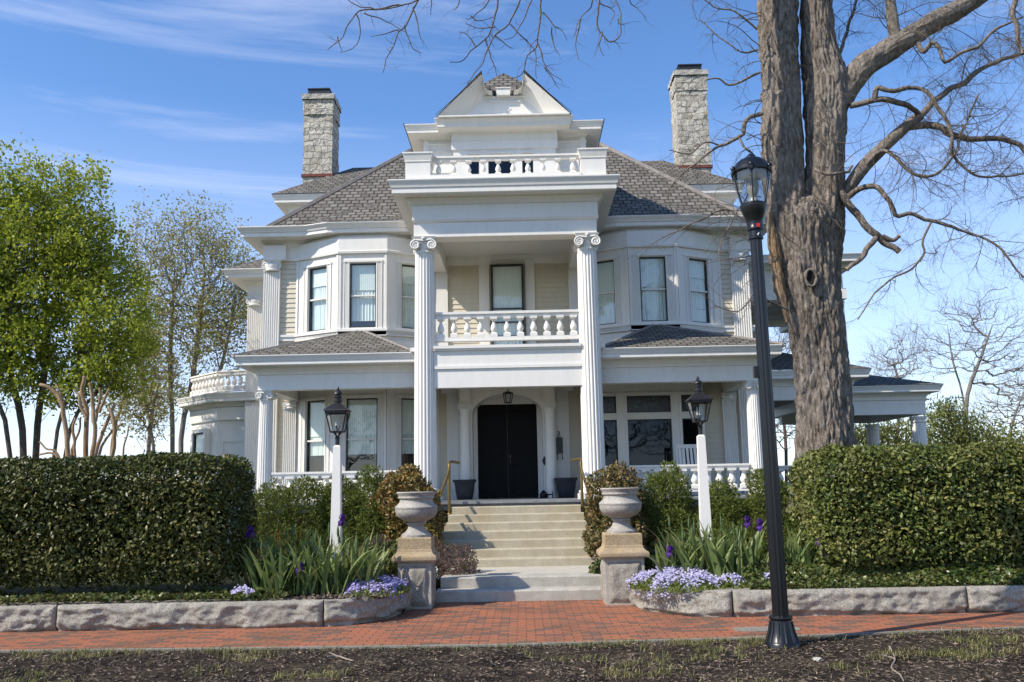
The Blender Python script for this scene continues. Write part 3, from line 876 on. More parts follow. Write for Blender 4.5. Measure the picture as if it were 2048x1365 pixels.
# ---------------- windows (part) > pane, blind, meeting rail, interior (sub-parts)
def window(fr, c, z0, ww, hh, style):
    (ox, oy), (ux, uy), (nx_, ny_) = fr
    o3 = Vector((ox + ux * c + XC, oy + uy * c, z0))
    rz = math.atan2(uy, ux)
    def sub(name, mb, mat, parent):
        me = bpy.data.meshes.new(name); me.from_pydata(mb.v, [], mb.f); me.update(); me.materials.append(mat)
        o = bpy.data.objects.new(name, me); COL.objects.link(o)
        o.parent = parent
        if parent is H:
            o.location = o3 - WORLDPOS[H.name]; o.rotation_euler.z = rz
        WORLDPOS[o.name] = o3.copy()
        return o
    h = ww / 2
    mb = MB()
    t = 0.05 if style == 'door' else 0.028
    d0, d1 = 0.045, 0.10
    mb.box(-h, -h + t, d0, d1, 0, hh); mb.box(h - t, h, d0, d1, 0, hh)
    mb.box(-h + t, h - t, d0, d1, 0, t); mb.box(-h + t, h - t, d0, d1, hh - t, hh)
    if style == 'door':
        for zz in (0.30, 0.62, 0.95, 1.27): mb.box(-h + t, h - t, d0, d1, zz, zz + 0.03)
    wdw = sub('window', mb, SASH_ if style != 'stained' else SASH_, H)
    if style in ('up', 'low'):
        r = MB(); r.box(-h + t, h - t, d0 - 0.012, d1, hh * 0.485, hh * 0.485 + 0.032)
        sub('meeting_rail', r, W2_, wdw)
    p = MB(); p.add([(-h + t, 0.075, t), (h - t, 0.075, t), (h - t, 0.075, hh - t), (-h + t, 0.075, hh - t)], [(0, 1, 2, 3)])
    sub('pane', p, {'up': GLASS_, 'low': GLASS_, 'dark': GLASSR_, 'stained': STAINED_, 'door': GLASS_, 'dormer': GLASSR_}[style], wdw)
    if style in ('up', 'low', 'door'):
        drop = {'up': 0.0 if rnd.random() < 0.75 else 0.10, 'low': 0.30, 'door': 0.0}[style] * hh
        b = MB()
        n = 26
        vs = []
        for k in range(n + 1):
            x = -h + t + (ww - 2 * t) * k / n
            y = 0.125 + 0.010 * math.sin(k * 1.9) + 0.004 * math.sin(k * 5.1)
            vs += [(x, y, drop + 0.02), (x, y, hh)]
        b.add(vs, [(2 * k, 2 * k + 2, 2 * k + 3, 2 * k + 1) for k in range(n)])
        # a roller shade with its hem bar over the upper sash
        rs_ = rnd.choice((0.30, 0.45, 0.56, 0.60, 0.72)) if style == 'up' else 0.56
        b.box(-h + t, h - t, 0.104, 0.110, hh * rs_, hh); b.box(-h + t, h - t, 0.100, 0.112, hh * rs_ - 0.02, hh * rs_)
        sub('blind', b, BLIND_, wdw)
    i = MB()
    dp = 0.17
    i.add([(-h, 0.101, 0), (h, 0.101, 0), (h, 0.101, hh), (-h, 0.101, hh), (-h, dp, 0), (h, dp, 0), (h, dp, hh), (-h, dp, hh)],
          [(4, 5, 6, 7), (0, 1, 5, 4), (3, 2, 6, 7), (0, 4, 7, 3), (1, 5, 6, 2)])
    sub('room_shade_box', i, UNLIT_, wdw)  # shallow box; the darkness of the unlit room is put into its colour

# ---------------- belt under the upper windows, frieze, main cornice
epath = [(-5.62, 24.3), (-5.62, WY)] + bay_path(-BCX) + bay_path(BCX) + [(5.62, WY), (5.62, 24.5)]
BP = [(-0.05, 5.02), (0.05, 5.02), (0.05, 5.10), (0.075, 5.11), (0.075, 5.16), (-0.05, 5.18)]
BQ = [(-0.05, 4.72), (0.035, 4.72), (0.035, 4.90), (-0.05, 4.90)]
for pa, pb in ((epath[:6], epath[1:6]), (epath[6:], epath[6:11])):
    m = hb(); m.sweep(pa, BP); obj('belt_course', m, W2_, H)
    m = hb(); m.sweep(pb, BQ); obj('skirt_board', m, W2_, H)
m = hb()
m.sweep(epath, [(-0.05, 6.92), (0.055, 6.92), (0.065, 6.97), (0.045, 6.985), (0.045, 7.30), (-0.05, 7.30)])
m.box(-5.72, -5.20, WY - 0.16, WY, 6.93, 7.28); m.box(5.20, 5.72, WY - 0.16, WY, 6.93, 7.28)
obj('frieze', m, W2_, H)
m = hb()
cpath = [(-5.62, 24.3), (-5.62, WY)] + [p for sg in (-1, 1) for p in [(sg * BCX - 1.25, WY), (sg * BCX - 0.72, WY - 0.20), (sg * BCX + 0.72, WY - 0.20), (sg * BCX + 1.25, WY)]] + [(5.62, WY), (5.62, 24.5)]
m.sweep(cpath, crown(7.39, 7.62, 0.62, 0.16, 0.13))
for sg in (-1, 1): m.prism([(x, y + 0.04) for x, y in bay_path(sg * BCX)], 7.29, 7.42)
obj('main_cornice', m, W2_, H)
m = hb()
wpath = [(-7.28, 28.0), (-7.28, 24.25), (-5.6, 24.25)]
m.sweep(wpath, [(-0.05, 6.92), (0.05, 6.92), (0.05, 7.30), (-0.05, 7.30)])
m.sweep(wpath, crown(7.39, 7.62, 0.62, 0.16, 0.13))
obj('wing_cornice', m, W2_, H)

# ---------------- roofs
def roof_poly(mb, polys):
    for p in polys: mb.add(p, [tuple(range(len(p)))])
m = hb()
ex, ey, ez = 5.64, 19.96, 7.63
ap = (0, 25.6, 13.27); 
roof_poly(m, [[(-ex, ey, ez), (ex, ey, ez), ap], [(-ex, 31.5, ez), (-ex, ey, ez), ap], [(ex, ey, ez), (ex, 31.5, ez), ap], [(ex, 31.5, ez), (-ex, 31.5, ez), ap]])
rf = obj('main_roof', m, SHINGLE_, H, uv=True)
def ridge_cap(mb, a, b, wdt=0.10, th=0.035):
    a, b = Vector(a), Vector(b)
    mb.tube([a, b], [wdt, wdt], 6)
for sg in (-1, 1):
    m = hb(); ridge_cap(m, (sg * ex, ey, ez - 0.03), (0, 25.6, 13.24), 0.085); obj('hip_cap', m, RIDGE_, H)
for sg in (-1, 1):   # bay eaves: low skirt of shingles
    m = hb()
    c = sg * BCX
    m.add([(c - 1.30, 19.68, 7.66), (c - 0.80, 19.52, 7.628), (c + 0.80, 19.52, 7.628), (c + 1.30, 19.68, 7.66), (c, 20.4, 8.32)], [(0, 1, 4), (1, 2, 4), (2, 3, 4)])
    obj('eave_skirt', m, SHINGLE_, H, uv=True)
m = hb()
roof_poly(m, [[(-7.9, 23.7, 7.63), (-5.0, 23.7, 7.63), (-5.0, 26.5, 9.3)], [(-7.9, 23.7, 7.63), (-5.0, 26.5, 9.3), (-7.9, 29, 7.63)]])
obj('wing_roof', m, SHINGLE_, H, uv=True)

# side dormers carrying the chimneys
for sg in (-1, 1):
    d = hb()
    x0, x1 = (-5.95, -2.0) if sg < 0 else (2.0, 5.95)
    d.box(x0, x1, 23.3, 27.2, 7.6, 9.30)
    xe = sg * 5.95
    xi = sg * 2.0
    pth = [(xi, 23.3), (xe, 23.3), (xe, 27.2)] if sg > 0 else [(xe, 27.2), (xe, 23.3), (xi, 23.3)]
    d.sweep(pth, [(-0.05, 8.95), (0.04, 8.95), (0.04, 9.15), (-0.05, 9.15)])
    d.sweep(pth, crown(9.24, 9.46, 0.40, 0.12, 0.12))
    dm = obj('side_dormer', d, W2_, H)
    r = hb()
    q0 = sg * 6.36
    a, b_ = (q0, 22.88, 9.47), (q0, 27.6, 9.47)
    rl, rr = (sg * 4.6, 25.2, 11.02), (sg * 0.5, 25.2, 11.02)
    e0, e1 = (sg * 0.5, 22.88, 9.47), (sg * 0.5, 27.6, 9.47)
    roof_poly(r, [[a, e0, rr, rl], [b_, a, rl], [e1, b_, rl, rr]])
    o = obj('dormer_roof', r, SHINGLE_, dm, uv=True)

# chimneys
for sg, x, ztop, hw in ((-1, -5.49, 13.00, 0.42), (1, 5.38, 13.47, 0.45)):
    c = hb()
    def rough(x0, x1, y0, y1, z0, z1, seed):
        """stone stack with uneven faces"""
        n = 26; kz = 40
        per = []
        for (p, q) in (((x0, y0), (x1, y0)), ((x1, y0), (x1, y1)), ((x1, y1), (x0, y1)), ((x0, y1), (x0, y0))):
            for k in range(n): per.append((p[0] + (q[0] - p[0]) * k / n, p[1] + (q[1] - p[1]) * k / n))
        per = np.array(per); cen = np.array([(x0 + x1) / 2, (y0 + y1) / 2])
        zz = np.linspace(z0, z1, kz)
        Q = np.concatenate([np.repeat(per[None], kz, 0), np.repeat(zz[:, None, None], len(per), 1)], -1)
        f = (fbm(Q * np.array([6, 6, 9]), 3, seed) - 0.5) * 0.07
        Q[..., :2] += unit(Q[..., :2] - cen) * f[..., None]
        N = len(per)
        fs = [(i * N + k, i * N + (k + 1) % N, (i + 1) * N + (k + 1) % N, (i + 1) * N + k) for i in range(kz - 1) for k in range(N)]
        fs.append(tuple((kz - 1) * N + k for k in range(N)))
        return Q.reshape(-1, 3).tolist(), fs
    c.add(*rough(x - hw, x + hw, 24.45, 25.35, 9.2, ztop - 0.62, 3))
    c.add(*rough(x - hw - 0.02, x + hw + 0.02, 24.42, 25.38, ztop - 0.62, ztop - 0.16, 5))
    ch = obj('chimney', c, FIELD_, H)
    k = hb(); k.add(*rough(x - hw - 0.05, x + hw + 0.05, 24.37, 25.43, ztop - 0.16, ztop, 8)); obj('chimney_cap', k, GRANITE2_, ch)
    k = hb(); k.box(x - hw * 0.74, x + hw * 0.74, 24.46, 25.30, ztop - 0.02, ztop + 0.17); k.box(x - hw * 0.78, x + hw * 0.78, 24.43, 25.34, ztop + 0.17, ztop + 0.20); obj('flue', k, SASH_, ch)
    k = hb(); k.box(x - hw - 0.035, x + hw + 0.035, 24.40, 25.40, 10.49, 10.57); obj('flashing', k, FLASH_, ch)

# ---------------- front dormer with broken pediment
d = hb()
d.box(-1.80, 1.80, 18.82, 22.5, 7.6, 9.25)
d.box(-1.12, -0.80, 18.52, 18.8, 7.6, 9.25); d.box(0.62, 1.12, 18.52, 18.8, 7.6, 9.25)
d.box(-0.56, -0.36, 18.52, 18.8, 7.6, 8.87); d.box(0.18, 0.38, 18.52, 18.8, 7.6, 8.87)
d.box(-0.80, -0.56, 18.52, 18.8, 8.76, 8.87); d.box(0.38, 0.62, 18.52, 18.8, 8.76, 8.87); d.box(-0.36, 0.18, 18.52, 18.8, 8.76, 8.87)
d.box(-0.80, 0.62, 18.52, 18.8, 8.87, 9.25)
d.box(-1.16, 1.16, 18.49, 18.52, 8.87, 9.25); d.box(-1.17, 1.17, 18.478, 18.489, 9.05, 9.065)
for a, b_ in ((-0.80, -0.56), (-0.36, 0.18), (0.38, 0.62)):
    d.box(a - 0.03, b_ + 0.03, 18.495, 18.52, 8.765, 8.805)
for sg in (-1, 1):      # recessed panels on the shoulders
    d.box(sg * 1.46 - 0.26, sg * 1.46 + 0.26, 18.80, 18.82, 8.95, 8.97); d.box(sg * 1.46 - 0.26, sg * 1.46 + 0.26, 18.80, 18.82, 8.46, 8.50)
    d.box(sg * 1.74 - 0.06, sg * 1.74 + 0.06, 18.79, 18.82, 7.6, 9.25)
dp = [(-1.80, 22.5), (-1.80, 18.82), (-1.12, 18.82), (-1.12, 18.52), (1.12, 18.52), (1.12, 18.82), (1.80, 18.82), (1.80, 22.5)]
d.sweep(dp[:4], [(-0.04, 9.10), (0.02, 9.10), (0.03, 9.14), (-0.04, 9.14)]); d.sweep(dp[4:], [(-0.04, 9.10), (0.02, 9.10), (0.03, 9.14), (-0.04, 9.14)])
DORM = obj('front_dormer', d, W2_, H)
d = hb()
d.sweep(dp, crown(9.27, 9.465, 0.38, 0.06, 0.04))
obj('dormer_cornice', d, W2_, DORM)
d = hb()
yo, yi = 18.08, 18.40
d.box(-1.42, 1.42, yo - 0.012, yo + 0.05, 9.455, 9.485)
O0, O1, O1b = (-1.42, 9.47), (-0.47, 10.40), (-0.40, 10.40)
# inner edge of each raking board: a straight scoop that ends in a quarter round beside the notch
scoop = [(-0.42, 10.30), (-0.43, 10.20), (-0.40, 10.12), (-0.33, 10.06), (-0.24, 10.04)]
for sg in (-1, 1):
    def q(p, y): return (sg * p[0], y, p[1])
    outer = [O0, O1, O1b]
    vs = [q(O0, yo), q(O1, yo), q((-0.42, 10.36), yo + 0.02), q((-0.90, 9.54), yi), q((-0.34, 10.08), yi), q((-0.42, 10.2), yi - 0.1)]
    d.add(vs, [(0, 1, 2, 5, 4, 3)])
    d.add([q(O0, yo - 0.012), q(O1, yo - 0.012), q(O1, yi + 0.25), q(O0, yi + 0.25)], [(0, 1, 2, 3)])
    d.add([q((-1.40, 9.47), yo), q((-0.90, 9.54), yi), q((0.0, 9.54), yi), q((0.0, 9.47), yo)], [(0, 1, 2, 3)])
    # rounded cheek of the notch
    n = len(scoop)
    vs = [q(p, yo + 0.03) for p in scoop] + [q(p, yi + 0.25) for p in scoop]
    d.add(vs, [(i, i + 1, n + i + 1, n + i) for i in range(n - 1)])
tymp = [(-0.92, 9.52)] + scoop[2:] + [(-x, z) for x, z in scoop[2:][::-1]] + [(0.92, 9.52)]
d.add([(x, yi, z) for x, z in tymp], [tuple(range(len(tymp)))])
d.box(-0.62, 0.62, yi - 0.03, yi, 9.60, 9.63)
d.box(-0.42, 0.42, yi - 0.025, yi, 9.90, 9.925)
d.box(-0.15, 0.15, yi - 0.12, yi + 0.2, 10.02, 10.17); d.box(-0.17, 0.17, yi - 0.14, yi + 0.22, 10.17, 10.19)
d.box(-0.52, -0.18, yi - 0.035, yi, 10.005, 10.03); d.box(0.18, 0.52, yi - 0.035, yi, 10.005, 10.03)
obj('pediment', d, W2_, DORM)
d = hb()
zr, sl = 11.02, (11.02 - 9.50) / 1.46
for sg in (-1, 1):
    pl = [(sg * 1.46, 18.16, 9.50), (sg * 0.46, 18.16, 9.50 + sl), (sg * 0.46, 18.45, 9.50 + sl), (sg * 0.62, 18.62, 9.50 + sl * 0.84), (0, 19.30, zr), (0, 23.4, zr), (sg * 1.46, 23.4, 9.50)]
    d.add(pl, [tuple(range(len(pl)))])
d.add([(-0.62, 18.62, 9.5 + sl * 0.84), (0.62, 18.62, 9.5 + sl * 0.84), (0, 19.30, zr)], [(0, 1, 2)])
d.add([(-0.62, 18.62, 9.5 + sl * 0.84), (0.62, 18.62, 9.5 + sl * 0.84), (0.5, 18.45, 9.95), (-0.5, 18.45, 9.95)], [(0, 1, 2, 3)])
obj('dormer_roof', d, SHINGLE_, DORM, uv=True)
for sg in (-1, 1):
    d = hb()
    d.tube([(sg * 1.46, 18.05, 9.49), (sg * 0.455, 18.05, 10.42)], [0.006, 0.006], 5)
    d.tube([(sg * 2.19, 18.44, 9.475), (sg * 2.19, 22.2, 9.475)], [0.016, 0.016], 5)
    obj('drip_edge', d, SASH_, DORM)
for a, b_ in ((-0.80, -0.56), (-0.36, 0.18), (0.38, 0.62)):
    WINS.append((((a, 18.58), (1, 0), (0, 1)), (b_ - a) / 2, 7.78, b_ - a, 0.98, 'dormer'))

# ---------------- portico: columns, entablature, balcony, parapet
def fluted_shaft(r0, r1, h, nfl=20, per=8, depth=0.11, seg_z=8):
    prof = []
    for i in range(seg_z + 1):
        t = i / seg_z
        r = r0 + (r1 - r0) * (t ** 1.7)
        prof.append((r, t * h))
    N = nfl * per
    vs, fs = [], []
    for r, z in prof:
        for k in range(N):
            a = 2 * PI * k / N
            u = (k % per) / per
            g = math.sin(PI * min(1.0, max(0.0, (u - 0.12) / 0.76))) if 0.12 < u < 0.88 else 0.0
            rr = r * (1 - depth * g)
            vs.append((rr * math.cos(a), rr * math.sin(a), z))
    for i in range(seg_z):
        for k in range(N):
            k2 = (k + 1) % N
            fs.append((i * N + k, i * N + k2, (i + 1) * N + k2, (i + 1) * N + k))
    return vs, fs
def spiral(cx, y, cz, R, sgn, turns=2.0):
    pts, rad = [], []
    n = 30
    for k in range(n):
        t = k / (n - 1)
        a = PI / 2 - sgn * t * turns * 2 * PI
        r = R * (1 - 0.86 * t)
        pts.append((cx + r * math.cos(a), y, cz + r * math.sin(a)))
        rad.append(R * (0.17 - 0.09 * t))
    return pts, rad
def ionic(mb, r, z0, hcap, c=(0, 0), depth=None):
    """ionic capital: echinus, egg band, four volutes, abacus"""
    x, y = c
    d = depth if depth is not None else r * 1.15
    mb.lathe([(r * 0.98, -0.06 * hcap), (r * 1.03, 0.0), (r * 1.03, 0.06 * hcap), (r * 0.98, 0.1 * hcap), (r * 1.0, 0.28 * hcap), (r * 1.12, 0.52 * hcap), (r * 1.08, 0.62 * hcap)], 24, (x, y), z0)
    mb.frust((x, y), r * 1.10, r * 1.10, z0 + 0.80 * hcap, z0 + 0.86 * hcap, d * 1.12, d * 1.12)
    mb.frust((x, y), r * 1.16, r * 1.24, z0 + 0.86 * hcap, z0 + hcap, d * 1.16, d * 1.24)
    mb.frust((x, y), r * 0.98, r * 0.98, z0 + 0.55 * hcap, z0 + 0.80 * hcap, d * 1.05, d * 1.05)
    R = 0.33 * hcap
    for sg in (-1, 1):
        cx = x + sg * r * 0.84
        cz = z0 + 0.42 * hcap
        for yy in ((-1, 1) if depth is None else (-1,)):
            fy = y + yy * d * 1.18
            n = 20
            # volute drum
            vs, fs = [], []
            for k in range(n):
                a = 2 * PI * k / n
                vs.append((cx + R * 0.92 * math.cos(a), fy, cz + R * 0.92 * math.sin(a)))
            for k in range(n):
                a = 2 * PI * k / n
                vs.append((cx + R * 0.70 * math.cos(a), fy - yy * d * 0.9, cz + R * 0.70 * math.sin(a)))
            fs = [tuple(range(n)), tuple(range(2 * n - 1, n - 1, -1))] + [(k, (k + 1) % n, n + (k + 1) % n, n + k) for k in range(n)]
            mb.add(vs, fs)
            pts, rad = spiral(cx, fy + yy * 0.004, cz, R, sg)
            mb.tube(pts, rad, 6)
            mb.lathe([(0.001, -R * 0.2), (R * 0.2, 0), (0.001, R * 0.2)], 8, (cx, fy), cz, cap=False)
    # canalis joining the volutes and a small rosette
    for yy in ((-1, 1) if depth is None else (-1,)):
        fy = y + yy * d * 1.15
        mb.tube([(x - r * 0.84, fy, z0 + 0.76 * hcap), (x, fy, z0 + 0.70 * hcap), (x + r * 0.84, fy, z0 + 0.80 * hcap)], [0.07 * hcap] * 3, 6)
        mb.lathe([(0.001, -0.11 * hcap), (0.09 * hcap, -0.07 * hcap), (0.12 * hcap, 0), (0.09 * hcap, 0.07 * hcap), (0.001, 0.11 * hcap)], 10, (x, fy - yy * -0.02), z0 + 0.86 * hcap)

def column(loc, r0, r1, h, hcap, baseh, cap=True):
    root = empty('column', loc, parent=H)
    def rel(mb): return MB()
    b = MB()
    b.frust((0, 0), r0 * 1.42, r0 * 1.42, 0, baseh * 0.4)
    b.lathe([(r0 * 1.30, baseh * 0.40), (r0 * 1.40, baseh * 0.50), (r0 * 1.36, baseh * 0.62), (r0 * 1.18, baseh * 0.68), (r0 * 1.15, baseh * 0.78), (r0 * 1.25, baseh * 0.86), (r0 * 1.2, baseh * 0.94), (r0 * 1.02, baseh)], 32)
    s = MB(); vs, fs = fluted_shaft(r0, r1, h - hcap - baseh)
    s.add([(x, y, z + baseh) for x, y, z in vs], fs)
    c = MB()
    if cap: ionic(c, r1, h - hcap, hcap)
    else:
        c.lathe([(r1 * 1.0, 0), (r1 * 1.12, 0.01), (r1 * 1.12, 0.04), (r1 * 1.0, 0.05), (r1 * 1.0, hcap * 0.4), (r1 * 1.06, hcap * 0.45), (r1 * 1.22, hcap * 0.75), (r1 * 1.26, hcap)], 32, z=h - hcap)
    for nm, mb, sm in (('column_base', b, 40), ('shaft', s, 50), ('capital', c, 40)):
        me = bpy.data.meshes.new(nm); me.from_pydata(mb.v, [], mb.f); me.update(); finish(me, W2_, sm)
        o = bpy.data.objects.new(nm, me); COL.objects.link(o); o.parent = root
        WORLDPOS[o.name] = WORLDPOS[root.name].copy()
    return root
PX = 1.64
c0 = column((XC - PX, 17.5, PF), 0.222, 0.196, 6.57 - PF, 0.30, 0.26)
copy_tree(c0, H, (XC + PX, 17.5, PF))
LX = 4.96
c1 = column((XC - LX, 18.1, PF), 0.152, 0.128, 3.62 - PF, 0.20, 0.16)
copy_tree(c1, H, (XC + LX, 18.1, PF))

m = hb()
pp = [(-PX - 0.20, 21.5), (-PX - 0.20, 17.30), (PX + 0.20, 17.30), (PX + 0.20, 21.5)]
m.sweep(pp, [(-0.40, 6.57), (0.0, 6.57), (0.0, 6.86), (0.03, 6.88), (0.05, 6.93), (0.03, 6.94), (0.03, 7.30), (-0.40, 7.30)])
obj('portico_entablature', m, W2_, H)
m = hb()
m.sweep(pp, crown(7.36, 7.64, 0.46, 0.15, 0.13))
m.box(-PX - 0.18, PX + 0.18, 17.32, 21.5, 7.50, 7.60)
obj('portico_cornice', m, W2_, H)
m = hb()
m.box(-PX + 0.2, PX - 0.2, 17.7, WY, 6.96, 7.0)
obj('portico_ceiling', m, CEIL_, H)
m = hb()   # rear trim of the balcony recess
m.box(-1.62, 1.62, WY - 0.06, WY, 6.84, 6.96); m.box(-1.62, 1.62, WY - 0.045, WY, 6.74, 6.84)
m.box(-0.68, -0.44, WY - 0.05, WY, 4.36, 6.74); m.box(0.40, 0.62, WY - 0.05, WY, 4.36, 6.74)
for sg in (-1, 1): m.box(sg * 1.55 - 0.14, sg * 1.55 + 0.14, WY - 0.08, WY, 4.36, 6.84)
obj('balcony_trim', m, W2_, H)
m = hb()
m.box(-1.46, 1.46, 17.63, WY, 3.90, 3.93)
m.box(-1.46, 1.46, 17.40, 17.62, 3.53, 3.90); m.box(-1.46, 1.46, 17.37, 17.62, 3.901, 3.96); m.box(-1.46, 1.46, 17.40, 17.62, 3.961, 4.26)
m.box(-1.46, 1.46, 17.36, 17.62, 4.261, 4.30); m.box(-1.46, 1.46, 17.33, 20.3, 4.301, 4.36)
obj('balcony', m, W2_, H)
# balcony door
WINS.append((((-0.44, WY - 0.20), (1, 0), (0, 1)), 0.42, 4.37, 0.76, 2.34, 'door'))

def baluster_mesh(h, w):
    mb = MB()
    mb.frust((0, 0), w * 0.5, w * 0.5, 0, h * 0.17)
    mb.frust((0, 0), w * 0.5, w * 0.22, h * 0.17, h * 0.24)
    mb.lathe([(w * 0.22, h * 0.235), (w * 0.30, h * 0.27), (w * 0.43, h * 0.36), (w * 0.46, h * 0.44), (w * 0.38, h * 0.56), (w * 0.24, h * 0.68), (w * 0.17, h * 0.76), (w * 0.20, h * 0.80), (w * 0.26, h * 0.83)], 16)
    mb.frust((0, 0), w * 0.26, w * 0.48, h * 0.83, h * 0.90)
    mb.frust((0, 0), w * 0.5, w * 0.5, h * 0.90, h)
    me = bpy.data.meshes.new('baluster'); me.from_pydata(mb.v, [], mb.f); me.update(); finish(me, W2_, 40)
    return me
def balustrade(x0, x1, y, z0, z1, n, w=0.17, lo=0.06, hi=0.09, fr=None, name='balustrade'):
    """rails as one mesh, every baluster a sub-part"""
    fr = fr or ((x0, y), (1, 0), (0, 1))
    l = x1 - x0
    r = hb()
    r.fbox(fr, 0, l, -0.07, 0.07, z0, z0 + lo); r.fbox(fr, 0, l, -0.055, 0.055, z1 - hi, z1 - hi * 0.45); r.fbox(fr, 0, l, -0.085, 0.085, z1 - hi * 0.45, z1)
    ro = obj(name, r, W2_, H)
    me = baluster_mesh(z1 - hi - z0 - lo, w)
    for k in range(n):
        s = l * (k + 0.5) / n
        o = bpy.data.objects.new('baluster', me); COL.objects.link(o); o.parent = ro
        wpos = Vector((fr[0][0] + fr[1][0] * s + XC, fr[0][1] + fr[1][1] * s, z0 + lo))
        o.location = wpos - WORLDPOS[H.name]
        o.rotation_euler.z = math.atan2(fr[1][1], fr[1][0])
    return ro
balustrade(-1.46, 1.46, 17.55, 4.47, 5.06, 11, 0.145, 0.075, 0.11)
# parapet over the portico
for sg in (-1, 1):
    m = hb()
    a, b_ = (-1.97, -1.47) if sg < 0 else (1.54, 2.04)
    m.box(a, b_, 17.0, 17.5, 7.64, 8.05); m.box(a - 0.015, b_ + 0.015, 16.985, 17.515, 8.05, 8.075)
    m.frust(((a + b_) / 2, 17.25), (b_ - a) / 2 + 0.01, (b_ - a) / 2 + 0.045, 8.075, 8.21, 0.26, 0.295)
    m.frust(((a + b_) / 2, 17.25), (b_ - a) / 2 + 0.055, (b_ - a) / 2 + 0.055, 8.21, 8.24, 0.305, 0.305)
    m.frust(((a + b_) / 2, 17.25), (b_ - a) / 2 + 0.05, 0.05, 8.24, 8.28, 0.30, 0.05)
    m.box(sg * 1.78 - 0.03, sg * 1.78 + 0.03, 17.5, 19.6, 8.08, 8.17)
    obj('parapet_pier', m, W2_, H)
m = hb(); m.box(-1.47, 1.54, 16.95, 17.32, 7.641, 7.745); obj('parapet_kerb', m, W2_, H)
balustrade(-1.47, 1.54, 17.2, 7.745, 8.20, 10, 0.125, 0.035, 0.085)

# ---------------- giant corner pilasters
def pilaster_poly(x0, x1, y, nfl, dpt=0.022, proj=0.1):
    wd = (x1 - x0)
    p = [(x0, y), (x0, y - proj)]
    pitch = wd * 0.92 / nfl
    for k in range(nfl):
        a = x0 + wd * 0.04 + pitch * k
        for t in (0.14, 0.3, 0.5, 0.7, 0.86):
            p.append((a + pitch * t, y - proj + dpt * math.sin(PI * (t - 0.14) / 0.72)))
    p += [(x1, y - proj), (x1, y)]
    return p
def pilaster(x0, x1, y, z0, z1, nfl=7, hcap=0.26, cap=True):
    b = hb()
    b.prism(pilaster_poly(x0, x1, y, nfl), z0, z1 - hcap)
    o = obj('pilaster', b, W2_, H)
    c = hb()
    xm, hw = (x0 + x1) / 2, (x1 - x0) / 2
    if cap:
        c.box(x0 - 0.01, x1 + 0.01, y - 0.115, y, z1 - hcap, z1 - hcap + 0.03)
        ionic(c, hw * 0.95, z1 - hcap + 0.02, hcap - 0.02, (xm, y - 0.02), 0.10)
    obj('capital', c, W2_, o, smooth=40)
    return o
pilaster(-5.72, -5.34, WY, PF, 6.93)
pilaster(5.20, 5.60, WY, PF, 6.93)
pilaster(-7.30, -6.90, 24.25, GZ, 6.93)
pilaster(-7.0, -6.42, 23.4, GZ, 3.9, 10, 0.1, False)
pilaster(-5.18, -4.90, WY, PF, 3.60, 6, 0.17)
pilaster(4.82, 5.12, WY, PF, 3.60, 6, 0.17)

# ---------------- side porches
for sg in (-1, 1):
    b = hb()
    pth = [(-5.10, WY), (-5.10, 17.95), (-1.60, 17.95)] if sg < 0 else [(1.60, 17.95), (5.10, 17.95), (5.10, WY)]
    b.sweep(pth, [(-0.26, 3.62), (0.0, 3.62), (0.0, 3.92), (0.03, 3.93), (0.04, 3.985), (0.02, 3.99), (0.02, 4.05), (-0.26, 4.05)])
    obj('porch_beam', b, W2_, H)
    b = hb(); b.sweep(pth, crown(4.08, 4.28, 0.42, 0.12, 0.10)); obj('porch_cornice', b, W2_, H)
    b = hb(); b.box(min(sg * 5.05, sg * 1.5), max(sg * 5.05, sg * 1.5), 18.0, WY, 3.88, 3.92); obj('porch_ceiling', b, CEIL_, H)
    r = hb()
    x0, x1 = (-5.50, -1.85) if sg < 0 else (1.85, 5.50)
    apx = (sg * 3.30, 19.80, 5.14)
    A, B, C_, D_ = (x0, 17.55, 4.285), (x1, 17.55, 4.285), (x1, 20.33, 4.40), (x0, 20.33, 4.40)
    roof_poly(r, [[A, B, apx], [D_, A, apx], [B, C_, apx]])
    obj('porch_roof', r, SHINGLE_, H, uv=True)
    r = hb()
    for a in (A, B): ridge_cap(r, (a[0], a[1], a[2] - 0.02), (apx[0], apx[1], apx[2] - 0.02), 0.05)
    obj('hip_cap', r, RIDGE_, H)
    r = hb(); r.box(sg * 1.86 - 0.08, sg * 1.86 + 0.08, 17.50, 18.2, 4.281, 4.36); obj('gutter_end', r, W2_, H)
balustrade(-4.80, -1.86, 18.1, 1.42, 1.96, 12)
balustrade(1.86, 4.80, 18.1, 1.42, 1.96, 12)

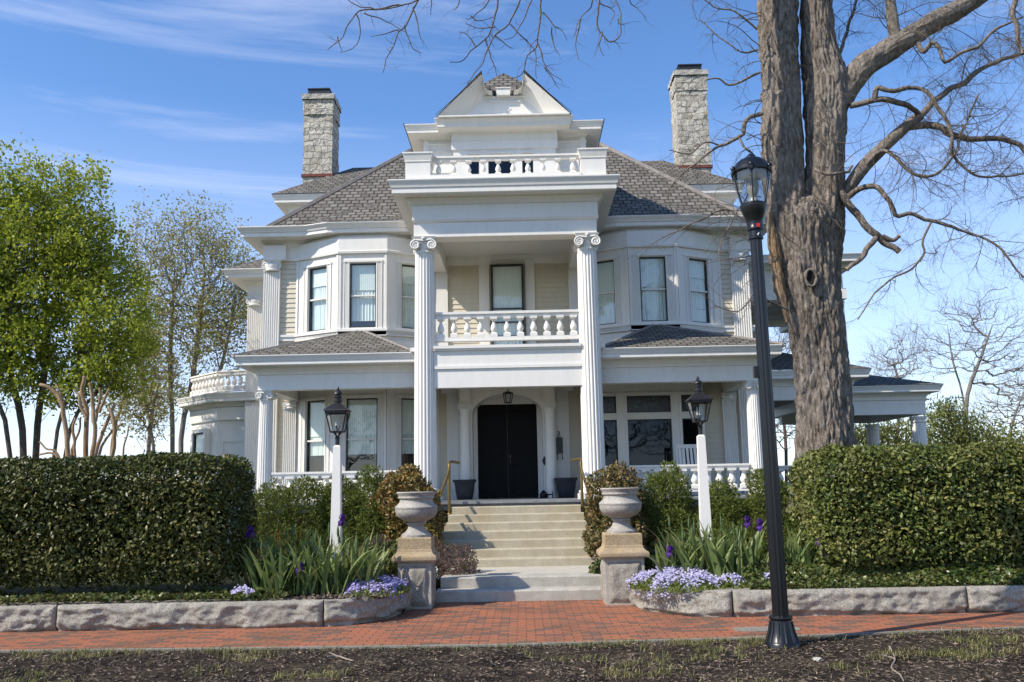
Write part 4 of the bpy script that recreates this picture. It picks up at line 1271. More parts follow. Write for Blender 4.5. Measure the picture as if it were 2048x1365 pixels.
# ---------------- entrance: arch, engaged columns, door
m = hb()
ac, ar, aspr, atop = -0.065, 0.775, 3.16, 3.62
y0, y1 = 19.62, 19.74
arcp = [(ac + ar * math.cos(PI * k / 24), aspr + (atop - aspr) * math.sin(PI * k / 24)) for k in range(25)]
for k in range(24):
    (xa, za), (xb, zb) = arcp[k], arcp[k + 1]
    m.add([(xa, y0, za), (xb, y0, zb), (xb, y0, 3.9), (xa, y0, 3.9), (xa, 20.30, za), (xb, 20.30, zb)], [(0, 1, 2, 3), (0, 1, 5, 4)])
m.box(ac - 1.05, ac - ar, y0, WY, PF, 3.9); m.box(ac + ar, ac + 1.05, y0, WY, PF, 3.9)
for sg in (-1, 1):
    xx = ac + sg * 0.92
    m.box(xx - 0.15, xx + 0.15, y0 - 0.10, y0 - 0.001, 3.28, 3.40); m.box(xx - 0.13, xx + 0.13, y0 - 0.06, y0 - 0.001, 3.40, 3.86)
    m.box(xx - 0.09, xx + 0.09, y0 - 0.075, y0 - 0.06, 3.46, 3.80)
    x2 = ac + sg * 1.22
    m.box(x2 - 0.17, x2 + 0.17, WY - 0.08, WY, PF, 3.72); m.box(x2 - 0.10, x2 + 0.10, WY - 0.095, WY - 0.08, PF + 0.2, 3.6)
m.box(ac - 1.5, ac + 1.5, WY - 0.12, WY, 3.72, 3.88)
# inner jambs with sidelight panels
m.box(ac - 0.80, ac - 0.69, 20.22, 20.33, PF, 3.6); m.box(ac + 0.66, ac + 0.80, 20.22, 20.33, PF, 3.6); m.box(ac - 0.69, ac + 0.66, 20.22, 20.33, 3.44, 3.8)
obj('entrance_surround', m, W2_, H)
for sg in (-1, 1):
    c = MB(XC); c.lathe([(0.125, 0), (0.125, 0.05), (0.112, 0.08), (0.108, 0.5), (0.098, 1.74), (0.105, 1.76), (0.105, 1.79), (0.1, 1.81), (0.102, 1.88), (0.13, 1.95)], 20, (ac + sg * 0.92, 19.52), PF)
    obj('entrance_column', c, W2_, H, smooth=40)
for sg in (-1, 1):
    d = hb()
    cx = ac - 0.015
    x0, x1 = (cx - 0.67, cx - 0.006) if sg < 0 else (cx + 0.006, cx + 0.67)
    d.box(x0, x1, 20.27, 20.33, PF + 0.01, 3.44)
    for (za, zb) in ((0.15, 0.55), (0.70, 0.98), (1.12, 1.95)):
        for (p0, p1, q0, q1) in ((x0 + 0.09, x1 - 0.09, za, za + 0.03), (x0 + 0.09, x1 - 0.09, zb - 0.03, zb), (x0 + 0.09, x0 + 0.12, za, zb), (x1 - 0.12, x1 - 0.09, za, zb)):
            d.box(p0, p1, 20.255, 20.27, PF + q0, PF + q1)
    dd = obj('door', d, DOOR_, H)
    if sg > 0:
        k = hb(); k.lathe([(0.001, -0.03), (0.025, -0.02), (0.03, 0), (0.025, 0.02), (0.001, 0.03)], 12, (x0 + 0.05, 20.22), PF + 0.86); k.box(x0 + 0.03, x0 + 0.07, 20.252, 20.255, PF + 0.78, PF + 0.96)
        obj('door_handle', k, IRON_, dd)
k = hb(); db = P(1089, 922, 19.55); dx_, dz_ = db.x - XC, db.z
for r_, yy in ((0.03, 19.60), (0.055, 19.615)): k.add([(dx_, yy, dz_ - r_ * 2), (dx_ + r_, yy, dz_), (dx_, yy, dz_ + r_ * 2), (dx_ - r_, yy, dz_), (dx_, yy + 0.02, dz_)], [(0, 1, 2, 3), (0, 4, 1), (1, 4, 2), (2, 4, 3), (3, 4, 0)])
obj('doorbell', k, IRON_, H)
fc = bpy.data.curves.new('house_number', 'FONT'); fc.body = '3'; fc.size = 0.17; fc.extrude = 0.006
ft = bpy.data.objects.new('house_number', fc)
nm_ = bpy.data.meshes.new_from_object(ft); bpy.data.objects.remove(ft)
fo = bpy.data.objects.new('house_number', nm_); COL.objects.link(fo); fo.parent = H
pn = P(1113.5, 873, WY - 0.105)
fo.location = pn - WORLDPOS[H.name]; fo.rotation_euler = (PI / 2, 0, 0); nm_.materials.clear(); nm_.materials.append(BLACK_)

# ---------------- left wing: one-storey polygonal sunroom with a roof balustrade
SP = [(-6.9, 24.30), (-8.15, 24.55), (-9.35, 25.75), (-9.35, 29.0)]
m = hb()
m.prism([(-6.9, 24.55), (-8.13, 24.60), (-9.30, 25.78), (-9.30, 29.0), (-6.9, 29.0)], GZ, 4.0)
f0, l0 = frame((-8.15, 24.58), (-6.9, 24.40))
for (a, b_, z0, z1) in ((0.14, l0 - 0.06, 2.95, 3.0), (0.14, l0 - 0.06, 0.6, 0.65), (0.14, 0.18, 0.65, 2.95)): m.fbox(f0, a, b_, -0.03, 0.0, z0, z1)
m.fbox(f0, 0, l0, 0, 0.1, GZ, 4.0)
f1, l1 = frame((-9.33, 25.75), (-8.15, 24.57))
for (a, b_, z0, z1) in ((0.30, 0.44, 1.4, 3.35), (1.10, 1.24, 1.4, 3.35), (0.44, 1.10, 3.25, 3.35), (0.44, 1.10, 1.35, 1.43)): m.fbox(f1, a, b_, -0.16, 0.0, z0, z1)
m.fbox(f1, 0, l1, 0, 0.02, GZ, 4.0)
obj('sunroom', m, W_, H)
WINS.append(((f1[0][0] + f1[2][0] * -0.175, f1[0][1] + f1[2][1] * -0.175), f1, l1))
m = hb()
spath = [SP[3], SP[2], SP[1], SP[0]]
m.sweep(spath, [(-0.05, 3.55), (0.04, 3.55), (0.04, 3.9), (-0.05, 3.9)])
m.sweep(spath, crown(4.03, 4.27, 0.40, 0.14, 0.12))
obj('sunroom_cornice', m, W2_, H)
m = hb(); m.prism([(-6.9, 24.4), (-8.3, 24.4), (-9.5, 25.6), (-9.5, 29), (-6.9, 29)], 4.20, 4.29); obj('sunroom_roof', m, CEIL_, H)
for a, b_, n in ((SP[1], SP[0], 7), (SP[2], SP[1], 8), (SP[3], SP[2], 10)):
    fr, l = frame(a, b_)
    balustrade(0, l, 0, 4.34, 4.92, n, 0.16, 0.06, 0.09, fr)

# ---------------- right side: upper sleeping porch, wrap porch, porte cochere
m = hb()
pth = [(5.60, 22.3), (8.6, 22.3), (8.6, 27.5)]
m.sweep(pth, [(-0.25, 6.15), (0.0, 6.15), (0.0, 6.42), (-0.25, 6.42)])
m.sweep(pth, [(-0.12, 6.42), (-0.06, 6.42), (-0.06, 7.0), (-0.12, 7.0)])
m.sweep(pth, crown(7.04, 7.24, 0.40, 0.12, 0.1))
m.box(5.60, 8.8, 22.2, 27.6, 7.2, 7.28)
m.box(5.62, 8.4, 25.3, 25.5, 6.0, 6.2)
obj('upper_porch', m, W2_, H)
m = hb(); m.box(5.62, 8.36, 22.55, 27.5, 6.36, 6.40); obj('upper_porch_ceiling', m, CEIL_, H)
c2 = column((XC + 6.95, 25.4, 4.2), 0.12, 0.10, 1.85, 0.14, 0.1, False)
copy_tree(c2, H, (XC + 8.45, 22.45, 4.25))
m = hb()
pth = [(5.3, 21.5), (8.25, 21.5), (8.25, 28.0)]
m.sweep(pth, [(-0.26, 3.52), (0.0, 3.52), (0.0, 3.84), (0.03, 3.86), (0.03, 3.98), (-0.26, 3.98)])
m.sweep(pth, crown(4.0, 4.20, 0.36, 0.12, 0.1))
m.box(5.3, 8.3, 21.4, 24.4, 1.17, PF)
obj('wrap_porch', m, W2_, H)
m = hb(); m.box(5.3, 8.1, 21.7, 28.0, 3.8, 3.84); obj('wrap_porch_ceiling', m, CARC_, H)
m = hb(); roof_poly(m, [[(5.2, 21.12, 4.205), (8.62, 21.12, 4.205), (7.0, 23.2, 4.95), (5.2, 23.2, 4.95)], [(8.62, 21.12, 4.205), (8.62, 26, 4.205), (7.0, 23.2, 4.95)]]); obj('wrap_porch_roof', m, SHINGLE2_, H, uv=True)
c3 = column((XC + 6.55, 24.0, PF), 0.17, 0.15, 2.2, 0.14, 0.12, False)
copy_tree(c3, H, (XC + 8.1, 21.65, PF))
balustrade(5.3, 8.0, 21.6, 1.42, 1.96, 11)
m = hb()
pth = [(8.1, 23.75), (10.98, 23.75), (10.98, 27.3), (8.1, 27.3)]
m.sweep(pth, [(-0.26, 3.28), (0.0, 3.28), (0.0, 3.64), (0.03, 3.66), (0.03, 3.82), (-0.26, 3.82)])
m.sweep(pth, crown(3.84, 4.02, 0.36, 0.12, 0.1))
obj('porte_cochere', m, W2_, H)
m = hb(); m.box(8.2, 10.8, 23.95, 27.2, 3.60, 3.64); obj('porte_cochere_ceiling', m, CARC_, H)
m = hb(); roof_poly(m, [[(8.1, 23.37, 4.03), (11.36, 23.37, 4.03), (9.3, 25.5, 4.68), (8.1, 25.5, 4.68)], [(11.36, 23.37, 4.03), (11.36, 27.7, 4.03), (9.3, 25.5, 4.68)], [(11.36, 27.7, 4.03), (8.1, 27.7, 4.03), (8.1, 25.5, 4.68), (9.3, 25.5, 4.68)]]); obj('porte_cochere_roof', m, SHINGLE2_, H, uv=True)
c4 = column((XC + 10.83, 23.93, GZ), 0.20, 0.175, 2.95, 0.16, 0.2, False)
copy_tree(c4, H, (XC + 10.83, 27.1, GZ))

sw = WINS
for it in sw:
    if len(it) == 3:
        o2, f, l = it
        window((o2, f[1], f[2]), 0.77, 1.45, 0.62, 1.78, 'up')
    else: window(*it)
# ------------------------------------------------------------------ things on and before the house
# planters by the door
def planter(loc, label):
    t = empty('planter', loc, label, 'planter', 'planters beside the front door')
    b = MB(); b.lathe([(0.155, 0), (0.165, 0.01), (0.20, 0.20), (0.212, 0.30), (0.225, 0.37), (0.25, 0.375), (0.255, 0.42), (0.24, 0.425), (0.215, 0.41), (0.20, 0.36)], 28, (loc[0], loc[1]), loc[2])
    o = obj('pot', b, POT_, t, smooth=40)
    s = MB(); s.lathe([(0.205, 0.36), (0.001, 0.37)], 20, (loc[0], loc[1]), loc[2], cap=False); obj('soil', s, SOIL_, t)
planter((-1.27, 19.30, PF), 'empty charcoal planter on the porch to the left of the black door')
planter((0.90, 19.30, PF), 'empty charcoal planter on the porch under the black wall mailbox')
# wall mailbox with newspaper hooks
ml = P(1119.5, 905, WY - 0.14)
t = empty('mailbox', ml, 'narrow black mailbox with two hooks hung on the wall under the house number', 'mailbox')
b = MB()
x, y, z = ml
b.box(x - 0.07, x + 0.07, y - 0.08, y + 0.03, z - 0.02, z + 0.30); b.xprism([(x - 0.075, z + 0.30), (x + 0.075, z + 0.30), (x + 0.05, z + 0.335), (x - 0.05, z + 0.335)], y - 0.09, y + 0.03)
obj('box', b, BLACK_, t)
for sg in (-1, 1):
    b = MB(); b.tube([(x + sg * 0.055, y, z), (x + sg * 0.055, y - 0.01, z - 0.13), (x + sg * 0.06, y - 0.04, z - 0.16), (x + sg * 0.06, y - 0.06, z - 0.13)], 0.010, 6); obj('hook', b, BLACK_, t)
# boot scraper
bs = Vector((0.42, 19.40, PF))
t = empty('boot_scraper', bs, 'small black iron boot scraper on the porch floor beside the door', 'boot scraper')
b = MB(); b.lathe([(0.075, 0), (0.085, 0.02), (0.085, 0.10), (0.05, 0.13), (0.03, 0.16), (0.001, 0.17)], 14, (bs.x, bs.y), bs.z); obj('body', b, BLACK_, t, smooth=40)
b = MB(); b.tube([(bs.x + 0.05, bs.y, bs.z + 0.07), (bs.x + 0.19, bs.y, bs.z + 0.08)], 0.014, 6); b.box(bs.x + 0.18, bs.x + 0.20, bs.y - 0.03, bs.y + 0.03, bs.z, bs.z + 0.14); obj('handle', b, BLACK_, t)
# lantern under the porch ceiling
pl = P(1016, 790, 19.2)
t = empty('porch_lantern', pl, 'dark lantern hung from the porch ceiling in front of the arch', 'lantern')
x, y, z = pl
b = MB(); b.tube([(x, y, z + 0.05), (x, y, 3.88)], 0.008, 6); b.lathe([(0.05, 0.0), (0.02, -0.02), (0.02, -0.04)], 10, (x, y), 3.88); obj('chain', b, IRON_, t)
b = MB()
for k in range(6):
    a = k * PI / 3
    b.tube([(x + 0.11 * math.cos(a), y + 0.11 * math.sin(a), z + 0.02), (x + 0.075 * math.cos(a), y + 0.075 * math.sin(a), z - 0.17)], 0.008, 5)
b.lathe([(0.12, 0.02), (0.12, 0.035), (0.05, 0.07), (0.001, 0.08)], 12, (x, y), z); b.lathe([(0.001, -0.19), (0.08, -0.18), (0.08, -0.165)], 12, (x, y), z, cap=False)
obj('cage', b, IRON_, t)
b = MB(); b.lathe([(0.10, 0.018), (0.068, -0.165)], 12, (x, y), z, cap=False); obj('pane', b, LAMPG_, t)

# rocking chair on the right porch, facing the street
def rocker(loc, rz, label):
    t = empty('rocking_chair', loc, label, 'rocking chair')
    x, y, z = loc
    def part(n, f):
        b = MB(); f(b); return obj(n, b, W2_, t)
    part('seat', lambda b: [b.box(x - 0.25, x + 0.25, y - 0.26 + k * 0.085, y - 0.19 + k * 0.085, z + 0.38, z + 0.40) for k in range(6)])
    def back(b):
        for k in range(6):
            xx = x - 0.205 + k * 0.082
            b.add([(xx - 0.026, y + 0.25, z + 0.40), (xx + 0.026, y + 0.25, z + 0.40), (xx + 0.026, y + 0.40, z + 1.02), (xx - 0.026, y + 0.40, z + 1.02), (xx - 0.026, y + 0.27, z + 0.40), (xx + 0.026, y + 0.27, z + 0.40), (xx + 0.026, y + 0.42, z + 1.02), (xx - 0.026, y + 0.42, z + 1.02)], [(0, 1, 2, 3), (4, 7, 6, 5), (0, 4, 5, 1), (1, 5, 6, 2), (3, 2, 6, 7), (0, 3, 7, 4)])
        b.box(x - 0.29, x + 0.29, y + 0.385, y + 0.43, z + 1.0, z + 1.08); b.box(x - 0.27, x + 0.27, y + 0.26, y + 0.30, z + 0.46, z + 0.51)
        for sg in (-1, 1): b.tube([(x + sg * 0.27, y + 0.20, z + 0.10), (x + sg * 0.27, y + 0.27, z + 0.45), (x + sg * 0.27, y + 0.42, z + 1.06)], 0.022, 6)
    part('backrest', back)
    for sg in (-1, 1):
        part('armrest', lambda b: (b.box(x + sg * 0.30 - 0.045, x + sg * 0.30 + 0.045, y - 0.28, y + 0.30, z + 0.61, z + 0.635), b.tube([(x + sg * 0.29, y - 0.24, z + 0.05), (x + sg * 0.29, y - 0.24, z + 0.61)], 0.02, 6)))
        part('rocker', lambda b: b.tube([(x + sg * 0.28, y - 0.42 + k * 0.1, z + 0.025 + 0.10 * ((k - 4.7) / 4.7) ** 2) for k in range(11)], 0.022, 6))
rocker((P(1383, 930, 19.1).x, 18.9, PF), 0, 'white slatted rocking chair under the right end of the triple window')

# ---- urns on granite piers
def urn(cx, cy, label, glabel, sw, cw):
    zc = 0.62
    t = empty('urn_pier', (cx, cy, 0.0), glabel, 'stone pier', 'granite piers beside the entry steps')
    b = MB()
    # rock-faced panel inside a smooth margin
    b.frust((cx, cy), sw, sw, 0.0, zc, sw, sw)
    o = obj('shaft', b, GRANITE2_, t)
    n = 26
    g = MB()
    for face in range(2):
        vs = []
        for j in range(n):
            for i in range(n):
                u, v = i / (n - 1), j / (n - 1)
                e = min(u, 1 - u, v, 1 - v)
                hgt = 0.03 * min(1, e * 8) * (0.6 + 0.9 * float(vnoise(np.array([[u * 6 + face * 9 + cx * 3, v * 6, 2.0]]), 5)[0])) - 0.002
                if face == 0: vs.append((cx - (sw - 0.04) + 2 * (sw - 0.04) * u, cy - sw - hgt, 0.02 + (zc - 0.07) * v))
                else: vs.append((cx + (sw + hgt) * (1 if cx < 0 else -1), cy - (sw - 0.04) + 2 * (sw - 0.04) * u, 0.02 + (zc - 0.07) * v))
        g.add(vs, [(j * n + i, j * n + i + 1, (j + 1) * n + i + 1, (j + 1) * n + i) for j in range(n - 1) for i in range(n - 1)])
    obj('rock_face', g, GRANITE_, t, smooth=70)
    c = MB()
    prof = [(0.335, 0.0), (0.345, 0.02), (0.345, 0.055), (0.335, 0.075), (0.30, 0.095), (0.275, 0.125), (0.268, 0.155), (0.262, 0.162), (0.262, 0.30), (0.250, 0.315)]
    for (a, z0), (b_, z1) in zip(prof, prof[1:]): c.frust((cx, cy), a * cw / 0.345, b_ * cw / 0.345, zc + z0, zc + z1)
    obj('cap', c, TAN_, t)
    u = MB()
    zb = zc + 0.3152
    pr = [(0.205, 0), (0.205, 0.03), (0.185, 0.045), (0.15, 0.07), (0.118, 0.11), (0.108, 0.15), (0.118, 0.165), (0.135, 0.172), (0.135, 0.19), (0.12, 0.20), (0.16, 0.215), (0.23, 0.25), (0.275, 0.295), (0.292, 0.345), (0.29, 0.385), (0.298, 0.388), (0.298, 0.405),
          (0.27, 0.43), (0.235, 0.465), (0.228, 0.49), (0.232, 0.51), (0.25, 0.522), (0.255, 0.535), (0.245, 0.548), (0.25, 0.565), (0.268, 0.585), (0.275, 0.60), (0.268, 0.612), (0.235, 0.612), (0.21, 0.59), (0.19, 0.50), (0.001, 0.48)]
    u.lathe(pr, 56, (cx, cy), zb, cap=False)
    o = obj('stone_urn', u, URN_, None, loc=(cx, cy, zb), smooth=35)
    tag(o, label, 'urn', 'stone urns on the entry piers')
urn(-1.50, 12.55, 'weathered grey stone urn in front of the orange bronze azalea', 'granite pier with a tan cap left of the entry steps, beside the lavender phlox', 0.225, 0.30)
urn(1.335, 12.60, 'weathered grey stone urn in front of the olive and rusty azalea', 'granite pier with a yellow tan cap between the steps and the large pale phlox mat', 0.265, 0.33)

# ---- brass handrails
def smooth3(p, n=5):
    p = np.array(p, float); Q = np.concatenate([[2 * p[0] - p[1]], p, [2 * p[-1] - p[-2]]]); o = []
    for i in range(len(p) - 1):
        a, b, c, d = Q[i:i + 4]
        for k in range(n):
            t = k / n; o.append(tuple(0.5 * (2 * b + (c - a) * t + (2 * a - 5 * b + 4 * c - d) * t * t + (3 * b - a - 3 * c + d) * t ** 3)))
    return o + [tuple(p[-1])]
def handrail(sx, label):
    zt = 1.30
    t = empty('handrail', (sx[0], 16.9, 1.235), label, 'handrail', 'brass handrails of the front stairs')
    xa, xb, sg = sx
    b = MB()
    pts = [(xa - sg * 0.16, 17.28, 2.06), (xa - sg * 0.02, 17.05, 2.08), (xa, 16.9, 2.03), (xa + sg * 0.0, 16.7, 1.86), (xb, 15.6, 1.22), (xb + sg * 0.02, 15.3, 1.02), (xb + sg * 0.06, 15.12, 0.98), (xb + sg * 0.22, 15.06, 0.97)]
    pts = smooth3(pts)
    b.tube(pts, 0.026, 8); obj('rail', b, BRASS_, t, smooth=60)
    for (x, y, z0, z1) in ((xa, 16.86, 1.10, 2.0), (xb + sg * 0.05, 15.12, 0.40, 1.0)):
        b = MB(); b.tube([(x, y, z0), (x, y, z1)], 0.028, 8); b.lathe([(0.045, 0), (0.045, 0.015), (0.028, 0.03)], 10, (x, y), z0 + 0.0); obj('post', b, BRASS_, t, smooth=60)
    b = MB(); x = xb + sg * 0.2; b.lathe([(0.02, -0.02), (0.03, 0.02), (0.032, 0.05), (0.02, 0.09), (0.028, 0.12), (0.02, 0.16), (0.001, 0.2)], 10, (x, 15.06), 0.95); b.tube([(x, 15.06, 0.35), (x, 15.06, 0.95)], 0.022, 8); obj('finial_post', b, BRASS_, t, smooth=60)
handrail((-1.40, -1.55, -1), 'aged brass handrail on the left of the stairs beside the orange bronze azalea')
handrail((1.08, 1.18, 1), 'aged brass handrail on the right of the stairs beside the olive azalea')

# ---- white post lanterns
def post_lamp(x, y, ztop, label):
    t = empty('lamp_post', (x, y, GZ), label, 'lamp post', 'white wooden lamp posts in the flower beds')
    z = ztop
    b = MB(); b.frust((x, y), 0.083, 0.050, GZ - 0.05, z); b.frust((x, y), 0.050, 0.028, z, z + 0.02); obj('post', b, W2_, t)
    b = MB(); b.lathe([(0.030, 0.0), (0.030, 0.10), (0.036, 0.105), (0.036, 0.12), (0.028, 0.13), (0.02, 0.145)], 14, (x, y), z + 0.005)
    for k in range(4):
        a = k * PI / 2 + PI / 4
        b.tube([(x + 0.02 * math.cos(a), y + 0.02 * math.sin(a), z + 0.14), (x + 0.035 * math.cos(a), y + 0.035 * math.sin(a), z + 0.175), (x + 0.07 * math.cos(a), y + 0.07 * math.sin(a), z + 0.20), (x + 0.10 * math.cos(a), y + 0.10 * math.sin(a), z + 0.205)], 0.009, 6)
    obj('bracket', b, IRON_, t)
    zb = z + 0.205; zh = zb + 0.27
    b = MB(); b.frust((x, y), 0.088, 0.090, zb - 0.01, zb + 0.012)
    for sx_ in (-1, 1):
        for sy_ in (-1, 1):
            b.tube([(x + sx_ * 0.083, y + sy_ * 0.083, zb), (x + sx_ * 0.142, y + sy_ * 0.142, zh)], 0.010, 5)
            b.lathe([(0.012, 0), (0.014, 0.012), (0.001, 0.03)], 6, (x + sx_ * 0.155, y + sy_ * 0.155), zh + 0.02)
    for k in range(4):
        fr, l = frame([(x - 0.15, y - 0.15), (x + 0.15, y - 0.15), (x + 0.15, y + 0.15), (x - 0.15, y + 0.15)][k], [(x + 0.15, y - 0.15), (x + 0.15, y + 0.15), (x - 0.15, y + 0.15), (x - 0.15, y - 0.15)][k])
        b.fbox(fr, 0, l, 0, 0.012, zh - 0.012, zh + 0.022)
    obj('frame', b, IRON_, t)
    b = MB()
    c4 = [(-1, -1), (1, -1), (1, 1), (-1, 1)]
    for k in range(4):
        p, q = c4[k], c4[(k + 1) % 4]
        b.add([(x + p[0] * 0.08, y + p[1] * 0.08, zb + 0.013), (x + q[0] * 0.08, y + q[1] * 0.08, zb + 0.013), (x + q[0] * 0.138, y + q[1] * 0.138, zh - 0.013), (x + p[0] * 0.138, y + p[1] * 0.138, zh - 0.013)], [(0, 1, 2, 3)])
    obj('pane', b, LAMPG_, t)
    b = MB()
    for k in range(3):
        a = k * 2 * PI / 3 + 0.4
        b.lathe([(0.011, 0), (0.011, 0.075), (0.006, 0.085), (0.008, 0.10), (0.001, 0.125)], 8, (x + 0.035 * math.cos(a), y + 0.035 * math.sin(a)), zb + 0.09)
    obj('candle', b, CANDLE_, t)
    b = MB()
    for k in range(3):
        a = k * 2 * PI / 3 + 0.4
        b.tube([(x, y, zb + 0.02), (x + 0.02 * math.cos(a), y + 0.02 * math.sin(a), zb + 0.05), (x + 0.035 * math.cos(a), y + 0.035 * math.sin(a), zb + 0.088)], 0.006, 5)
    obj('candle_holder', b, IRON_, t)
    b = MB(); b.frust((x, y), 0.172, 0.165, zh + 0.022, zh + 0.035); b.frust((x, y), 0.165, 0.06, zh + 0.035, zh + 0.125)
    b.lathe([(0.055, 0), (0.055, 0.03), (0.065, 0.035), (0.065, 0.05), (0.05, 0.055), (0.05, 0.09), (0.062, 0.095), (0.062, 0.11), (0.048, 0.118), (0.05, 0.14), (0.068, 0.145), (0.06, 0.165), (0.035, 0.19), (0.018, 0.20), (0.022, 0.215), (0.012, 0.24), (0.001, 0.255)], 18, (x, y), zh + 0.12)
    obj('lamp_roof', b, IRON_, t, smooth=35)
post_lamp(-2.60, 12.5, 2.19, 'white lamp post with a dark lantern before the left bay windows')
post_lamp(2.48, 12.5, 2.235, 'white lamp post with a dark lantern before the triple window of the right porch')

# ---- tall black street lamp in the mulch
LXp, LYp = 2.53, 9.23
t = empty('street_lamp', (LXp, LYp, 0), 'tall black fluted street lamp with an acorn globe standing in the mulch', 'street lamp')
def lz(px, py): return P(px, py, LYp).z
b = MB(); b.lathe([(0.175, -0.05), (0.175, 0.02), (0.165, 0.03), (0.155, 0.045), (0.125, 0.12), (0.108, 0.20), (0.102, 0.235), (0.112, 0.24), (0.116, 0.255), (0.112, 0.27), (0.098, 0.275), (0.082, 0.28)], 40, (LXp, LYp), 0)
for k in range(12):
    a = 2 * PI * k / 12
    b.tube([(LXp + 0.160 * math.cos(a), LYp + 0.160 * math.sin(a), 0.03), (LXp + 0.127 * math.cos(a), LYp + 0.127 * math.sin(a), 0.12), (LXp + 0.107 * math.cos(a), LYp + 0.107 * math.sin(a), 0.22)], 0.012, 6)
obj('base', b, BLACK_, t, smooth=50)
zs = lz(1514, 470)
b = MB(); vs, fs = fluted_shaft(0.080, 0.062, zs - 0.27, 12, 8, 0.10, 6); b.add([(x + LXp, y + LYp, z + 0.27) for x, y, z in vs], fs); obj('pole', b, BLACK_, t, smooth=50)
zc0, zc1, zc2 = lz(1512, 462), lz(1512, 412), lz(1510, 345)
b = MB(); h = zc1 - zc0
b.lathe([(0.066, -0.10), (0.078, -0.095), (0.078, -0.07), (0.066, -0.06), (0.064, 0.0), (0.085, 0.005), (0.088, 0.03), (0.082, 0.04), (0.09, h * 0.35), (0.115, h * 0.62), (0.145, h * 0.9), (0.145, h), (0.125, h + 0.02)], 32, (LXp, LYp), zc0); obj('neck', b, BLACK_, t, smooth=40)
b = MB(); g = zc2 - zc1
b.lathe([(0.118, 0.015), (0.155, g * 0.30), (0.182, g * 0.60), (0.198, g * 0.85), (0.20, g)], 36, (LXp, LYp), zc1, cap=False); obj('globe', b, GLOBE_, t, smooth=40)
b = MB()
for k in range(6):
    a = 2 * PI * k / 6 + 0.26
    b.tube([(LXp + r * math.cos(a), LYp + r * math.sin(a), zc1 + z) for r, z in ((0.132, 0.0), (0.168, g * 0.30), (0.196, g * 0.62), (0.210, g * 0.88), (0.212, g + 0.02))], 0.0075, 6)
for k in range(6):
    a = 2 * PI * k / 6 + 0.26
    x, y = LXp + 0.218 * math.cos(a), LYp + 0.218 * math.sin(a)
    b.lathe([(0.012, -0.05), (0.022, -0.03), (0.022, 0.01), (0.03, 0.015), (0.03, 0.03), (0.012, 0.05)], 8, (x, y), zc2)
n = 48
for k in range(n):
    a = 2 * PI * k / n
    b.lathe([(0.001, -0.022), (0.013, 0), (0.001, 0.022)], 5, (LXp + 0.208 * math.cos(a), LYp + 0.208 * math.sin(a)), zc2 - 0.012, cap=False)
b.lathe([(0.205, -0.004), (0.213, -0.004), (0.213, 0.030), (0.205, 0.030)], 40, (LXp, LYp), zc2)
obj('cage', b, BLACK_, t, smooth=40)
b = MB(); zr_ = lz(1506, 308) - zc2
b.lathe([(0.205, 0.03), (0.19, 0.055), (0.178, 0.075), (0.16, zr_ * 0.50), (0.12, zr_ * 0.64), (0.075, zr_ * 0.74), (0.058, zr_ * 0.78), (0.055, zr_ * 0.83), (0.04, zr_ * 0.88), (0.028, zr_ * 0.95), (0.012, zr_)], 36, (LXp, LYp), zc2); obj('lamp_roof', b, BLACK_, t, smooth=40)
b = MB(); b.lathe([(0.05, 0.02), (0.05, 0.07), (0.035, 0.09), (0.06, 0.16), (0.07, 0.24), (0.045, 0.32), (0.001, 0.34)], 18, (LXp, LYp), zc1); obj('bulb', b, mat_plain('milky_bulb', (0.45, 0.44, 0.42), 0.3), t, smooth=40)
b = MB(); p = P(1517, 450, LYp - 0.1); b.box(p.x - 0.018, p.x + 0.018, LYp - 0.097, LYp - 0.075, p.z - 0.02, p.z + 0.02); obj('sticker', b, RED_, t)
b = MB(); p = P(1518, 466, LYp - 0.1); b.add([(p.x - 0.016, LYp - 0.070, p.z - 0.014), (p.x, LYp - 0.072, p.z - 0.016), (p.x + 0.014, LYp - 0.070, p.z + 0.012), (p.x, LYp - 0.072, p.z + 0.016)], [(0, 1, 2, 3)]); obj('sticker', b, CANDLE_, t)
b = MB(); b.box(LXp - 0.115, LXp - 0.06, LYp - 0.03, LYp + 0.03, 2.66, 2.78); obj('junction_box', b, BLACK_, t)

# utility cover in the sidewalk, stone and dead twigs on the mulch
b = MB(); n = 32
b.prism([(2.62 + 0.36 * (abs(math.cos(2 * PI * k / n)) ** 0.5) * (1 if math.cos(2 * PI * k / n) >= 0 else -1), 10.16 + 0.15 * (abs(math.sin(2 * PI * k / n)) ** 0.5) * (1 if math.sin(2 * PI * k / n) >= 0 else -1)) for k in range(n)], -0.02, 0.005)
o = obj('utility_cover', b, KERB_, None, loc=(2.62, 10.16, 0)); tag(o, 'pale rounded concrete utility cover set in the brick sidewalk behind the lamp base', 'cover')
def stone(px, py, s, label):
    p = P(px, py, 8.0)
    # meet the mulch
    Yg = 8.0
    for _ in range(30):
        p = P(px, py, Yg); e = p.z - mulch_z(p.x, p.y)
        Yg += e * 4
    bm_ = bmesh.new(); bmesh.ops.create_icosphere(bm_, subdivisions=3, radius=1)
    V = np.array([v.co for v in bm_.verts]); V *= (0.75 + 0.5 * fbm(V * 1.6 + px, 3, int(px)))[:, None]; V *= np.array([s, s * 0.8, s * 0.55])
    b = MB(); b.add((V + np.array([p.x, p.y, p.z])).tolist(), [tuple(v.index for v in f.verts) for f in bm_.faces]); bm_.free()
    o = obj('stone', b, GRANITE2_, None, loc=(p.x, p.y, p.z), smooth=40); tag(o, label, 'stone')
stone(1634, 1322, 0.06, 'small pale stone lying on the mulch just right of the street lamp base')
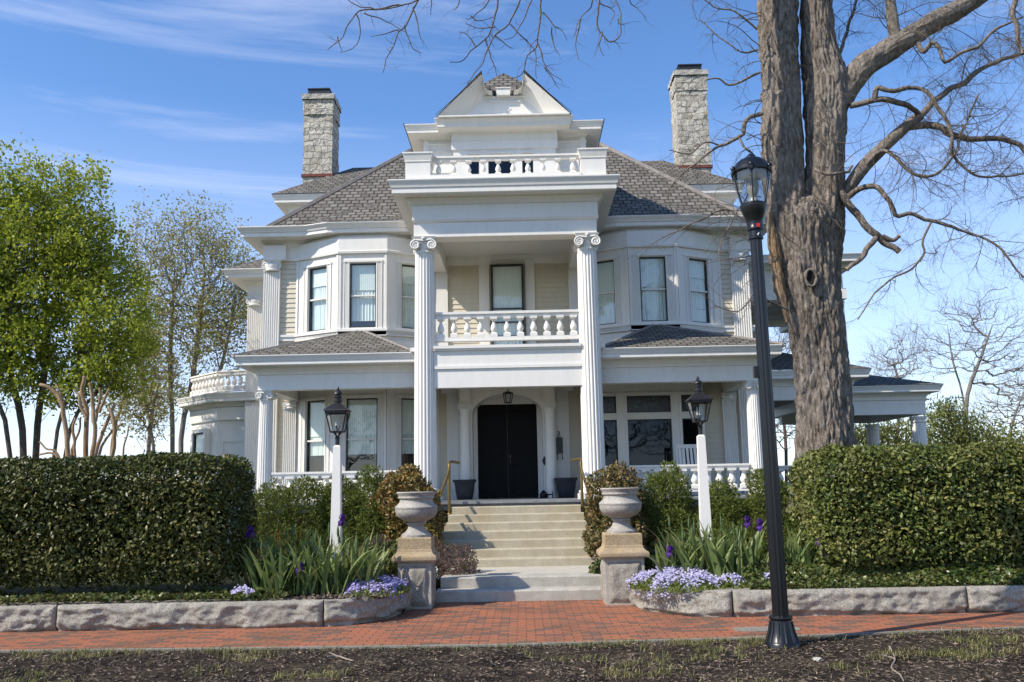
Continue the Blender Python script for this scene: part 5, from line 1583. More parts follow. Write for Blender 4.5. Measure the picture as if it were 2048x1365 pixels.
def gpt(px, py):
    Yg = 8.0
    for _ in range(40):
        p = P(px, py, Yg); e = p.z - (mulch_z(p.x, p.y) + 0.015); Yg += e * 4
    return tuple(p)
for pts, r, label in (([(1779, 1293), (1790, 1318), (1783, 1336), (1800, 1350), (1807, 1362)], 0.010, 'pale curly dead twig lying on the mulch right of the small stone'),
                      ([(655, 1314), (676, 1313), (692, 1318), (706, 1322)], 0.011, 'pale straight dead twig lying on the mulch near the left iris bed')):
    q = [gpt(*p) for p in pts]
    b = MB(); qs = smooth3(q); b.tube(qs, [r * (1 - 0.5 * k / len(qs)) for k in range(len(qs))], 6); b.tube([q[1], tuple(Vector(q[1]) + Vector((-0.10, 0.05, 0.03)))], [r * 0.7, r * 0.4], 5)
    o = obj('twig', b, TWIG_, None, loc=q[0], smooth=60); tag(o, label, 'twig')
# ------------------------------------------------------------------ hedges, shrubs, flowers
def sd_rbox(Q, c, h, r):
    q = np.abs(Q - c) - (h - r)
    return np.linalg.norm(np.maximum(q, 0), axis=1) + np.minimum(q.max(axis=1), 0) - r
def sd_grad(f, Q, e=0.01):
    g = np.stack([f(Q + np.eye(3)[k] * e) - f(Q - np.eye(3)[k] * e) for k in range(3)], -1)
    return unit(g)
def hedge(name, label, c, h, r, n, mat, lsz, seed, wob=0.12):
    c, h = np.array(c, float), np.array(h, float)
    base = (c[0], c[1], c[2] - h[2])
    t = empty(name, base, label, 'hedge')
    def f(Q):
        return sd_rbox(Q, c, h, r) + wob * (fbm(Q * 1.3, 3, seed) - 0.5) + 0.07 * (vnoise(Q * 4.5, seed + 5) - 0.5)
    got = []
    tot = 0
    while tot < n:
        Q = c + (rng.random((60000, 3)) * 2 - 1) * (h + 0.1)
        s = f(Q)
        k = (s > -0.36) & (s < 0.01) & (rng.random(len(Q)) < np.exp(s * 6)) & ((Q[:, 1] < c[1] + h[1] * 0.6) | (rng.random(len(Q)) < 0.35))
        # thin growth near the foot
        foot = np.clip((Q[:, 2] - base[2]) / 0.35, 0, 1)
        k &= rng.random(len(Q)) < (0.12 + 0.88 * foot)
        got.append(Q[k]); tot += k.sum()
    Q = np.concatenate(got)[:n]
    N = sd_grad(f, Q)
    D = unit(N * 0.35 + rng.normal(size=Q.shape) * 0.8)
    V, F = leaf_mesh(Q, D, lsz, 0.55, 0.30, nrm=N * 0.8 + np.array([0, 0, 0.5]) + rng.normal(size=Q.shape) * 0.55)
    obj_np('foliage', V, F, mat, t)
    # solid core; the shade inside the hedge is put into its dark colour
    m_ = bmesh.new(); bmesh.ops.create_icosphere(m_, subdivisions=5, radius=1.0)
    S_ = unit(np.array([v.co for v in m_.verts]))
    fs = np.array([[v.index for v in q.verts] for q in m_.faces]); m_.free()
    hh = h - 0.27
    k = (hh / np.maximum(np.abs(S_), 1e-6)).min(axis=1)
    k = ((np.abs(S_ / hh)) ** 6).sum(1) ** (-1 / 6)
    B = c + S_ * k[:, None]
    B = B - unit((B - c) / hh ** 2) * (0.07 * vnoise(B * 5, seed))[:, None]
    obj_np('branches', B, fs, HEDGECORE_, t)
HEDGECORE_ = mat_ground('hedge_core_shade', (0.008, 0.008, 0.004), (0.018, 0.018, 0.008), (0.035, 0.030, 0.014), 9.0, 1.0)  # near-black tones stand in for shade deep in the hedge
hedge('hedge', 'dark glossy tall clipped hedge with a rounded end below the pruned tan tree', (-6.76, 11.95, 1.25), (3.08, 0.75, 0.83), 0.34, 62000, HEDGE_, 0.060, 21)
hedge('hedge', 'yellow green clipped hedge in front of the big bare tree', (6.83, 12.15, 1.22), (3.12, 0.85, 0.80), 0.36, 64000, HEDGE2_, 0.060, 31, 0.16)

def shrub(name, label, cat, lobes, n, mat, lsz, seed, aspect=0.5, up=0.3, spray=None, group=None, stems=True, base=None, wob=0.42):
    """a shrub of overlapping lobes (centre, radii)"""
    L_ = [(np.array(a, float), np.array(b, float)) for a, b in lobes]
    zb = base if base is not None else GZ
    cx = float(np.mean([a[0] for a, b in L_])); cy = float(np.mean([a[1] for a, b in L_]))
    t = empty(name, (cx, cy, zb), label, cat, group)
    def f(Q):
        s = np.full(len(Q), 9.0)
        for a, b in L_:
            q = (Q - a) / b
            s = np.minimum(s, (np.linalg.norm(q, axis=1) - 1) * b.min())
        return s + wob * (fbm(Q * 3.6, 3, seed) - 0.5)
    lo = np.min([a - b for a, b in L_], axis=0) - 0.1; hi = np.max([a + b for a, b in L_], axis=0) + 0.1
    lo[2] = max(lo[2], zb)
    got, tot = [], 0
    while tot < n:
        Q = lo + rng.random((30000, 3)) * (hi - lo)
        s = f(Q)
        k = (s > -0.34) & (s < 0.02) & (rng.random(len(Q)) < np.exp(s * 5))
        got.append(Q[k]); tot += k.sum()
    Q = np.concatenate(got)[:n]
    N = sd_grad(f, Q)
    if spray:       # little tufts: several needles leave the same point
        m_ = len(Q) // spray
        Q = np.repeat(Q[:m_], spray, 0) ; N = np.repeat(N[:m_], spray, 0)
        D = unit(N * 0.8 + rng.normal(size=Q.shape) * 0.6 + np.array([0, 0, up]))
        Q = Q + D * lsz * 0.45
    else:
        D = unit(N * 0.4 + rng.normal(size=Q.shape) * 0.8 + np.array([0, 0, up]))
    V, F = leaf_mesh(Q, D, lsz, aspect, 0.3, nrm=None if spray else N * 0.7 + np.array([0, 0, 0.5]) + rng.normal(size=Q.shape) * 0.6)
    obj_np('foliage', V, F, mat, t)
    b = MB()
    for a, r in L_:
        for k in range(7):
            th = rnd.random() * 2 * PI; q = 0.5 + 0.4 * rnd.random()
            e = (a[0] + r[0] * q * math.cos(th), a[1] + r[1] * q * math.sin(th), a[2] + r[2] * (rnd.random() * 1.2 - 0.4))
            b.tube([(cx + 0.3 * (a[0] - cx), cy + 0.3 * (a[1] - cy), zb - 0.02), ((cx + a[0] + e[0]) / 3, (cy + a[1] + e[1]) / 3, (zb + e[2]) / 2), e], [0.02, 0.014, 0.006], 4)
    obj('stems', b, BARKD_, t)
    return t
shrub('juniper_bush', 'wide dark green juniper at the far left end of the porch planting by the hedge', 'shrub', [((-4.30, 15.6, 0.95), (0.55, 0.5, 0.75)), ((-3.75, 15.6, 1.05), (0.50, 0.5, 0.72)), ((-4.05, 15.3, 0.6), (0.8, 0.5, 0.45))], 44000, JUNI_, 0.052, 41, 0.26, 0.6, 4, wob=0.30)
shrub('juniper_bush', 'narrow green juniper right behind the left white lamp post', 'shrub', [((-3.15, 15.6, 1.0), (0.38, 0.4, 0.74)), ((-3.1, 15.4, 0.6), (0.45, 0.4, 0.4))], 24000, JUNI_, 0.052, 42, 0.26, 0.6, 4, wob=0.30)
shrub('juniper_bush', 'upright green juniper between the left white lamp post and the orange azalea', 'shrub', [((-2.66, 15.55, 1.1), (0.30, 0.36, 0.78)), ((-2.5, 15.35, 0.85), (0.42, 0.4, 0.58))], 24000, JUNI_, 0.052, 43, 0.26, 0.6, 4, wob=0.30)
shrub('azalea_bush', 'rounded azalea with orange bronze leaves beside the left brass handrail', 'shrub', [((-1.95, 15.2, 1.28), (0.50, 0.45, 0.62)), ((-1.85, 15.1, 0.85), (0.42, 0.4, 0.5)), ((-2.2, 15.2, 1.35), (0.33, 0.35, 0.45))], 9000, AZAL_, 0.075, 44, 0.5, 0.3)
shrub('azalea_bush', 'rounded azalea with olive and rusty leaves beside the right brass handrail', 'shrub', [((1.52, 15.1, 1.25), (0.50, 0.45, 0.66)), ((1.45, 14.95, 0.75), (0.45, 0.42, 0.5))], 9500, AZALG_, 0.065, 45, 0.5, 0.3)
shrub('juniper_bush', 'tall green juniper between the right urn and the right white lamp post', 'shrub', [((2.45, 15.5, 1.15), (0.42, 0.42, 0.68)), ((2.5, 15.3, 0.7), (0.50, 0.45, 0.5)), ((2.25, 15.4, 1.35), (0.26, 0.3, 0.5))], 30000, JUNI_, 0.052, 46, 0.26, 0.6, 4, wob=0.30)
shrub('juniper_bush', 'small green juniper between the right white lamp post and the street lamp', 'shrub', [((3.35, 15.5, 1.0), (0.36, 0.4, 0.58)), ((3.4, 15.3, 0.6), (0.45, 0.4, 0.4))], 22000, JUNI_, 0.052, 47, 0.26, 0.6, 4, wob=0.30)
shrub('juniper_bush', 'green juniper partly hidden behind the black street lamp pole', 'shrub', [((4.15, 15.4, 1.1), (0.42, 0.42, 0.66)), ((4.1, 15.2, 0.6), (0.55, 0.4, 0.45))], 26000, JUNI_, 0.052, 48, 0.26, 0.6, 4, wob=0.30)
shrub('juniper_bush', 'dark green juniper squeezed between the street lamp pole and the right hedge', 'shrub', [((4.85, 15.2, 1.0), (0.36, 0.4, 0.70)), ((4.9, 15.1, 0.6), (0.45, 0.4, 0.4))], 20000, JUNI_, 0.052, 49, 0.26, 0.6, 4, wob=0.30)
shrub('heath_bush', 'low mauve brown heath mound at the left foot of the stone stairs', 'shrub', [((-1.15, 14.05, 0.45), (0.36, 0.34, 0.32)), ((-1.35, 14.2, 0.42), (0.25, 0.28, 0.22))], 9000, HEATH_, 0.035, 50, 0.35, 0.6, 3)
shrub('heath_bush', 'low tawny heath behind the left urn pier', 'shrub', [((-2.2, 13.9, 0.5), (0.42, 0.3, 0.36)), ((-1.8, 14.1, 0.5), (0.3, 0.3, 0.3))], 8000, HEATH_, 0.035, 51, 0.35, 0.6, 3)
shrub('ivy_bush', 'low bright green ivy clump beside the walkway behind the right urn pier', 'shrub', [((1.25, 13.7, 0.38), (0.22, 0.3, 0.16))], 900, IVY_, 0.06, 52, 0.8, 0.6)
shrub('ivy_bush', 'dark ivy clump against the left urn pier above the lavender phlox', 'shrub', [((-1.95, 12.9, 0.5), (0.26, 0.25, 0.26))], 1100, IVY_, 0.06, 53, 0.8, 0.5)
shrub('ivy_bush', 'ivy clump spreading against the right side of the yellow tan pier', 'shrub', [((1.85, 12.8, 0.5), (0.28, 0.25, 0.24))], 1100, IVY_, 0.06, 54, 0.8, 0.5)

def flowers(C, size, petals=5, up=0.8):
    """little flat flowers: a ring of petals at every centre"""
    n = len(C)
    N = unit(np.array([0, -0.45, 1.0]) * up + rng.normal(size=(n, 3)) * 0.35)
    a = unit(np.cross(N, rng.normal(size=(n, 3)))); b = np.cross(N, a)
    parts = []
    sz = size * (0.8 + 0.4 * rng.random(n))[:, None]
    for k in range(petals):
        th = 2 * PI * k / petals
        d = a * math.cos(th) + b * math.sin(th); s = np.cross(N, d)
        V = np.stack([C, C + d * sz * 0.36 + s * sz * 0.22, C + d * sz * 0.52 - N * sz * 0.05, C + d * sz * 0.36 - s * sz * 0.22], 1).reshape(-1, 3)
        i = np.arange(n)[:, None] * 4
        parts.append((V, np.concatenate([i + np.array([[0, 1, 2]]), i + np.array([[0, 2, 3]])], 0)))
    return join_np(parts)
def mat_patch(label, poly_c, rx, ry, n, zb, mat, h=0.10, seed=1, fs=0.026):
    """a mat of phlox over an ellipse, mounded and trailing at its edge"""
    cx, cy = poly_c
    t = empty('phlox_mat', (cx, cy, zb), label, 'flowers', 'creeping phlox mats on top of the wall')
    a = rng.random(n) * 2 * PI; r = np.sqrt(rng.random(n))
    x = cx + rx * r * np.cos(a) * (0.85 + 0.4 * vnoise(np.stack([np.cos(a) * 2, np.sin(a) * 2, a * 0], -1), seed)); y = cy + ry * r * np.sin(a)
    z = zb + h * (1 - r ** 2.2) + 0.07 * fbm(np.stack([x * 6, y * 6, x * 0], -1), 3, seed) - 0.01
    z = z - 0.10 * np.clip((r - 0.82) / 0.18, 0, 1) * (y < cy) + 0.02 * rng.normal(size=n)
    C = np.stack([x, y, z], -1)
    keep = (fbm(np.stack([x * 7, y * 7, x * 0], -1), 3, seed + 9) > 0.40 + 0.12 * r ** 3 * rng.random(n))
    V, F = flowers(C[keep], fs)
    obj_np('blossoms', V, F, mat, t)
    k = int(n * 1.3)
    a = rng.random(k) * 2 * PI; r = np.sqrt(rng.random(k)) * 1.06
    x = cx + rx * r * np.cos(a); y = cy + ry * r * np.sin(a)
    z = zb + h * np.maximum(0, 1 - r ** 2.2) + 0.04 * rng.random(k) - 0.03
    V, F = leaf_mesh(np.stack([x, y, z], -1), rng.normal(size=(k, 3)) + np.array([0, 0, 0.8]), 0.045, 0.3, 0.2)
    obj_np('leaves', V, F, JUNI_, t)
mat_patch('lavender phlox mat spilling over the wall end left of the brick apron', (-1.98, 11.85), 0.44, 0.70, 3800, 0.31, PHLOX_, 0.12, 61)
mat_patch('large pale lavender phlox mat on the curved wall end right of the brick apron', (1.98, 11.80), 0.62, 0.62, 5600, 0.315, PHLOXW_, 0.16, 62)
mat_patch('small pale phlox tuft below the end of the dark left hedge', (-3.45, 11.15), 0.17, 0.13, 260, 0.31, PHLOXW_, 0.08, 63)
mat_patch('pale phlox mat below the right iris clumps left of the street lamp', (2.55, 11.45), 0.26, 0.20, 620, 0.315, PHLOXW_, 0.10, 64)
mat_patch('small pale phlox tuft right behind the street lamp pole', (3.02, 11.42), 0.16, 0.18, 320, 0.315, PHLOXW_, 0.12, 65)
mat_patch('tiny white candytuft cushion beside the heath mound at the walkway', (-1.45, 13.55), 0.16, 0.14, 260, 0.34, WHITEF_, 0.06, 66)

# iris plants: fans of sword leaves, some with purple flowers
def blades(cx, cy, n, h, spread, rs):
    n = int(n * 2.2); h *= 1.12
    Vs, Fs, k0 = [], [], 0
    for k in range(n):
        az = rs.uniform(0, PI) + (PI if rs.random() < 0.5 else 0)
        lean = rs.uniform(0.05, spread); hh = h * rs.uniform(0.6, 1.08)
        bx, by = cx + rs.uniform(-0.17, 0.17), cy + rs.uniform(-0.17, 0.17)
        dx, dy = math.cos(az), math.sin(az) * 0.75
        w0 = rs.uniform(0.024, 0.042)
        px_, py_ = -dy, dx
        tw = rs.uniform(-1, 1); px_, py_ = dx * math.sin(tw) - dy * math.cos(tw), dy * math.sin(tw) + dx * math.cos(tw)
        bend = rs.uniform(0.0, 0.6) * (1 if rs.random() < 0.68 else 2.4)
        m_ = 8
        for i in range(m_ + 1):
            s = i / m_
            out = hh * (lean * s + bend * 0.45 * s ** 3)
            z = GZ + 0.05 + hh * (s - 0.32 * bend * s ** 3.2)
            wv = w0 * (0.75 + 0.5 * s) * (1 if s < 0.55 else max(0.02, (1 - s) / 0.45))
            cxx, cyy = bx + dx * out, by + dy * out
            Vs += [(cxx - px_ * wv, cyy - py_ * wv, z), (cxx + dx * 0.006, cyy + dy * 0.006, z + 0.001), (cxx + px_ * wv, cyy + py_ * wv, z)]
        for i in range(m_):
            a = k0 + i * 3
            Fs += [(a, a + 1, a + 4, a + 3), (a + 1, a + 2, a + 5, a + 4)]
        k0 += 3 * (m_ + 1)
    return np.array(Vs), np.array(Fs)
def iris_flower(p, s, rs):
    """three standards and three drooping falls"""
    parts = []
    for k in range(6):
        a = 2 * PI * k / 6 + rs.uniform(-0.2, 0.2)
        d = np.array([math.cos(a), math.sin(a), 0]); sd_ = np.array([-math.sin(a), math.cos(a), 0])
        rows = []
        for i in range(6):
            q = i / 5
            if k % 2: off, z, wd = 0.10 * math.sin(q * PI) * s * 4 + 0.01, s * 0.95 * q, s * 0.36 * math.sin(PI * min(1, 0.1 + 0.85 * q))
            else: off, z, wd = s * 0.75 * math.sin(q * 1.5), s * (0.25 * q - 0.95 * q ** 2.2), s * 0.42 * math.sin(PI * min(1, 0.08 + 0.84 * q))
            ctr = np.array(p) + d * off * 0.7 + np.array([0, 0, z])
            rz_ = rs.uniform(-0.08, 0.08) * s
            rows += [ctr - sd_ * wd + np.array([0, 0, rz_]), ctr + d * 0.1 * s, ctr + sd_ * wd - np.array([0, 0, rz_])]
        F = []
        for i in range(5):
            F += [(i * 3, i * 3 + 1, i * 3 + 4, i * 3 + 3), (i * 3 + 1, i * 3 + 2, i * 3 + 5, i * 3 + 4)]
        parts.append((np.array(rows), np.array(F)))
    return join_np(parts)
def iris(px, Y, h, n, label, fl=(), buds=2, group='iris plants in the flower beds'):
    x = P(px, 1150, Y).x
    rs = random.Random(int(px * 7 + Y * 100))
    t = empty('iris_plant', (x, Y, GZ), label, 'iris', group)
    V, F = blades(x, Y, n, h, 0.55, rs)
    obj_np('leaves', V, F, IRIS_, t)
    st = MB()
    for (fx, fy) in fl:
        p = P(fx, fy, Y - 0.12)
        st.tube([(x + (p.x - x) * 0.2, Y, GZ + 0.1), (x + (p.x - x) * 0.6, Y - 0.06, (GZ + p.z) * 0.55), (p.x, p.y, p.z - 0.03)], [0.009, 0.008, 0.007], 5)
        V, F = iris_flower(p, 0.095, rs)
        obj_np('flower', V, F, PURPLE_, t)
    for k in range(buds):
        bx = x + rs.uniform(-0.2, 0.2); hz = h * rs.uniform(0.95, 1.15)
        st.tube([(x + rs.uniform(-0.1, 0.1), Y, GZ + 0.1), (bx, Y, GZ + hz * 0.9), (bx, Y, GZ + hz * 0.95), (bx, Y, GZ + hz * 1.02), (bx, Y, GZ + hz * 1.1)], [0.008, 0.007, 0.017, 0.016, 0.003], 6)
    if st.v: obj('stalk', st, STEM_, t)
LI = [(505, 11.75, 0.62, 15, 'iris clump with a purple flower touching the end of the dark hedge', [(500, 1066)], 0),
      (545, 11.45, 0.60, 15, 'low iris fan in front at the left edge of the left bed', [], 1),
      (575, 11.95, 0.72, 14, 'tall budded iris behind the front clumps at the left of the left bed', [], 3),
      (610, 11.5, 0.62, 15, 'iris clump at the wall with a purple flower held low in its front', [(600, 1138)], 1),
      (640, 12.0, 0.72, 14, 'iris clump standing just left of the white lamp post foot', [], 3),
      (672, 11.55, 0.66, 16, 'iris clump in front of the left white lamp post', [], 1),
      (700, 12.1, 0.70, 14, 'iris clump right behind the left white lamp post with a high purple bloom', [(684, 1042)], 2),
      (722, 11.65, 0.64, 15, 'iris clump with arching pale leaves beside the left lavender mat', [], 1),
      (745, 12.1, 0.6, 12, 'iris clump next to the ivy of the left pier', [], 2)]
RI = [(1345, 11.9, 0.62, 14, 'iris clump with a low purple flower rising from the large pale phlox mat', [(1340, 1105)], 2),
      (1372, 12.15, 0.72, 13, 'iris clump with outward spears between the right pier and the right white lamp post', [], 3),
      (1392, 11.75, 0.70, 15, 'front iris clump directly below the right white lamp post', [], 1),
      (1425, 12.1, 0.74, 14, 'iris clump behind and right of the right white lamp post foot', [], 2),
      (1450, 11.65, 0.66, 15, 'broad iris clump at the wall with folded leaves above the pale phlox', [], 1),
      (1480, 12.05, 0.76, 14, 'iris clump with the high purple flower nearest the right white lamp post', [(1495, 1046)], 1),
      (1505, 11.7, 0.64, 14, 'iris clump with a purple flower beside the left edge of the street lamp pole', [(1520, 1052)], 1),
      (1590, 12.0, 0.68, 15, 'iris clump fanning out just right of the street lamp pole', [], 0),
      (1615, 11.8, 0.52, 13, 'iris clump with two purple flowers leaning toward the right hedge', [(1640, 1084), (1655, 1109)], 0)]
for a in LI + RI: iris(*a)

# ivy and fallen bits over the soil on top of the walls
def carpet(name, xs, ys, n, size, mat, zfun, label, cat, upz=1.2):
    x = rng.uniform(*xs, n); y = rng.uniform(*ys, n)
    y = ys[0] + (ys[1] - ys[0]) * rng.random(n) ** 1.5
    z = zfun(x, y)
    V, F = leaf_mesh(np.stack([x, y, z], -1), rng.normal(size=(n, 3)) + np.array([0, -0.5, 0.2]), size, 0.8, 0.2, flat=0.55)
    o = obj_np(name, V, F, mat, None, loc=(sum(xs) / 2, sum(ys) / 2, GZ))
    tag(o, label, cat, kind='stuff')
carpet('ivy_ground_cover', (-9.4, -2.9), (10.93, 11.7), 4600, 0.060, IVY_, lambda x, y: 0.30 + 0.11 * fbm(np.stack([x * 4, y * 4, x * 0], -1), 3, 4) + 0.05 * rng.random(len(x)) - 0.02, 'ivy carpet below the dark left hedge', 'ivy')
carpet('ivy_ground_cover', (2.7, 9.5), (11.12, 11.95), 11500, 0.060, IVY_, lambda x, y: 0.31 + 0.26 * np.clip((y - 11.12) / 0.5, 0, 1) * (0.4 + fbm(np.stack([x * 3, y * 3, x * 0], -1), 3, 5)) + 0.04 * rng.random(len(x)), 'thick ivy carpet below the yellow green right hedge', 'ivy')
carpet('flowerbed_litter', (-2.95, -1.7), (10.98, 12.2), 500, 0.06, MULCH_, lambda x, y: 0.30 + 0.02 * rng.random(len(x)), 'dry leaf litter in the flower bed', 'leaf litter')

# mulch chips and grass tufts on the strip in front
def mz(x, y):
    yfv = np.interp(x, [p[0] for p in front], [p[1] for p in front]) - 0.072
    d = np.maximum(0, yfv - y)
    return -0.012 - 0.02 * np.minimum(d, 1) + 0.06 * (fbm(np.stack([x * 1.5, y * 1.5, x * 0], -1), 4, 3) - 0.5) * np.minimum(1, d * 3) + 0.03 * (vnoise(np.stack([x * 14, y * 14, x * 0], -1), 9) - 0.5) * np.minimum(1, d * 4), d
n = 34000
x = rng.uniform(-7.2, 7.2, n); y = rng.uniform(7.4, 10.0, n)
z, d = mz(x, y); k = d > 0.02; x, y, z = x[k], y[k], z[k]
V, F = leaf_mesh(np.stack([x, y, z + 0.006 + 0.012 * rng.random(len(x))], -1), rng.normal(size=(len(x), 3)) * np.array([1, 1, 0.25]), 0.045, 0.22, 0.1, flat=0.5)
tag(obj_np('mulch_chips', V, F, MULCH_, None, loc=(0, 8.7, 0)), 'dark bark mulch chips scattered over the strip', 'mulch', kind='stuff')
def grass(n, dens, seed, hmul, name, label):
    x = rng.uniform(-7.2, 7.2, n); y = rng.uniform(7.4, 10.0, n)
    z, d = mz(x, y)
    den = dens(x, y, d)
    k = (d > 0.005) & (rng.random(n) < den)
    x, y, z = x[k], y[k], z[k]; m_ = len(x)
    h = hmul * (0.5 + 0.9 * rng.random(m_))
    a = rng.random(m_) * 2 * PI; ln = 0.25 + rng.random(m_) * 1.3
    w_ = 0.0022 + 0.002 * rng.random(m_)
    dx, dy = np.cos(a), np.sin(a)
    b0 = np.stack([x - dy * w_, y + dx * w_, z], -1); b1 = np.stack([x + dy * w_, y - dx * w_, z], -1)
    c0_ = np.stack([x + dx * ln * h * 0.35 - dy * w_ * 0.8, y + dy * ln * h * 0.35 + dx * w_ * 0.8, z + h * 0.62], -1)
    c1_ = np.stack([x + dx * ln * h * 0.35 + dy * w_ * 0.8, y + dy * ln * h * 0.35 - dx * w_ * 0.8, z + h * 0.62], -1)
    tp = np.stack([x + dx * ln * h, y + dy * ln * h, z + h * (1 - 0.25 * ln)], -1)
    V = np.stack([b0, b1, c1_, c0_, tp], 1).reshape(-1, 3)
    i = np.arange(m_)[:, None] * 5
    F = np.concatenate([i + np.array([[0, 1, 2]]), i + np.array([[0, 2, 3]]), i + np.array([[3, 2, 4]])], 0)
    tag(obj_np(name, V, F, GRASS_, None, loc=(0, 8.7, 0)), label, 'grass', kind='stuff')
def gd(x, y, d):
    p = fbm(np.stack([x * 1.1, y * 1.6, x * 0], -1), 4, 77)
    edge = np.clip(1 - d / 0.22, 0, 1) * 0.55 * (fbm(np.stack([x * 2.5, y * 0, x * 0], -1), 3, 78) > 0.46)
    leftm = np.clip((-1.0 - x) / 3.0, 0, 1) * 0.07 + np.clip((x - 3.2) / 2, 0, 1) * 0.05
    return np.clip((p - 0.555 + leftm) * 6, 0, 0.9) * (fbm(np.stack([x * 7, y * 7, x * 0], -1), 2, 79) > 0.45) + edge * 0.8
grass(80000, gd, 1, 0.056, 'grass_tufts', 'thin patchy grass growing through the dark mulch')
# ------------------------------------------------------------------ trees
rs5 = np.random.default_rng(5)
def segs(r): return 10 if r > 0.08 else 6 if r > 0.025 else 4 if r > 0.010 else 3
def tubes(paths):
    """paths: list of (pts, radii) -> quads"""
    out = []
    for p, r in paths:
        p = np.asarray(p, float); r = np.asarray(r, float)
        if len(p) < 2: continue
        V, F = tube_np(p, r, segs(r.max()))
        out.append((V, F))
    return join_np(out)
def smooth_path(p, r, n=4):
    p = np.asarray(p, float); r = np.asarray(r, float)
    if len(p) < 3: n = max(n, 3)
    P0 = np.concatenate([[2 * p[0] - p[1]], p, [2 * p[-1] - p[-2]]])
    out, ro = [], []
    for i in range(len(p) - 1):
        a, b, c, d = P0[i], P0[i + 1], P0[i + 2], P0[i + 3]
        for k in range(n):
            t = k / n
            out.append(0.5 * (2 * b + (-a + c) * t + (2 * a - 5 * b + 4 * c - d) * t * t + (-a + 3 * b - 3 * c + d) * t ** 3))
            ro.append(r[i] + (r[i + 1] - r[i]) * t)
    out.append(p[-1]); ro.append(r[-1])
    return np.array(out), np.array(ro)
def wander(p, d, L, r, n=5, curl=0.35, grav=0.0, taper=0.35):
    p = np.array(p, float); d = np.array(d, float); d /= np.linalg.norm(d) + 1e-9
    pts, rad = [p.copy()], [r]
    c = rs5.normal(size=3) * curl
    for i in range(n):
        c = c * 0.6 + rs5.normal(size=3) * curl * 0.7
        d = d + c / n * 2.2 + np.array([0, 0, grav / n])
        d /= np.linalg.norm(d)
        p = p + d * L / n
        pts.append(p.copy()); rad.append(r * (1 - (1 - taper) * (i + 1) / n))
    return np.array(pts), np.array(rad)
def twig_spray(paths, pts, rad, dens, L, levels=2, grav=0.0, curl=0.4, rmax=0.012, up=0.0, t0=0.15):
    """side twigs along a branch, with twigs of their own"""
    seg_l = np.linalg.norm(np.diff(pts, axis=0), axis=1)
    cum = np.concatenate([[0], np.cumsum(seg_l)])
    tot = cum[-1]
    n = rs5.poisson(max(0.01, dens * tot))
    for _ in range(n):
        s = tot * (t0 + (1 - t0) * rs5.random())
        i = min(len(seg_l) - 1, int(np.searchsorted(cum, s) - 1)); i = max(0, i)
        f = (s - cum[i]) / (seg_l[i] + 1e-9)
        p = pts[i] + (pts[i + 1] - pts[i]) * f
        r = rad[i] + (rad[i + 1] - rad[i]) * f
        t = pts[i + 1] - pts[i]; t /= np.linalg.norm(t) + 1e-9
        q = rs5.normal(size=3); q -= t * q.dot(t); q /= np.linalg.norm(q) + 1e-9
        d = t * (0.35 + 0.5 * rs5.random()) + q * 0.9 + np.array([0, 0, up])
        l = L * (0.4 + 0.9 * rs5.random())
        rr = min(r * 0.6, rmax) * (0.7 + 0.3 * rs5.random())
        tp, tr = wander(p, d, l, rr, 6, curl, grav)
        paths.append((tp, tr))
        if levels > 1: twig_spray(paths, tp, tr, dens * 1.5, L * 0.5, levels - 1, grav, curl, rmax * 0.6, up, 0.1)

def filled_tree(trunks, env, ntar, rtip=0.006, expo=0.42, wob=0.10, upb=0.25, seg=4, asc=0.0):
    """limbs grown from the trunks until they reach targets spread through the crown envelope"""
    pos, par = [], []
    paths = []
    for tp in trunks:
        idx = []
        for i, p in enumerate(tp):
            pos.append(np.array(p, float)); par.append(len(pos) - 2 if i else -1); idx.append(len(pos) - 1)
        paths.append(idx)
    T = []
    vol = np.array([b[0] * b[1] * b[2] for a, b in env]); pr = vol / vol.sum()
    while len(T) < ntar:
        k = rs5.choice(len(env), p=pr)
        u = unit(rs5.normal(size=3)) * rs5.random() ** 0.42
        T.append(np.array(env[k][0]) + u * np.array(env[k][1]))
    T = np.array(T)
    base = np.mean([t[-1] for t in trunks], axis=0)
    T = T[np.argsort(np.linalg.norm(T - base, axis=1))]
    PA = np.zeros((len(pos) + ntar * seg + 10, 3)); n = len(pos); PA[:n] = pos
    for t in T:
        d = PA[:n] - t
        dist = np.sqrt((d ** 2).sum(1)) + np.maximum(0, PA[:n, 2] - t[2] + 0.05) * 2.5
        if asc: dist = dist + asc * np.maximum(0, np.hypot(d[:, 0], d[:, 1]) + d[:, 2] * 0.55)
        j = int(dist.argmin())
        a = PA[j]
        L_ = np.linalg.norm(t - a)
        idx = [j]
        for s in range(1, seg + 1):
            f = s / seg
            p = a + (t - a) * f + np.array([0, 0, -upb * L_ * f * (1 - f)]) + (rs5.normal(size=3) * wob * L_ * 0.3 if s < seg else 0)
            PA[n] = p; par.append(idx[-1]); idx.append(n); n += 1
        paths.append(idx)
    cnt = np.zeros(n)
    has = np.zeros(n, bool)
    for i in par:
        if i >= 0: has[i] = True
    cnt[~has] = 1
    for i in range(n - 1, -1, -1):
        if par[i] >= 0: cnt[par[i]] += cnt[i]
    rad = rtip * np.maximum(1, cnt) ** expo
    out = []
    for idx in paths:
        r = rad[idx].copy()
        if len(idx) > 1 and idx[0] != -1: r[0] = min(r[0], r[1] * 1.25)
        out.append((PA[idx], r))
    return out, T
def env_px(lst, Y):
    """ellipsoids given by photo centre, photo radii and depth radius at distance Y"""
    o = []
    for (px, py, rx, ry, rd, dy) in lst:
        c = P(px, py, Y + dy)
        k = (Y + dy) / FPX
        o.append((tuple(c), (rx * k, rd, ry * k)))
    return o
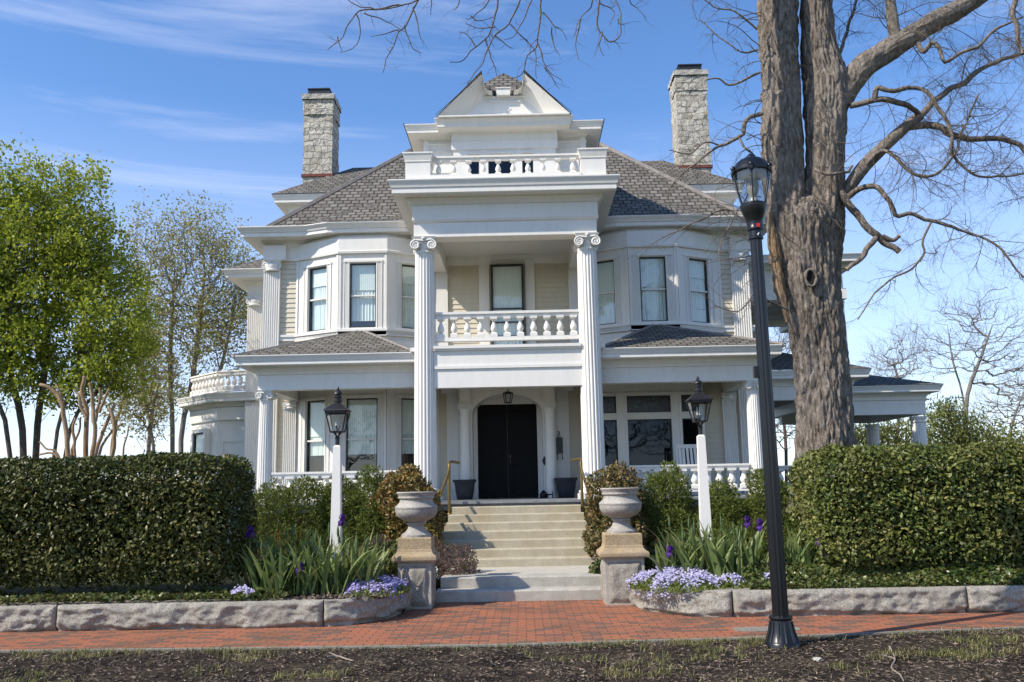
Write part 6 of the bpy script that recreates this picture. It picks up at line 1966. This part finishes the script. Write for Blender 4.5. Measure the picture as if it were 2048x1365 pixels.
def foliage(T, paths_tw, n_per, spread, size, mat, parent, aspect=0.55, flat=None):
    cn = np.maximum(1, (n_per * rs5.gamma(1.3, 1 / 1.3, len(T)))).astype(int)
    C = np.repeat(T, cn, 0); C = C + rs5.normal(size=C.shape) * spread
    V, F = leaf_mesh(C, rng.normal(size=C.shape) + np.array([0, 0, 0.2]), size, aspect, 0.3)
    obj_np('crown', V, F, mat, parent)

# --- leafy green tree on the far left
def leafy(name, label, Y, trunks_px, env, ntar, n_per, spread, size, mat, rtip, expo, twl, group=None, bark=None, asc=0.0, tlv=1, tup=0.3):
    bpx = trunks_px[0][0]
    b = P(bpx[0], bpx[1], Y)
    t = empty(name, (b.x, b.y, GZ - 0.3), label, 'tree', group)
    tr = []
    for tp in trunks_px:
        pts = []
        for i, q in enumerate(tp):
            pp = P(q[0], q[1], Y + (q[2] if len(q) > 2 else 0)); pts.append(tuple(pp))
        pts[0] = (pts[0][0], pts[0][1], min(pts[0][2], GZ - 0.1))
        p_, r_ = smooth_path(pts, [0.1] * len(pts), 3)
        tr.append(p_)
    paths, T = filled_tree(tr, env_px(env, Y), ntar, rtip, expo, asc=asc)
    V, F = tubes(paths[:len(tr)])
    obj_np('trunk', V, F, bark or BARKD_, t, smooth=True)
    br = list(paths[len(tr):])
    tips = [T]
    for p, r in paths[len(tr):]:
        twig_spray(br, p, r, (2.2 if n_per else 3.6) / max(0.3, twl), twl, tlv if n_per else 2, 0.1, 0.3, 0.008 if n_per else 0.010, tup, 0.3)
    tips.append(np.array([q[0][-1] for q in br[len(paths) - len(tr):]]))
    V, F = tubes(br)
    obj_np('branches', V, F, bark or BARKD_, t, smooth=True)
    if n_per:
        TT = np.concatenate([x for x in tips if len(x)])
        foliage(TT, None, n_per, spread, size, mat, t)
    return t
leafy('leafy_tree', 'big leafy bright green tree with several dark trunks at the far left', 21.0,
      [[(55, 1010), (45, 860), (20, 740), (25, 600, -0.5), (40, 470)], [(70, 1010), (75, 850, 0.4), (90, 740), (90, 600, 0.6), (110, 470)], [(95, 1010), (115, 860, -0.3), (150, 760), (165, 640, -0.8), (170, 520)], [(110, 1010), (140, 860), (190, 790, 0.3), (225, 720, 0.5), (240, 640)], [(40, 1010), (10, 840, -0.4), (-60, 720), (-110, 560)]],
      [(35, 400, 62, 100, 1.3, 0), (140, 430, 78, 115, 1.4, 0), (60, 560, 115, 120, 1.8, 0), (185, 540, 85, 110, 1.6, 0.3), (225, 660, 85, 110, 1.6, 0), (90, 700, 130, 70, 1.6, 0), (-90, 560, 150, 230, 2.0, 0), (245, 745, 60, 60, 1.0, 0), (130, 770, 110, 40, 1.4, 0), (20, 760, 60, 50, 1.4, 0)],
      1400, 20, 0.13, 0.10, SPRING_, 0.007, 0.43, 0.5, None, None, 1.2)
leafy('leafy_tree', 'airy bronze green tree with thin rising branches left of the house behind the sunroom', 31.0,
      [[(330, 1000), (305, 880), (285, 760), (290, 640), (300, 540)], [(370, 1000), (362, 880), (385, 760), (400, 640), (410, 540)], [(345, 1000), (345, 860, 0.5), (340, 740), (345, 620), (350, 520)], [(385, 1000), (400, 840, -0.5), (440, 740), (460, 660), (470, 600)]],
      [(300, 520, 55, 110, 1.6, 0), (380, 500, 75, 95, 1.8, 0), (450, 560, 62, 120, 1.6, 0), (350, 640, 115, 90, 2.0, 0), (440, 680, 80, 90, 1.6, 0), (330, 760, 80, 70, 1.5, 0), (500, 600, 40, 80, 1.5, 0.5)],
      1500, 8, 0.16, 0.10, SPARSE_, 0.008, 0.41, 0.9, None, BARKP_, 1.6, 1, 0.7)
leafy('leafy_tree', 'slim olive green tree between the big leafy tree and the bronze green tree', 27.0,
      [[(215, 1000), (225, 880), (250, 790), (265, 700)], [(290, 1000), (300, 860), (310, 800), (325, 740)]],
      [(250, 800, 50, 70, 1.2, 0), (300, 820, 55, 60, 1.2, 0), (270, 700, 50, 80, 1.2, 0)],
      420, 7, 0.14, 0.09, SPARSE_, 0.007, 0.42, 0.7, None, BARKP_, 1.4, 1, 0.6)
# --- bare trees and green thickets behind the right porch
for k, (lab, Y, tr, env, nt) in enumerate([
    ('tallest bare tree behind the right hedge, forked low with a pale trunk', 46.0, [[(1925, 1010), (1932, 880), (1935, 790), (1960, 720), (1985, 650)], [(1925, 1010), (1930, 870), (1925, 790), (1905, 720), (1895, 650)]], [(1990, 690, 90, 90, 3, 0), (1900, 690, 70, 80, 3, 0), (1950, 610, 85, 40, 2.5, 0), (2060, 760, 70, 90, 3, 0)], 420),
    ('low bare tree behind the porte cochere roof', 50.0, [[(1790, 1000), (1795, 860), (1800, 780), (1785, 720)]], [(1790, 730, 65, 60, 2.5, 0), (1745, 740, 45, 40, 2, 0), (1820, 690, 45, 60, 2.5, 0)], 260),
    ('small bare tree at the far right edge in front of the tallest bare tree', 42.0, [[(2010, 1000), (2015, 900), (2030, 830), (2050, 780)]], [(2020, 820, 70, 70, 2.5, 0), (1960, 840, 45, 45, 2, 0)], 200)]):
    leafy('bare_tree', lab, Y, tr, env, nt, 0, 0, 0, None, 0.011, 0.42, 1.3, 'bare trees behind the right porch', BARKP_)
for lab, Y, env, n in [('yellow green feathery thicket beside the outer porte cochere column', 38.0, [(1900, 870, 60, 60, 1.5, 0), (1945, 890, 70, 45, 1.5, 0), (2020, 900, 70, 40, 1.5, 0), (1890, 830, 30, 45, 1.0, 0)], 7500),
                       ('feathery green thicket seen under the porte cochere', 36.0, [(1740, 880, 50, 40, 1.2, 0), (1800, 880, 55, 50, 1.4, 0), (1690, 890, 60, 35, 1.2, 0)], 4200)]:
    e = env_px(env, Y)
    b0 = e[0][0]
    t = empty('thicket', (b0[0], b0[1], GZ - 0.3), lab, 'shrub')
    tr = [np.array([(c[0] + rs5.normal() * 0.4, c[1], GZ - 0.2), (c[0] + rs5.normal() * 0.3, c[1], c[2] * 0.5), (c[0], c[1], c[2])]) for c, r in e for _ in range(2)]
    paths, T = filled_tree(tr, e, 260, 0.008, 0.4)
    br = list(paths)
    for p, r in paths: twig_spray(br, p, r, 2.0, 0.7, 1, 0.1, 0.3, 0.007, 0.5, 0.2)
    V, F = tubes(br); obj_np('branches', V, F, BARKD_, t)
    TT = np.concatenate([T, np.array([q[0][-1] for q in br])])
    C = TT[rs5.integers(0, len(TT), n)] + rs5.normal(size=(n, 3)) * 0.25
    V, F = leaf_mesh(C, rng.normal(size=C.shape) + np.array([0, 0, 0.9]), 0.20, 0.3, 0.3); obj_np('foliage', V, F, FARG_, t)
leafy('bare_tree', 'bare tangled tree seen between the street lamp pole and the big trunk', 34.0, [[(1570, 1000), (1572, 900), (1565, 820), (1560, 760)]], [(1570, 850, 45, 60, 2, 0), (1560, 700, 40, 60, 2, 0)], 160, 0, 0, 0, None, 0.010, 0.42, 1.0, 'bare trees behind the right porch', BARKD_)

# --- crape myrtle cut back to tan stubs
MY = 16.8
cm = lambda a, b: (a / 2.007, 240 + b / 2.007)
t = empty('pruned_tree', (P(165, 1000, MY).x, MY, GZ), 'smooth tan multi-stemmed tree cut back to bare stubs behind the dark hedge', 'tree')
stubs = [([(285, 1560), (270, 1350), (262, 1210), (238, 1120), (200, 1080), (163, 1064)], 15), ([(290, 1560), (300, 1350), (292, 1260), (300, 1200)], 10), ([(330, 1560), (342, 1350), (346, 1180), (332, 1100), (336, 1032)], 16), ([(350, 1560), (372, 1340), (380, 1200), (368, 1120), (362, 1060)], 14),
         ([(360, 1560), (384, 1340), (418, 1230), (462, 1148)], 13), ([(370, 1560), (400, 1340), (442, 1260), (492, 1222)], 9), ([(345, 1200), (318, 1120), (306, 1085)], 10), ([(378, 1210), (398, 1130), (402, 1080)], 10), ([(395, 1180), (420, 1110), (434, 1085)], 9),
         ([(420, 1560), (452, 1350), (462, 1250), (452, 1180), (440, 1165)], 14), ([(270, 1560), (290, 1330), (318, 1240), (325, 1195)], 8), ([(480, 1560), (492, 1340), (512, 1270), (520, 1232)], 6), ([(240, 1140), (246, 1090), (230, 1062)], 8), ([(300, 1560), (230, 1345), (185, 1320), (160, 1295)], 7), ([(290, 1570), (225, 1350), (165, 1338)], 8)]
ps, tips = [], []
for k, (pl, wd) in enumerate(stubs):
    dy = ((k * 37) % 11 - 5) * 0.05
    p = [tuple(P(*cm(a, b), MY + dy)) for a, b in pl]
    r = wd / 2.007 / 2 * MY / FPX
    rr = np.linspace(r * 1.35, r * 0.95, len(p))
    q, qr = smooth_path(p, rr, 4)
    q = q + (np.array([fbm(q * 5, 2, k), fbm(q * 5, 2, k + 50), fbm(q * 5, 2, k + 90)]).T - 0.5) * 0.08
    if q[0][2] < GZ: pass
    ps.append((q, qr)); tips.append((q[-1], q[-1] - q[-2], qr[-1]))
V, F = join_np([tube_np(p, r, 10) for p, r in ps])
obj_np('trunk', V, F, MYRT_, t, smooth=True)
b = MB()
for p, d, r in tips:
    d = d / np.linalg.norm(d)
    b.tube([tuple(p - d * 0.01), tuple(p + d * 0.012)], [r * 1.02, r * 0.95], 10)
obj('cut_end', b, CUT_, t)

# --- the big bare tree in front of the right porch
TY = 14.0
BT = empty('shade_tree', (P(1652, 1000, TY).x, TY, GZ), 'huge bare grey brown tree with a forked trunk, knot hole and spreading twisted limbs', 'tree')
def pxp(lst, Y, n=5):
    p = [tuple(P(a[0], a[1], Y + (a[3] if len(a) > 3 else 0))) for a in lst]
    r = [a[2] / 2 * (Y + (a[3] if len(a) > 3 else 0)) / FPX for a in lst]
    return smooth_path(p, r, n)
def bark_tube(p, r, seg, ds=0.03, amp=0.05, seed=0, flare=0.0):
    # resample evenly
    L_ = np.concatenate([[0], np.cumsum(np.linalg.norm(np.diff(p, axis=0), axis=1))])
    n = max(8, int(L_[-1] / ds))
    s = np.linspace(0, L_[-1], n)
    q = np.stack([np.interp(s, L_, p[:, k]) for k in range(3)], -1); rr = np.interp(s, L_, r)
    V, F = tube_np(q, rr, seg)
    C = np.repeat(q, seg, 0)
    N = unit(V - C)
    ang = np.tile(np.arange(seg) * 2 * PI / seg, n)
    rad = np.repeat(rr, seg)
    hgt = np.repeat(s, seg)
    # long broken ridges that run with the grain
    arcl = np.stack([np.cos(ang) * rad * 15, np.sin(ang) * rad * 15, hgt * 3.4 + 0.25 * np.sin(ang * 3 + hgt)], -1)
    f1 = 1 - np.abs(fbm(arcl, 3, seed) - 0.5) * 4.2
    f2 = fbm(arcl * np.array([2.4, 2.4, 1.6]), 3, seed + 7)
    f3 = fbm(np.stack([np.cos(ang) * rad * 3, np.sin(ang) * rad * 3, hgt * 0.8], -1), 3, seed + 3)
    sc = np.minimum(1, rad / 0.3)
    V = V - N * 0.012 * sc[:, None] + N * (amp * sc * (-np.clip(f1, 0, 1) * 0.8 + (f2 - 0.5) * 0.9) + 0.12 * sc * (f3 - 0.5))[:, None]
    return V, F
trk = []
trk.append(bark_tube(*pxp([(1652, 1030, 150), (1652, 960, 132), (1652, 900, 117), (1646, 780, 111), (1637, 690, 113), (1624, 600, 121), (1609, 510, 134), (1606, 455, 146), (1607, 425, 120, 0.02), (1606, 400, 70, 0.05)], TY), 220, 0.016, 0.06, 1))
trk.append(bark_tube(*pxp([(1592, 600, 84, 0.12), (1581, 530, 90, 0.05), (1573, 460, 92, 0.0), (1568, 380, 88), (1564, 270, 88), (1561, 180, 88), (1558, 90, 88), (1557, 0, 87), (1552, -120, 84), (1545, -300, 76)], TY), 170, 0.018, 0.055, 2))
trk.append(bark_tube(*pxp([(1640, 600, 84, 0.12), (1642, 530, 90, 0.05), (1646, 460, 92, 0.0), (1648, 400, 86), (1649, 320, 88), (1651, 230, 94), (1651, 170, 96), (1638, 110, 80), (1633, 45, 74), (1632, 0, 74), (1632, -120, 64), (1625, -300, 56)], TY), 170, 0.018, 0.04, 3))
V, F = join_np(trk)
obj_np('trunk', V, F, BARK_, BT, smooth=True)
limbs = []
limb_big = [[(1665, 215, 66), (1690, 180, 62), (1722, 138, 56), (1765, 108, 52), (1815, 78, 50), (1870, 42, 48), (1930, 10, 46), (2010, -50, 44), (2120, -150, 38), (2300, -260, 26)],
            [(1795, 95, 28), (1786, 50, 26), (1780, 0, 24), (1772, -70, 20)],
            [(1665, 430, 34), (1690, 386, 30), (1726, 336, 30), (1771, 291, 27), (1812, 254, 26), (1840, 232, 24)]]
bl = [bark_tube(*pxp(l, TY - 0.05), 56 if k == 0 else 32, 0.03, 0.04 if k == 0 else 0.02, 11 + k) for k, l in enumerate(limb_big)]
V, F = join_np(bl)
obj_np('limb', V, F, BARK_, BT, smooth=True)
br_px = [[(1812, 254, 17), (1850, 252, 15, -0.1), (1885, 261, 14, -0.2), (1926, 275, 13, -0.3), (1994, 275, 11, -0.3), (2030, 292, 10, -0.3), (2060, 322, 9, -0.3), (2130, 420, 6, -0.3)],
         [(1840, 232, 15), (1876, 200, 13, 0.2), (1930, 163, 12, 0.4), (1976, 132, 10, 0.6), (2048, 104, 8, 0.8), (2140, 60, 6, 1)],
         [(1695, 395, 13, -0.2), (1726, 374, 12, -0.3), (1762, 386, 11, -0.4), (1794, 422, 10, -0.5), (1830, 422, 9, -0.5), (1876, 450, 8, -0.6), (1930, 459, 6, -0.6), (1985, 490, 5, -0.6), (2048, 560, 3.5, -0.6)],
         [(1680, 385, 18, -0.25), (1712, 427, 17, -0.35), (1740, 459, 16, -0.45), (1762, 472, 15, -0.5), (1780, 488, 14, -0.5), (1799, 502, 13, -0.5)],
         [(1756, 470, 12, -0.48), (1742, 496, 12, -0.5), (1726, 516, 11, -0.5), (1690, 539, 10, -0.5)],
         [(1765, 473, 10, -0.5), (1786, 482, 9, -0.5), (1797, 478, 8, -0.5)],
         [(1700, 212, 13, -0.2), (1749, 204, 12, -0.3), (1794, 209, 12, -0.3), (1825, 220, 11, -0.2), (1840, 232, 10, 0)],
         [(1749, 204, 12, -0.3), (1756, 178, 12, -0.35), (1780, 184, 11, -0.4), (1812, 176, 10, -0.4), (1842, 178, 9.5, -0.45), (1876, 209, 9, -0.5), (1903, 254, 8, -0.5), (1899, 295, 7, -0.5), (1925, 330, 6, -0.5), (1960, 352, 5, -0.5), (2010, 350, 4, -0.5), (2070, 340, 3, -0.5)],
         [(1726, 336, 9, -0.1), (1765, 305, 8, -0.3), (1800, 330, 8, -0.4), (1840, 350, 7, -0.5), (1870, 345, 6, -0.5), (1905, 312, 5, -0.5), (1930, 250, 4.5, -0.5), (1960, 190, 3.5, -0.5)],
         [(1828, 72, 12, 0), (1838, 95, 11, -0.2), (1850, 105, 10, -0.35), (1870, 90, 9, -0.4), (1885, 125, 8, -0.5), (1935, 100, 7, -0.5), (1990, 60, 6, -0.5), (2050, 30, 4, -0.5)],
         [(1862, 445, 5, -0.6), (1845, 480, 5, -0.6), (1848, 505, 5, -0.6), (1825, 535, 4.5, -0.6), (1780, 560, 4, -0.6), (1745, 600, 3.5, -0.6), (1715, 640, 2.5, -0.6)],
         [(1630, 340, 8, -0.5), (1650, 345, 7, -0.6), (1690, 348, 7, -0.6), (1712, 330, 5, -0.5)],
         [(1525, 227, 10, -0.3), (1492, 241, 9, -0.35), (1476, 272, 8.5, -0.4), (1440, 291, 7, -0.4), (1408, 313, 5, -0.4), (1367, 341, 3.5, -0.4), (1335, 380, 2.5, -0.4)],
         [(1476, 272, 5, -0.4), (1490, 300, 5, -0.5), (1515, 325, 4, -0.5), (1500, 380, 3.5, -0.5), (1450, 470, 3, -0.5), (1432, 520, 2.5, -0.5)],
         [(1520, 145, 6, -0.4), (1467, 168, 5, -0.5), (1440, 160, 4, -0.5), (1413, 163, 3, -0.5)],
         [(1515, 60, 6, -0.4), (1470, 20, 5, -0.5), (1440, 15, 4, -0.5), (1395, -10, 3, -0.5)],
         [(1515, 100, 5, -0.3), (1480, 105, 4, -0.4), (1440, 75, 3.5, -0.4), (1395, 40, 2.5, -0.4)],
         [(1440, 291, 4, -0.4), (1410, 285, 3.5, -0.5), (1380, 310, 3, -0.5), (1340, 300, 2, -0.5)],
         [(1530, 450, 5, -0.5), (1490, 440, 4, -0.6), (1450, 420, 4, -0.6), (1400, 440, 3.5, -0.6), (1340, 470, 2.5, -0.6), (1305, 488, 1.8, -0.6)],
         [(1575, 620, 5, -0.5), (1510, 590, 4, -0.8), (1500, 600, 3, -0.8), (1475, 620, 2.5, -0.8), (1430, 614, 2, -0.8)],
         [(2040, -30, 12, -0.8), (2030, 20, 11, -0.8), (2034, 75, 9, -0.8), (2046, 110, 7, -0.8)],
         [(1672, 130, 9, 0.0), (1690, 80, 8, 0.3), (1700, 40, 7, 0.4), (1720, -10, 6, 0.5)]]
br = [pxp(l, TY, 4) for l in br_px]
stub_ix = (3, 4, 5)
tw = []
for k, (p, r) in enumerate(br):
    p += (np.stack([fbm(p * 3.5, 2, k + 1), fbm(p * 3.5, 2, k + 31), fbm(p * 3.5, 2, k + 61)], -1) - 0.5) * 0.16 * np.minimum(1, np.arange(len(p)) / 6)[:, None] * np.minimum(1, r.max() / 0.03)
    if k in stub_ix: continue
    right = br_px[k][0][0] > 1600
    twig_spray(tw, p, r, 7.5 if right else 7.0, 0.85 if right else 0.55, 3 if right else 2, -0.25, 0.7, 0.0095 if right else 0.006, 0.0, 0.12)
for l in limb_big[:2]:
    p, r = pxp(l, TY, 4)
    twig_spray(tw, p, r, 5.0, 1.15, 3, -0.35, 0.7, 0.012, 0.0, 0.15)
p, r = pxp([(1557, 420, 88), (1558, 90, 88), (1557, 0, 87)], TY, 6)
for _ in range(30):
    q = P(1515 + rnd.random() * 10, rnd.uniform(20, 560), TY - 0.3)
    a, b_ = wander(q, (-1, -0.6, rnd.uniform(-0.5, 0.3)), rnd.uniform(0.6, 1.5), 0.010, 7, 0.5, -0.4); tw.append((a, b_)); twig_spray(tw, a, b_, 4, 0.4, 2, -0.3, 0.6, 0.006)
# small epicormic shoots on the trunk faces
for _ in range(26):
    q = P(rnd.uniform(1530, 1690), rnd.uniform(150, 470), TY - 0.42)
    a, b_ = wander(q, (rnd.uniform(-1, 1), -0.8, rnd.uniform(-0.4, 0.6)), rnd.uniform(0.3, 0.8), 0.007, 6, 0.6, -0.3); tw.append((a, b_)); twig_spray(tw, a, b_, 3, 0.3, 1, -0.2, 0.6, 0.004)
# long limb passing above the picture whose ends hang down before the house
HY = 11.6
ch = lambda a, b: (560 + a / 2.56, b / 2.56)
over = pxp([(1552, -140, 46, 0), (1450, -230, 40, -0.8), (1330, -210, 34, -1.5), (1200, -170, 28, -2.0), (1060, -150, 22, -2.3), (930, -130, 17, -2.4), (820, -110, 12, -2.4), (700, -120, 8, -2.4)], TY, 5)
br.append(over)
hang = [[(1000, -300), (860, -90), (700, 0), (560, 40), (430, 50), (360, 0), (320, -60)], [(620, 30), (520, 50), (440, 60), (400, 75), (350, 130), (300, 200), (245, 250)], [(400, 75), (415, 110), (400, 200), (370, 250), (315, 270)], [(300, 190), (303, 230), (315, 268)], [(740, -80), (700, 20), (640, 130), (600, 170), (570, 260), (530, 370)], [(680, 40), (700, 120), (720, 180), (740, 215)], [(640, 130), (660, 190), (690, 240), (735, 270)], [(600, 150), (540, 180), (460, 190)], [(420, 60), (520, 100), (570, 120), (640, 170)],
        [(770, -60), (768, 20), (772, 75)], [(905, -60), (912, 30), (895, 62)],
        [(1180, -260), (1120, 0), (1100, 120), (1060, 200), (980, 260), (930, 310), (870, 318)], [(1290, -280), (1230, 0), (1180, 120), (1100, 190), (1060, 260), (1030, 350), (950, 430)], [(1360, -300), (1340, 0), (1330, 100), (1320, 220), (1270, 280), (1240, 380), (1170, 400)], [(1320, 220), (1340, 300), (1380, 370), (1445, 410)], [(1350, 340), (1400, 400), (1440, 452)], [(1345, 70), (1400, 130), (1440, 150), (1470, 205)], [(1385, 140), (1395, 250), (1425, 282)], [(1180, 125), (1250, 200), (1300, 250), (1310, 330), (1320, 400)], [(1060, 200), (1070, 290), (1100, 360), (1110, 400)], [(1120, -60), (1060, 20), (1000, 70), (960, 100), (945, 98)], [(1095, 140), (1010, 150), (940, 125)], [(1000, 240), (960, 180), (925, 170)], [(1100, 190), (1150, 230), (1190, 260)],
        [(1640, -280), (1600, 0), (1560, 60), (1540, 110), (1500, 190)], [(1545, 100), (1520, 190), (1520, 250), (1530, 305)], [(1680, -260), (1640, 0), (1620, 110), (1640, 170), (1700, 220), (1750, 160), (1745, 60), (1720, -10)], [(1640, 160), (1640, 230), (1660, 285)], [(1740, 100), (1750, 130), (1785, 130)], [(1820, -220), (1780, 0), (1830, 50), (1875, 95)], [(1640, 10), (1700, 60), (1690, 130)], [(1290, 0), (1240, 110), (1210, 180), (1150, 200)], [(980, 80), (1020, 100), (1090, 90)]]
for k, l in enumerate(hang):
    lead = 1.0 if len(l) > 5 else 0.7
    pts = [(*ch(a, b), (8.5 - 5.6 * i / (len(l) - 1)) * lead, ((k * 13) % 7 - 3) * 0.12) for i, (a, b) in enumerate(l)]
    p, r = pxp(pts, HY, 4)
    r = np.maximum(r * 0.54, 0.0044)
    p += (np.stack([fbm(p * 4, 2, k + 1), p[:, 0] * 0 + 0.5, fbm(p * 4, 2, k + 61)], -1) - 0.5) * 0.10
    tw.append((p, r)); twig_spray(tw, p, r, 5.5, 0.28, 2, -0.2, 0.5, 0.0045, 0, 0.15)
for k in range(9):     # ties from the high limb down to its hanging ends
    i = 8 + 3 * k
    if i < len(over[0]):
        tw.append(wander(over[0][i], (rs5.normal() * 0.5, -0.3, -1), 1.0, 0.02, 6, 0.5, -0.2))
V, F = tubes(br); obj_np('limb', V, F, BARK_, BT, smooth=True)
V, F = tubes(tw); obj_np('crown', V, F, TWIGB_, BT, smooth=True)
b = MB()
for k in stub_ix:
    p, r = br[k]; d = unit((p[-1] - p[-2])[None])[0]
    b.tube([tuple(p[-1] - d * 0.01), tuple(p[-1] + d * 0.01)], [r[-1] * 1.05, r[-1] * 0.98], 12)
obj('cut_end', b, CUT_, BT)
# knot hole and torn strip of bark
kp = P(1622, 556, TY - 0.52)
b = MB()
ring = [(kp.x + 0.085 * math.cos(2 * PI * k / 20), kp.y + 0.0, kp.z + 0.135 * math.sin(2 * PI * k / 20)) for k in range(21)]
b.tube(ring, [0.018 + 0.012 * (k % 5) / 4 for k in range(20)] + [0.018], 8, cap=False)
obj('knot_rim', b, BARK_, BT, smooth=60)
b = MB()
n = 20
vs = [(kp.x + 0.075 * math.cos(2 * PI * k / n), kp.y - 0.004, kp.z + 0.12 * math.sin(2 * PI * k / n)) for k in range(n)] + [(kp.x, kp.y + 0.03, kp.z)]
b.add(vs, [(k, (k + 1) % n, n) for k in range(n)])
obj('knot_hole', b, UNLIT_, BT)  # shallow dark dish; the shade inside the hole is painted by its colour
p, r = pxp([(1541, 425, 8, -0.24), (1547, 470, 18, -0.25), (1555, 530, 20, -0.25), (1565, 590, 16, -0.28), (1574, 645, 8, -0.30)], TY, 6)
V, F = bark_tube(p, r, 40, 0.02, 0.16, 44)
obj_np('torn_wood', V, F, mat_bark('torn_wood', (0.12, 0.07, 0.035), (0.25, 0.16, 0.09), (0.40, 0.29, 0.18), 1.0, 0.6), BT, smooth=True)

# --- bare trees across the street, mirrored in the lower window panes
for lab, x, y, hgt in (('tall bare tree across the street, mirrored in the large pane of the triple window', 7.0, -24.0, 13.0), ('wide bare tree across the street, mirrored in the side panes of the triple window', 13.0, -27.0, 12.0), ('bare tree across the street, mirrored faintly in the left lower windows', -13.0, -26.0, 12.0)):
    t = empty('bare_tree', (x, y, -0.12), lab, 'tree', 'bare trees across the street')
    tr = [np.array([(x, y, -0.12), (x + 0.1, y, 1.5), (x - 0.1, y, 3.0), (x, y, 4.2)])]
    paths, T = filled_tree(tr, [((x, y, hgt * 0.62), (4.4, 3.5, hgt * 0.36)), ((x - 2.5, y, hgt * 0.45), (2.5, 2.5, 2.5)), ((x + 2.5, y, hgt * 0.45), (2.5, 2.5, 2.5))], 420, 0.016, 0.42)
    V, F = tubes(paths[:1]); obj_np('trunk', V, F, BARKD_, t, smooth=True)
    br = list(paths[1:])
    for p, r in paths[1:]: twig_spray(br, p, r, 1.6, 1.3, 1, -0.1, 0.4, 0.012, 0, 0.2)
    V, F = tubes(br); obj_np('crown', V, F, BARKD_, t)
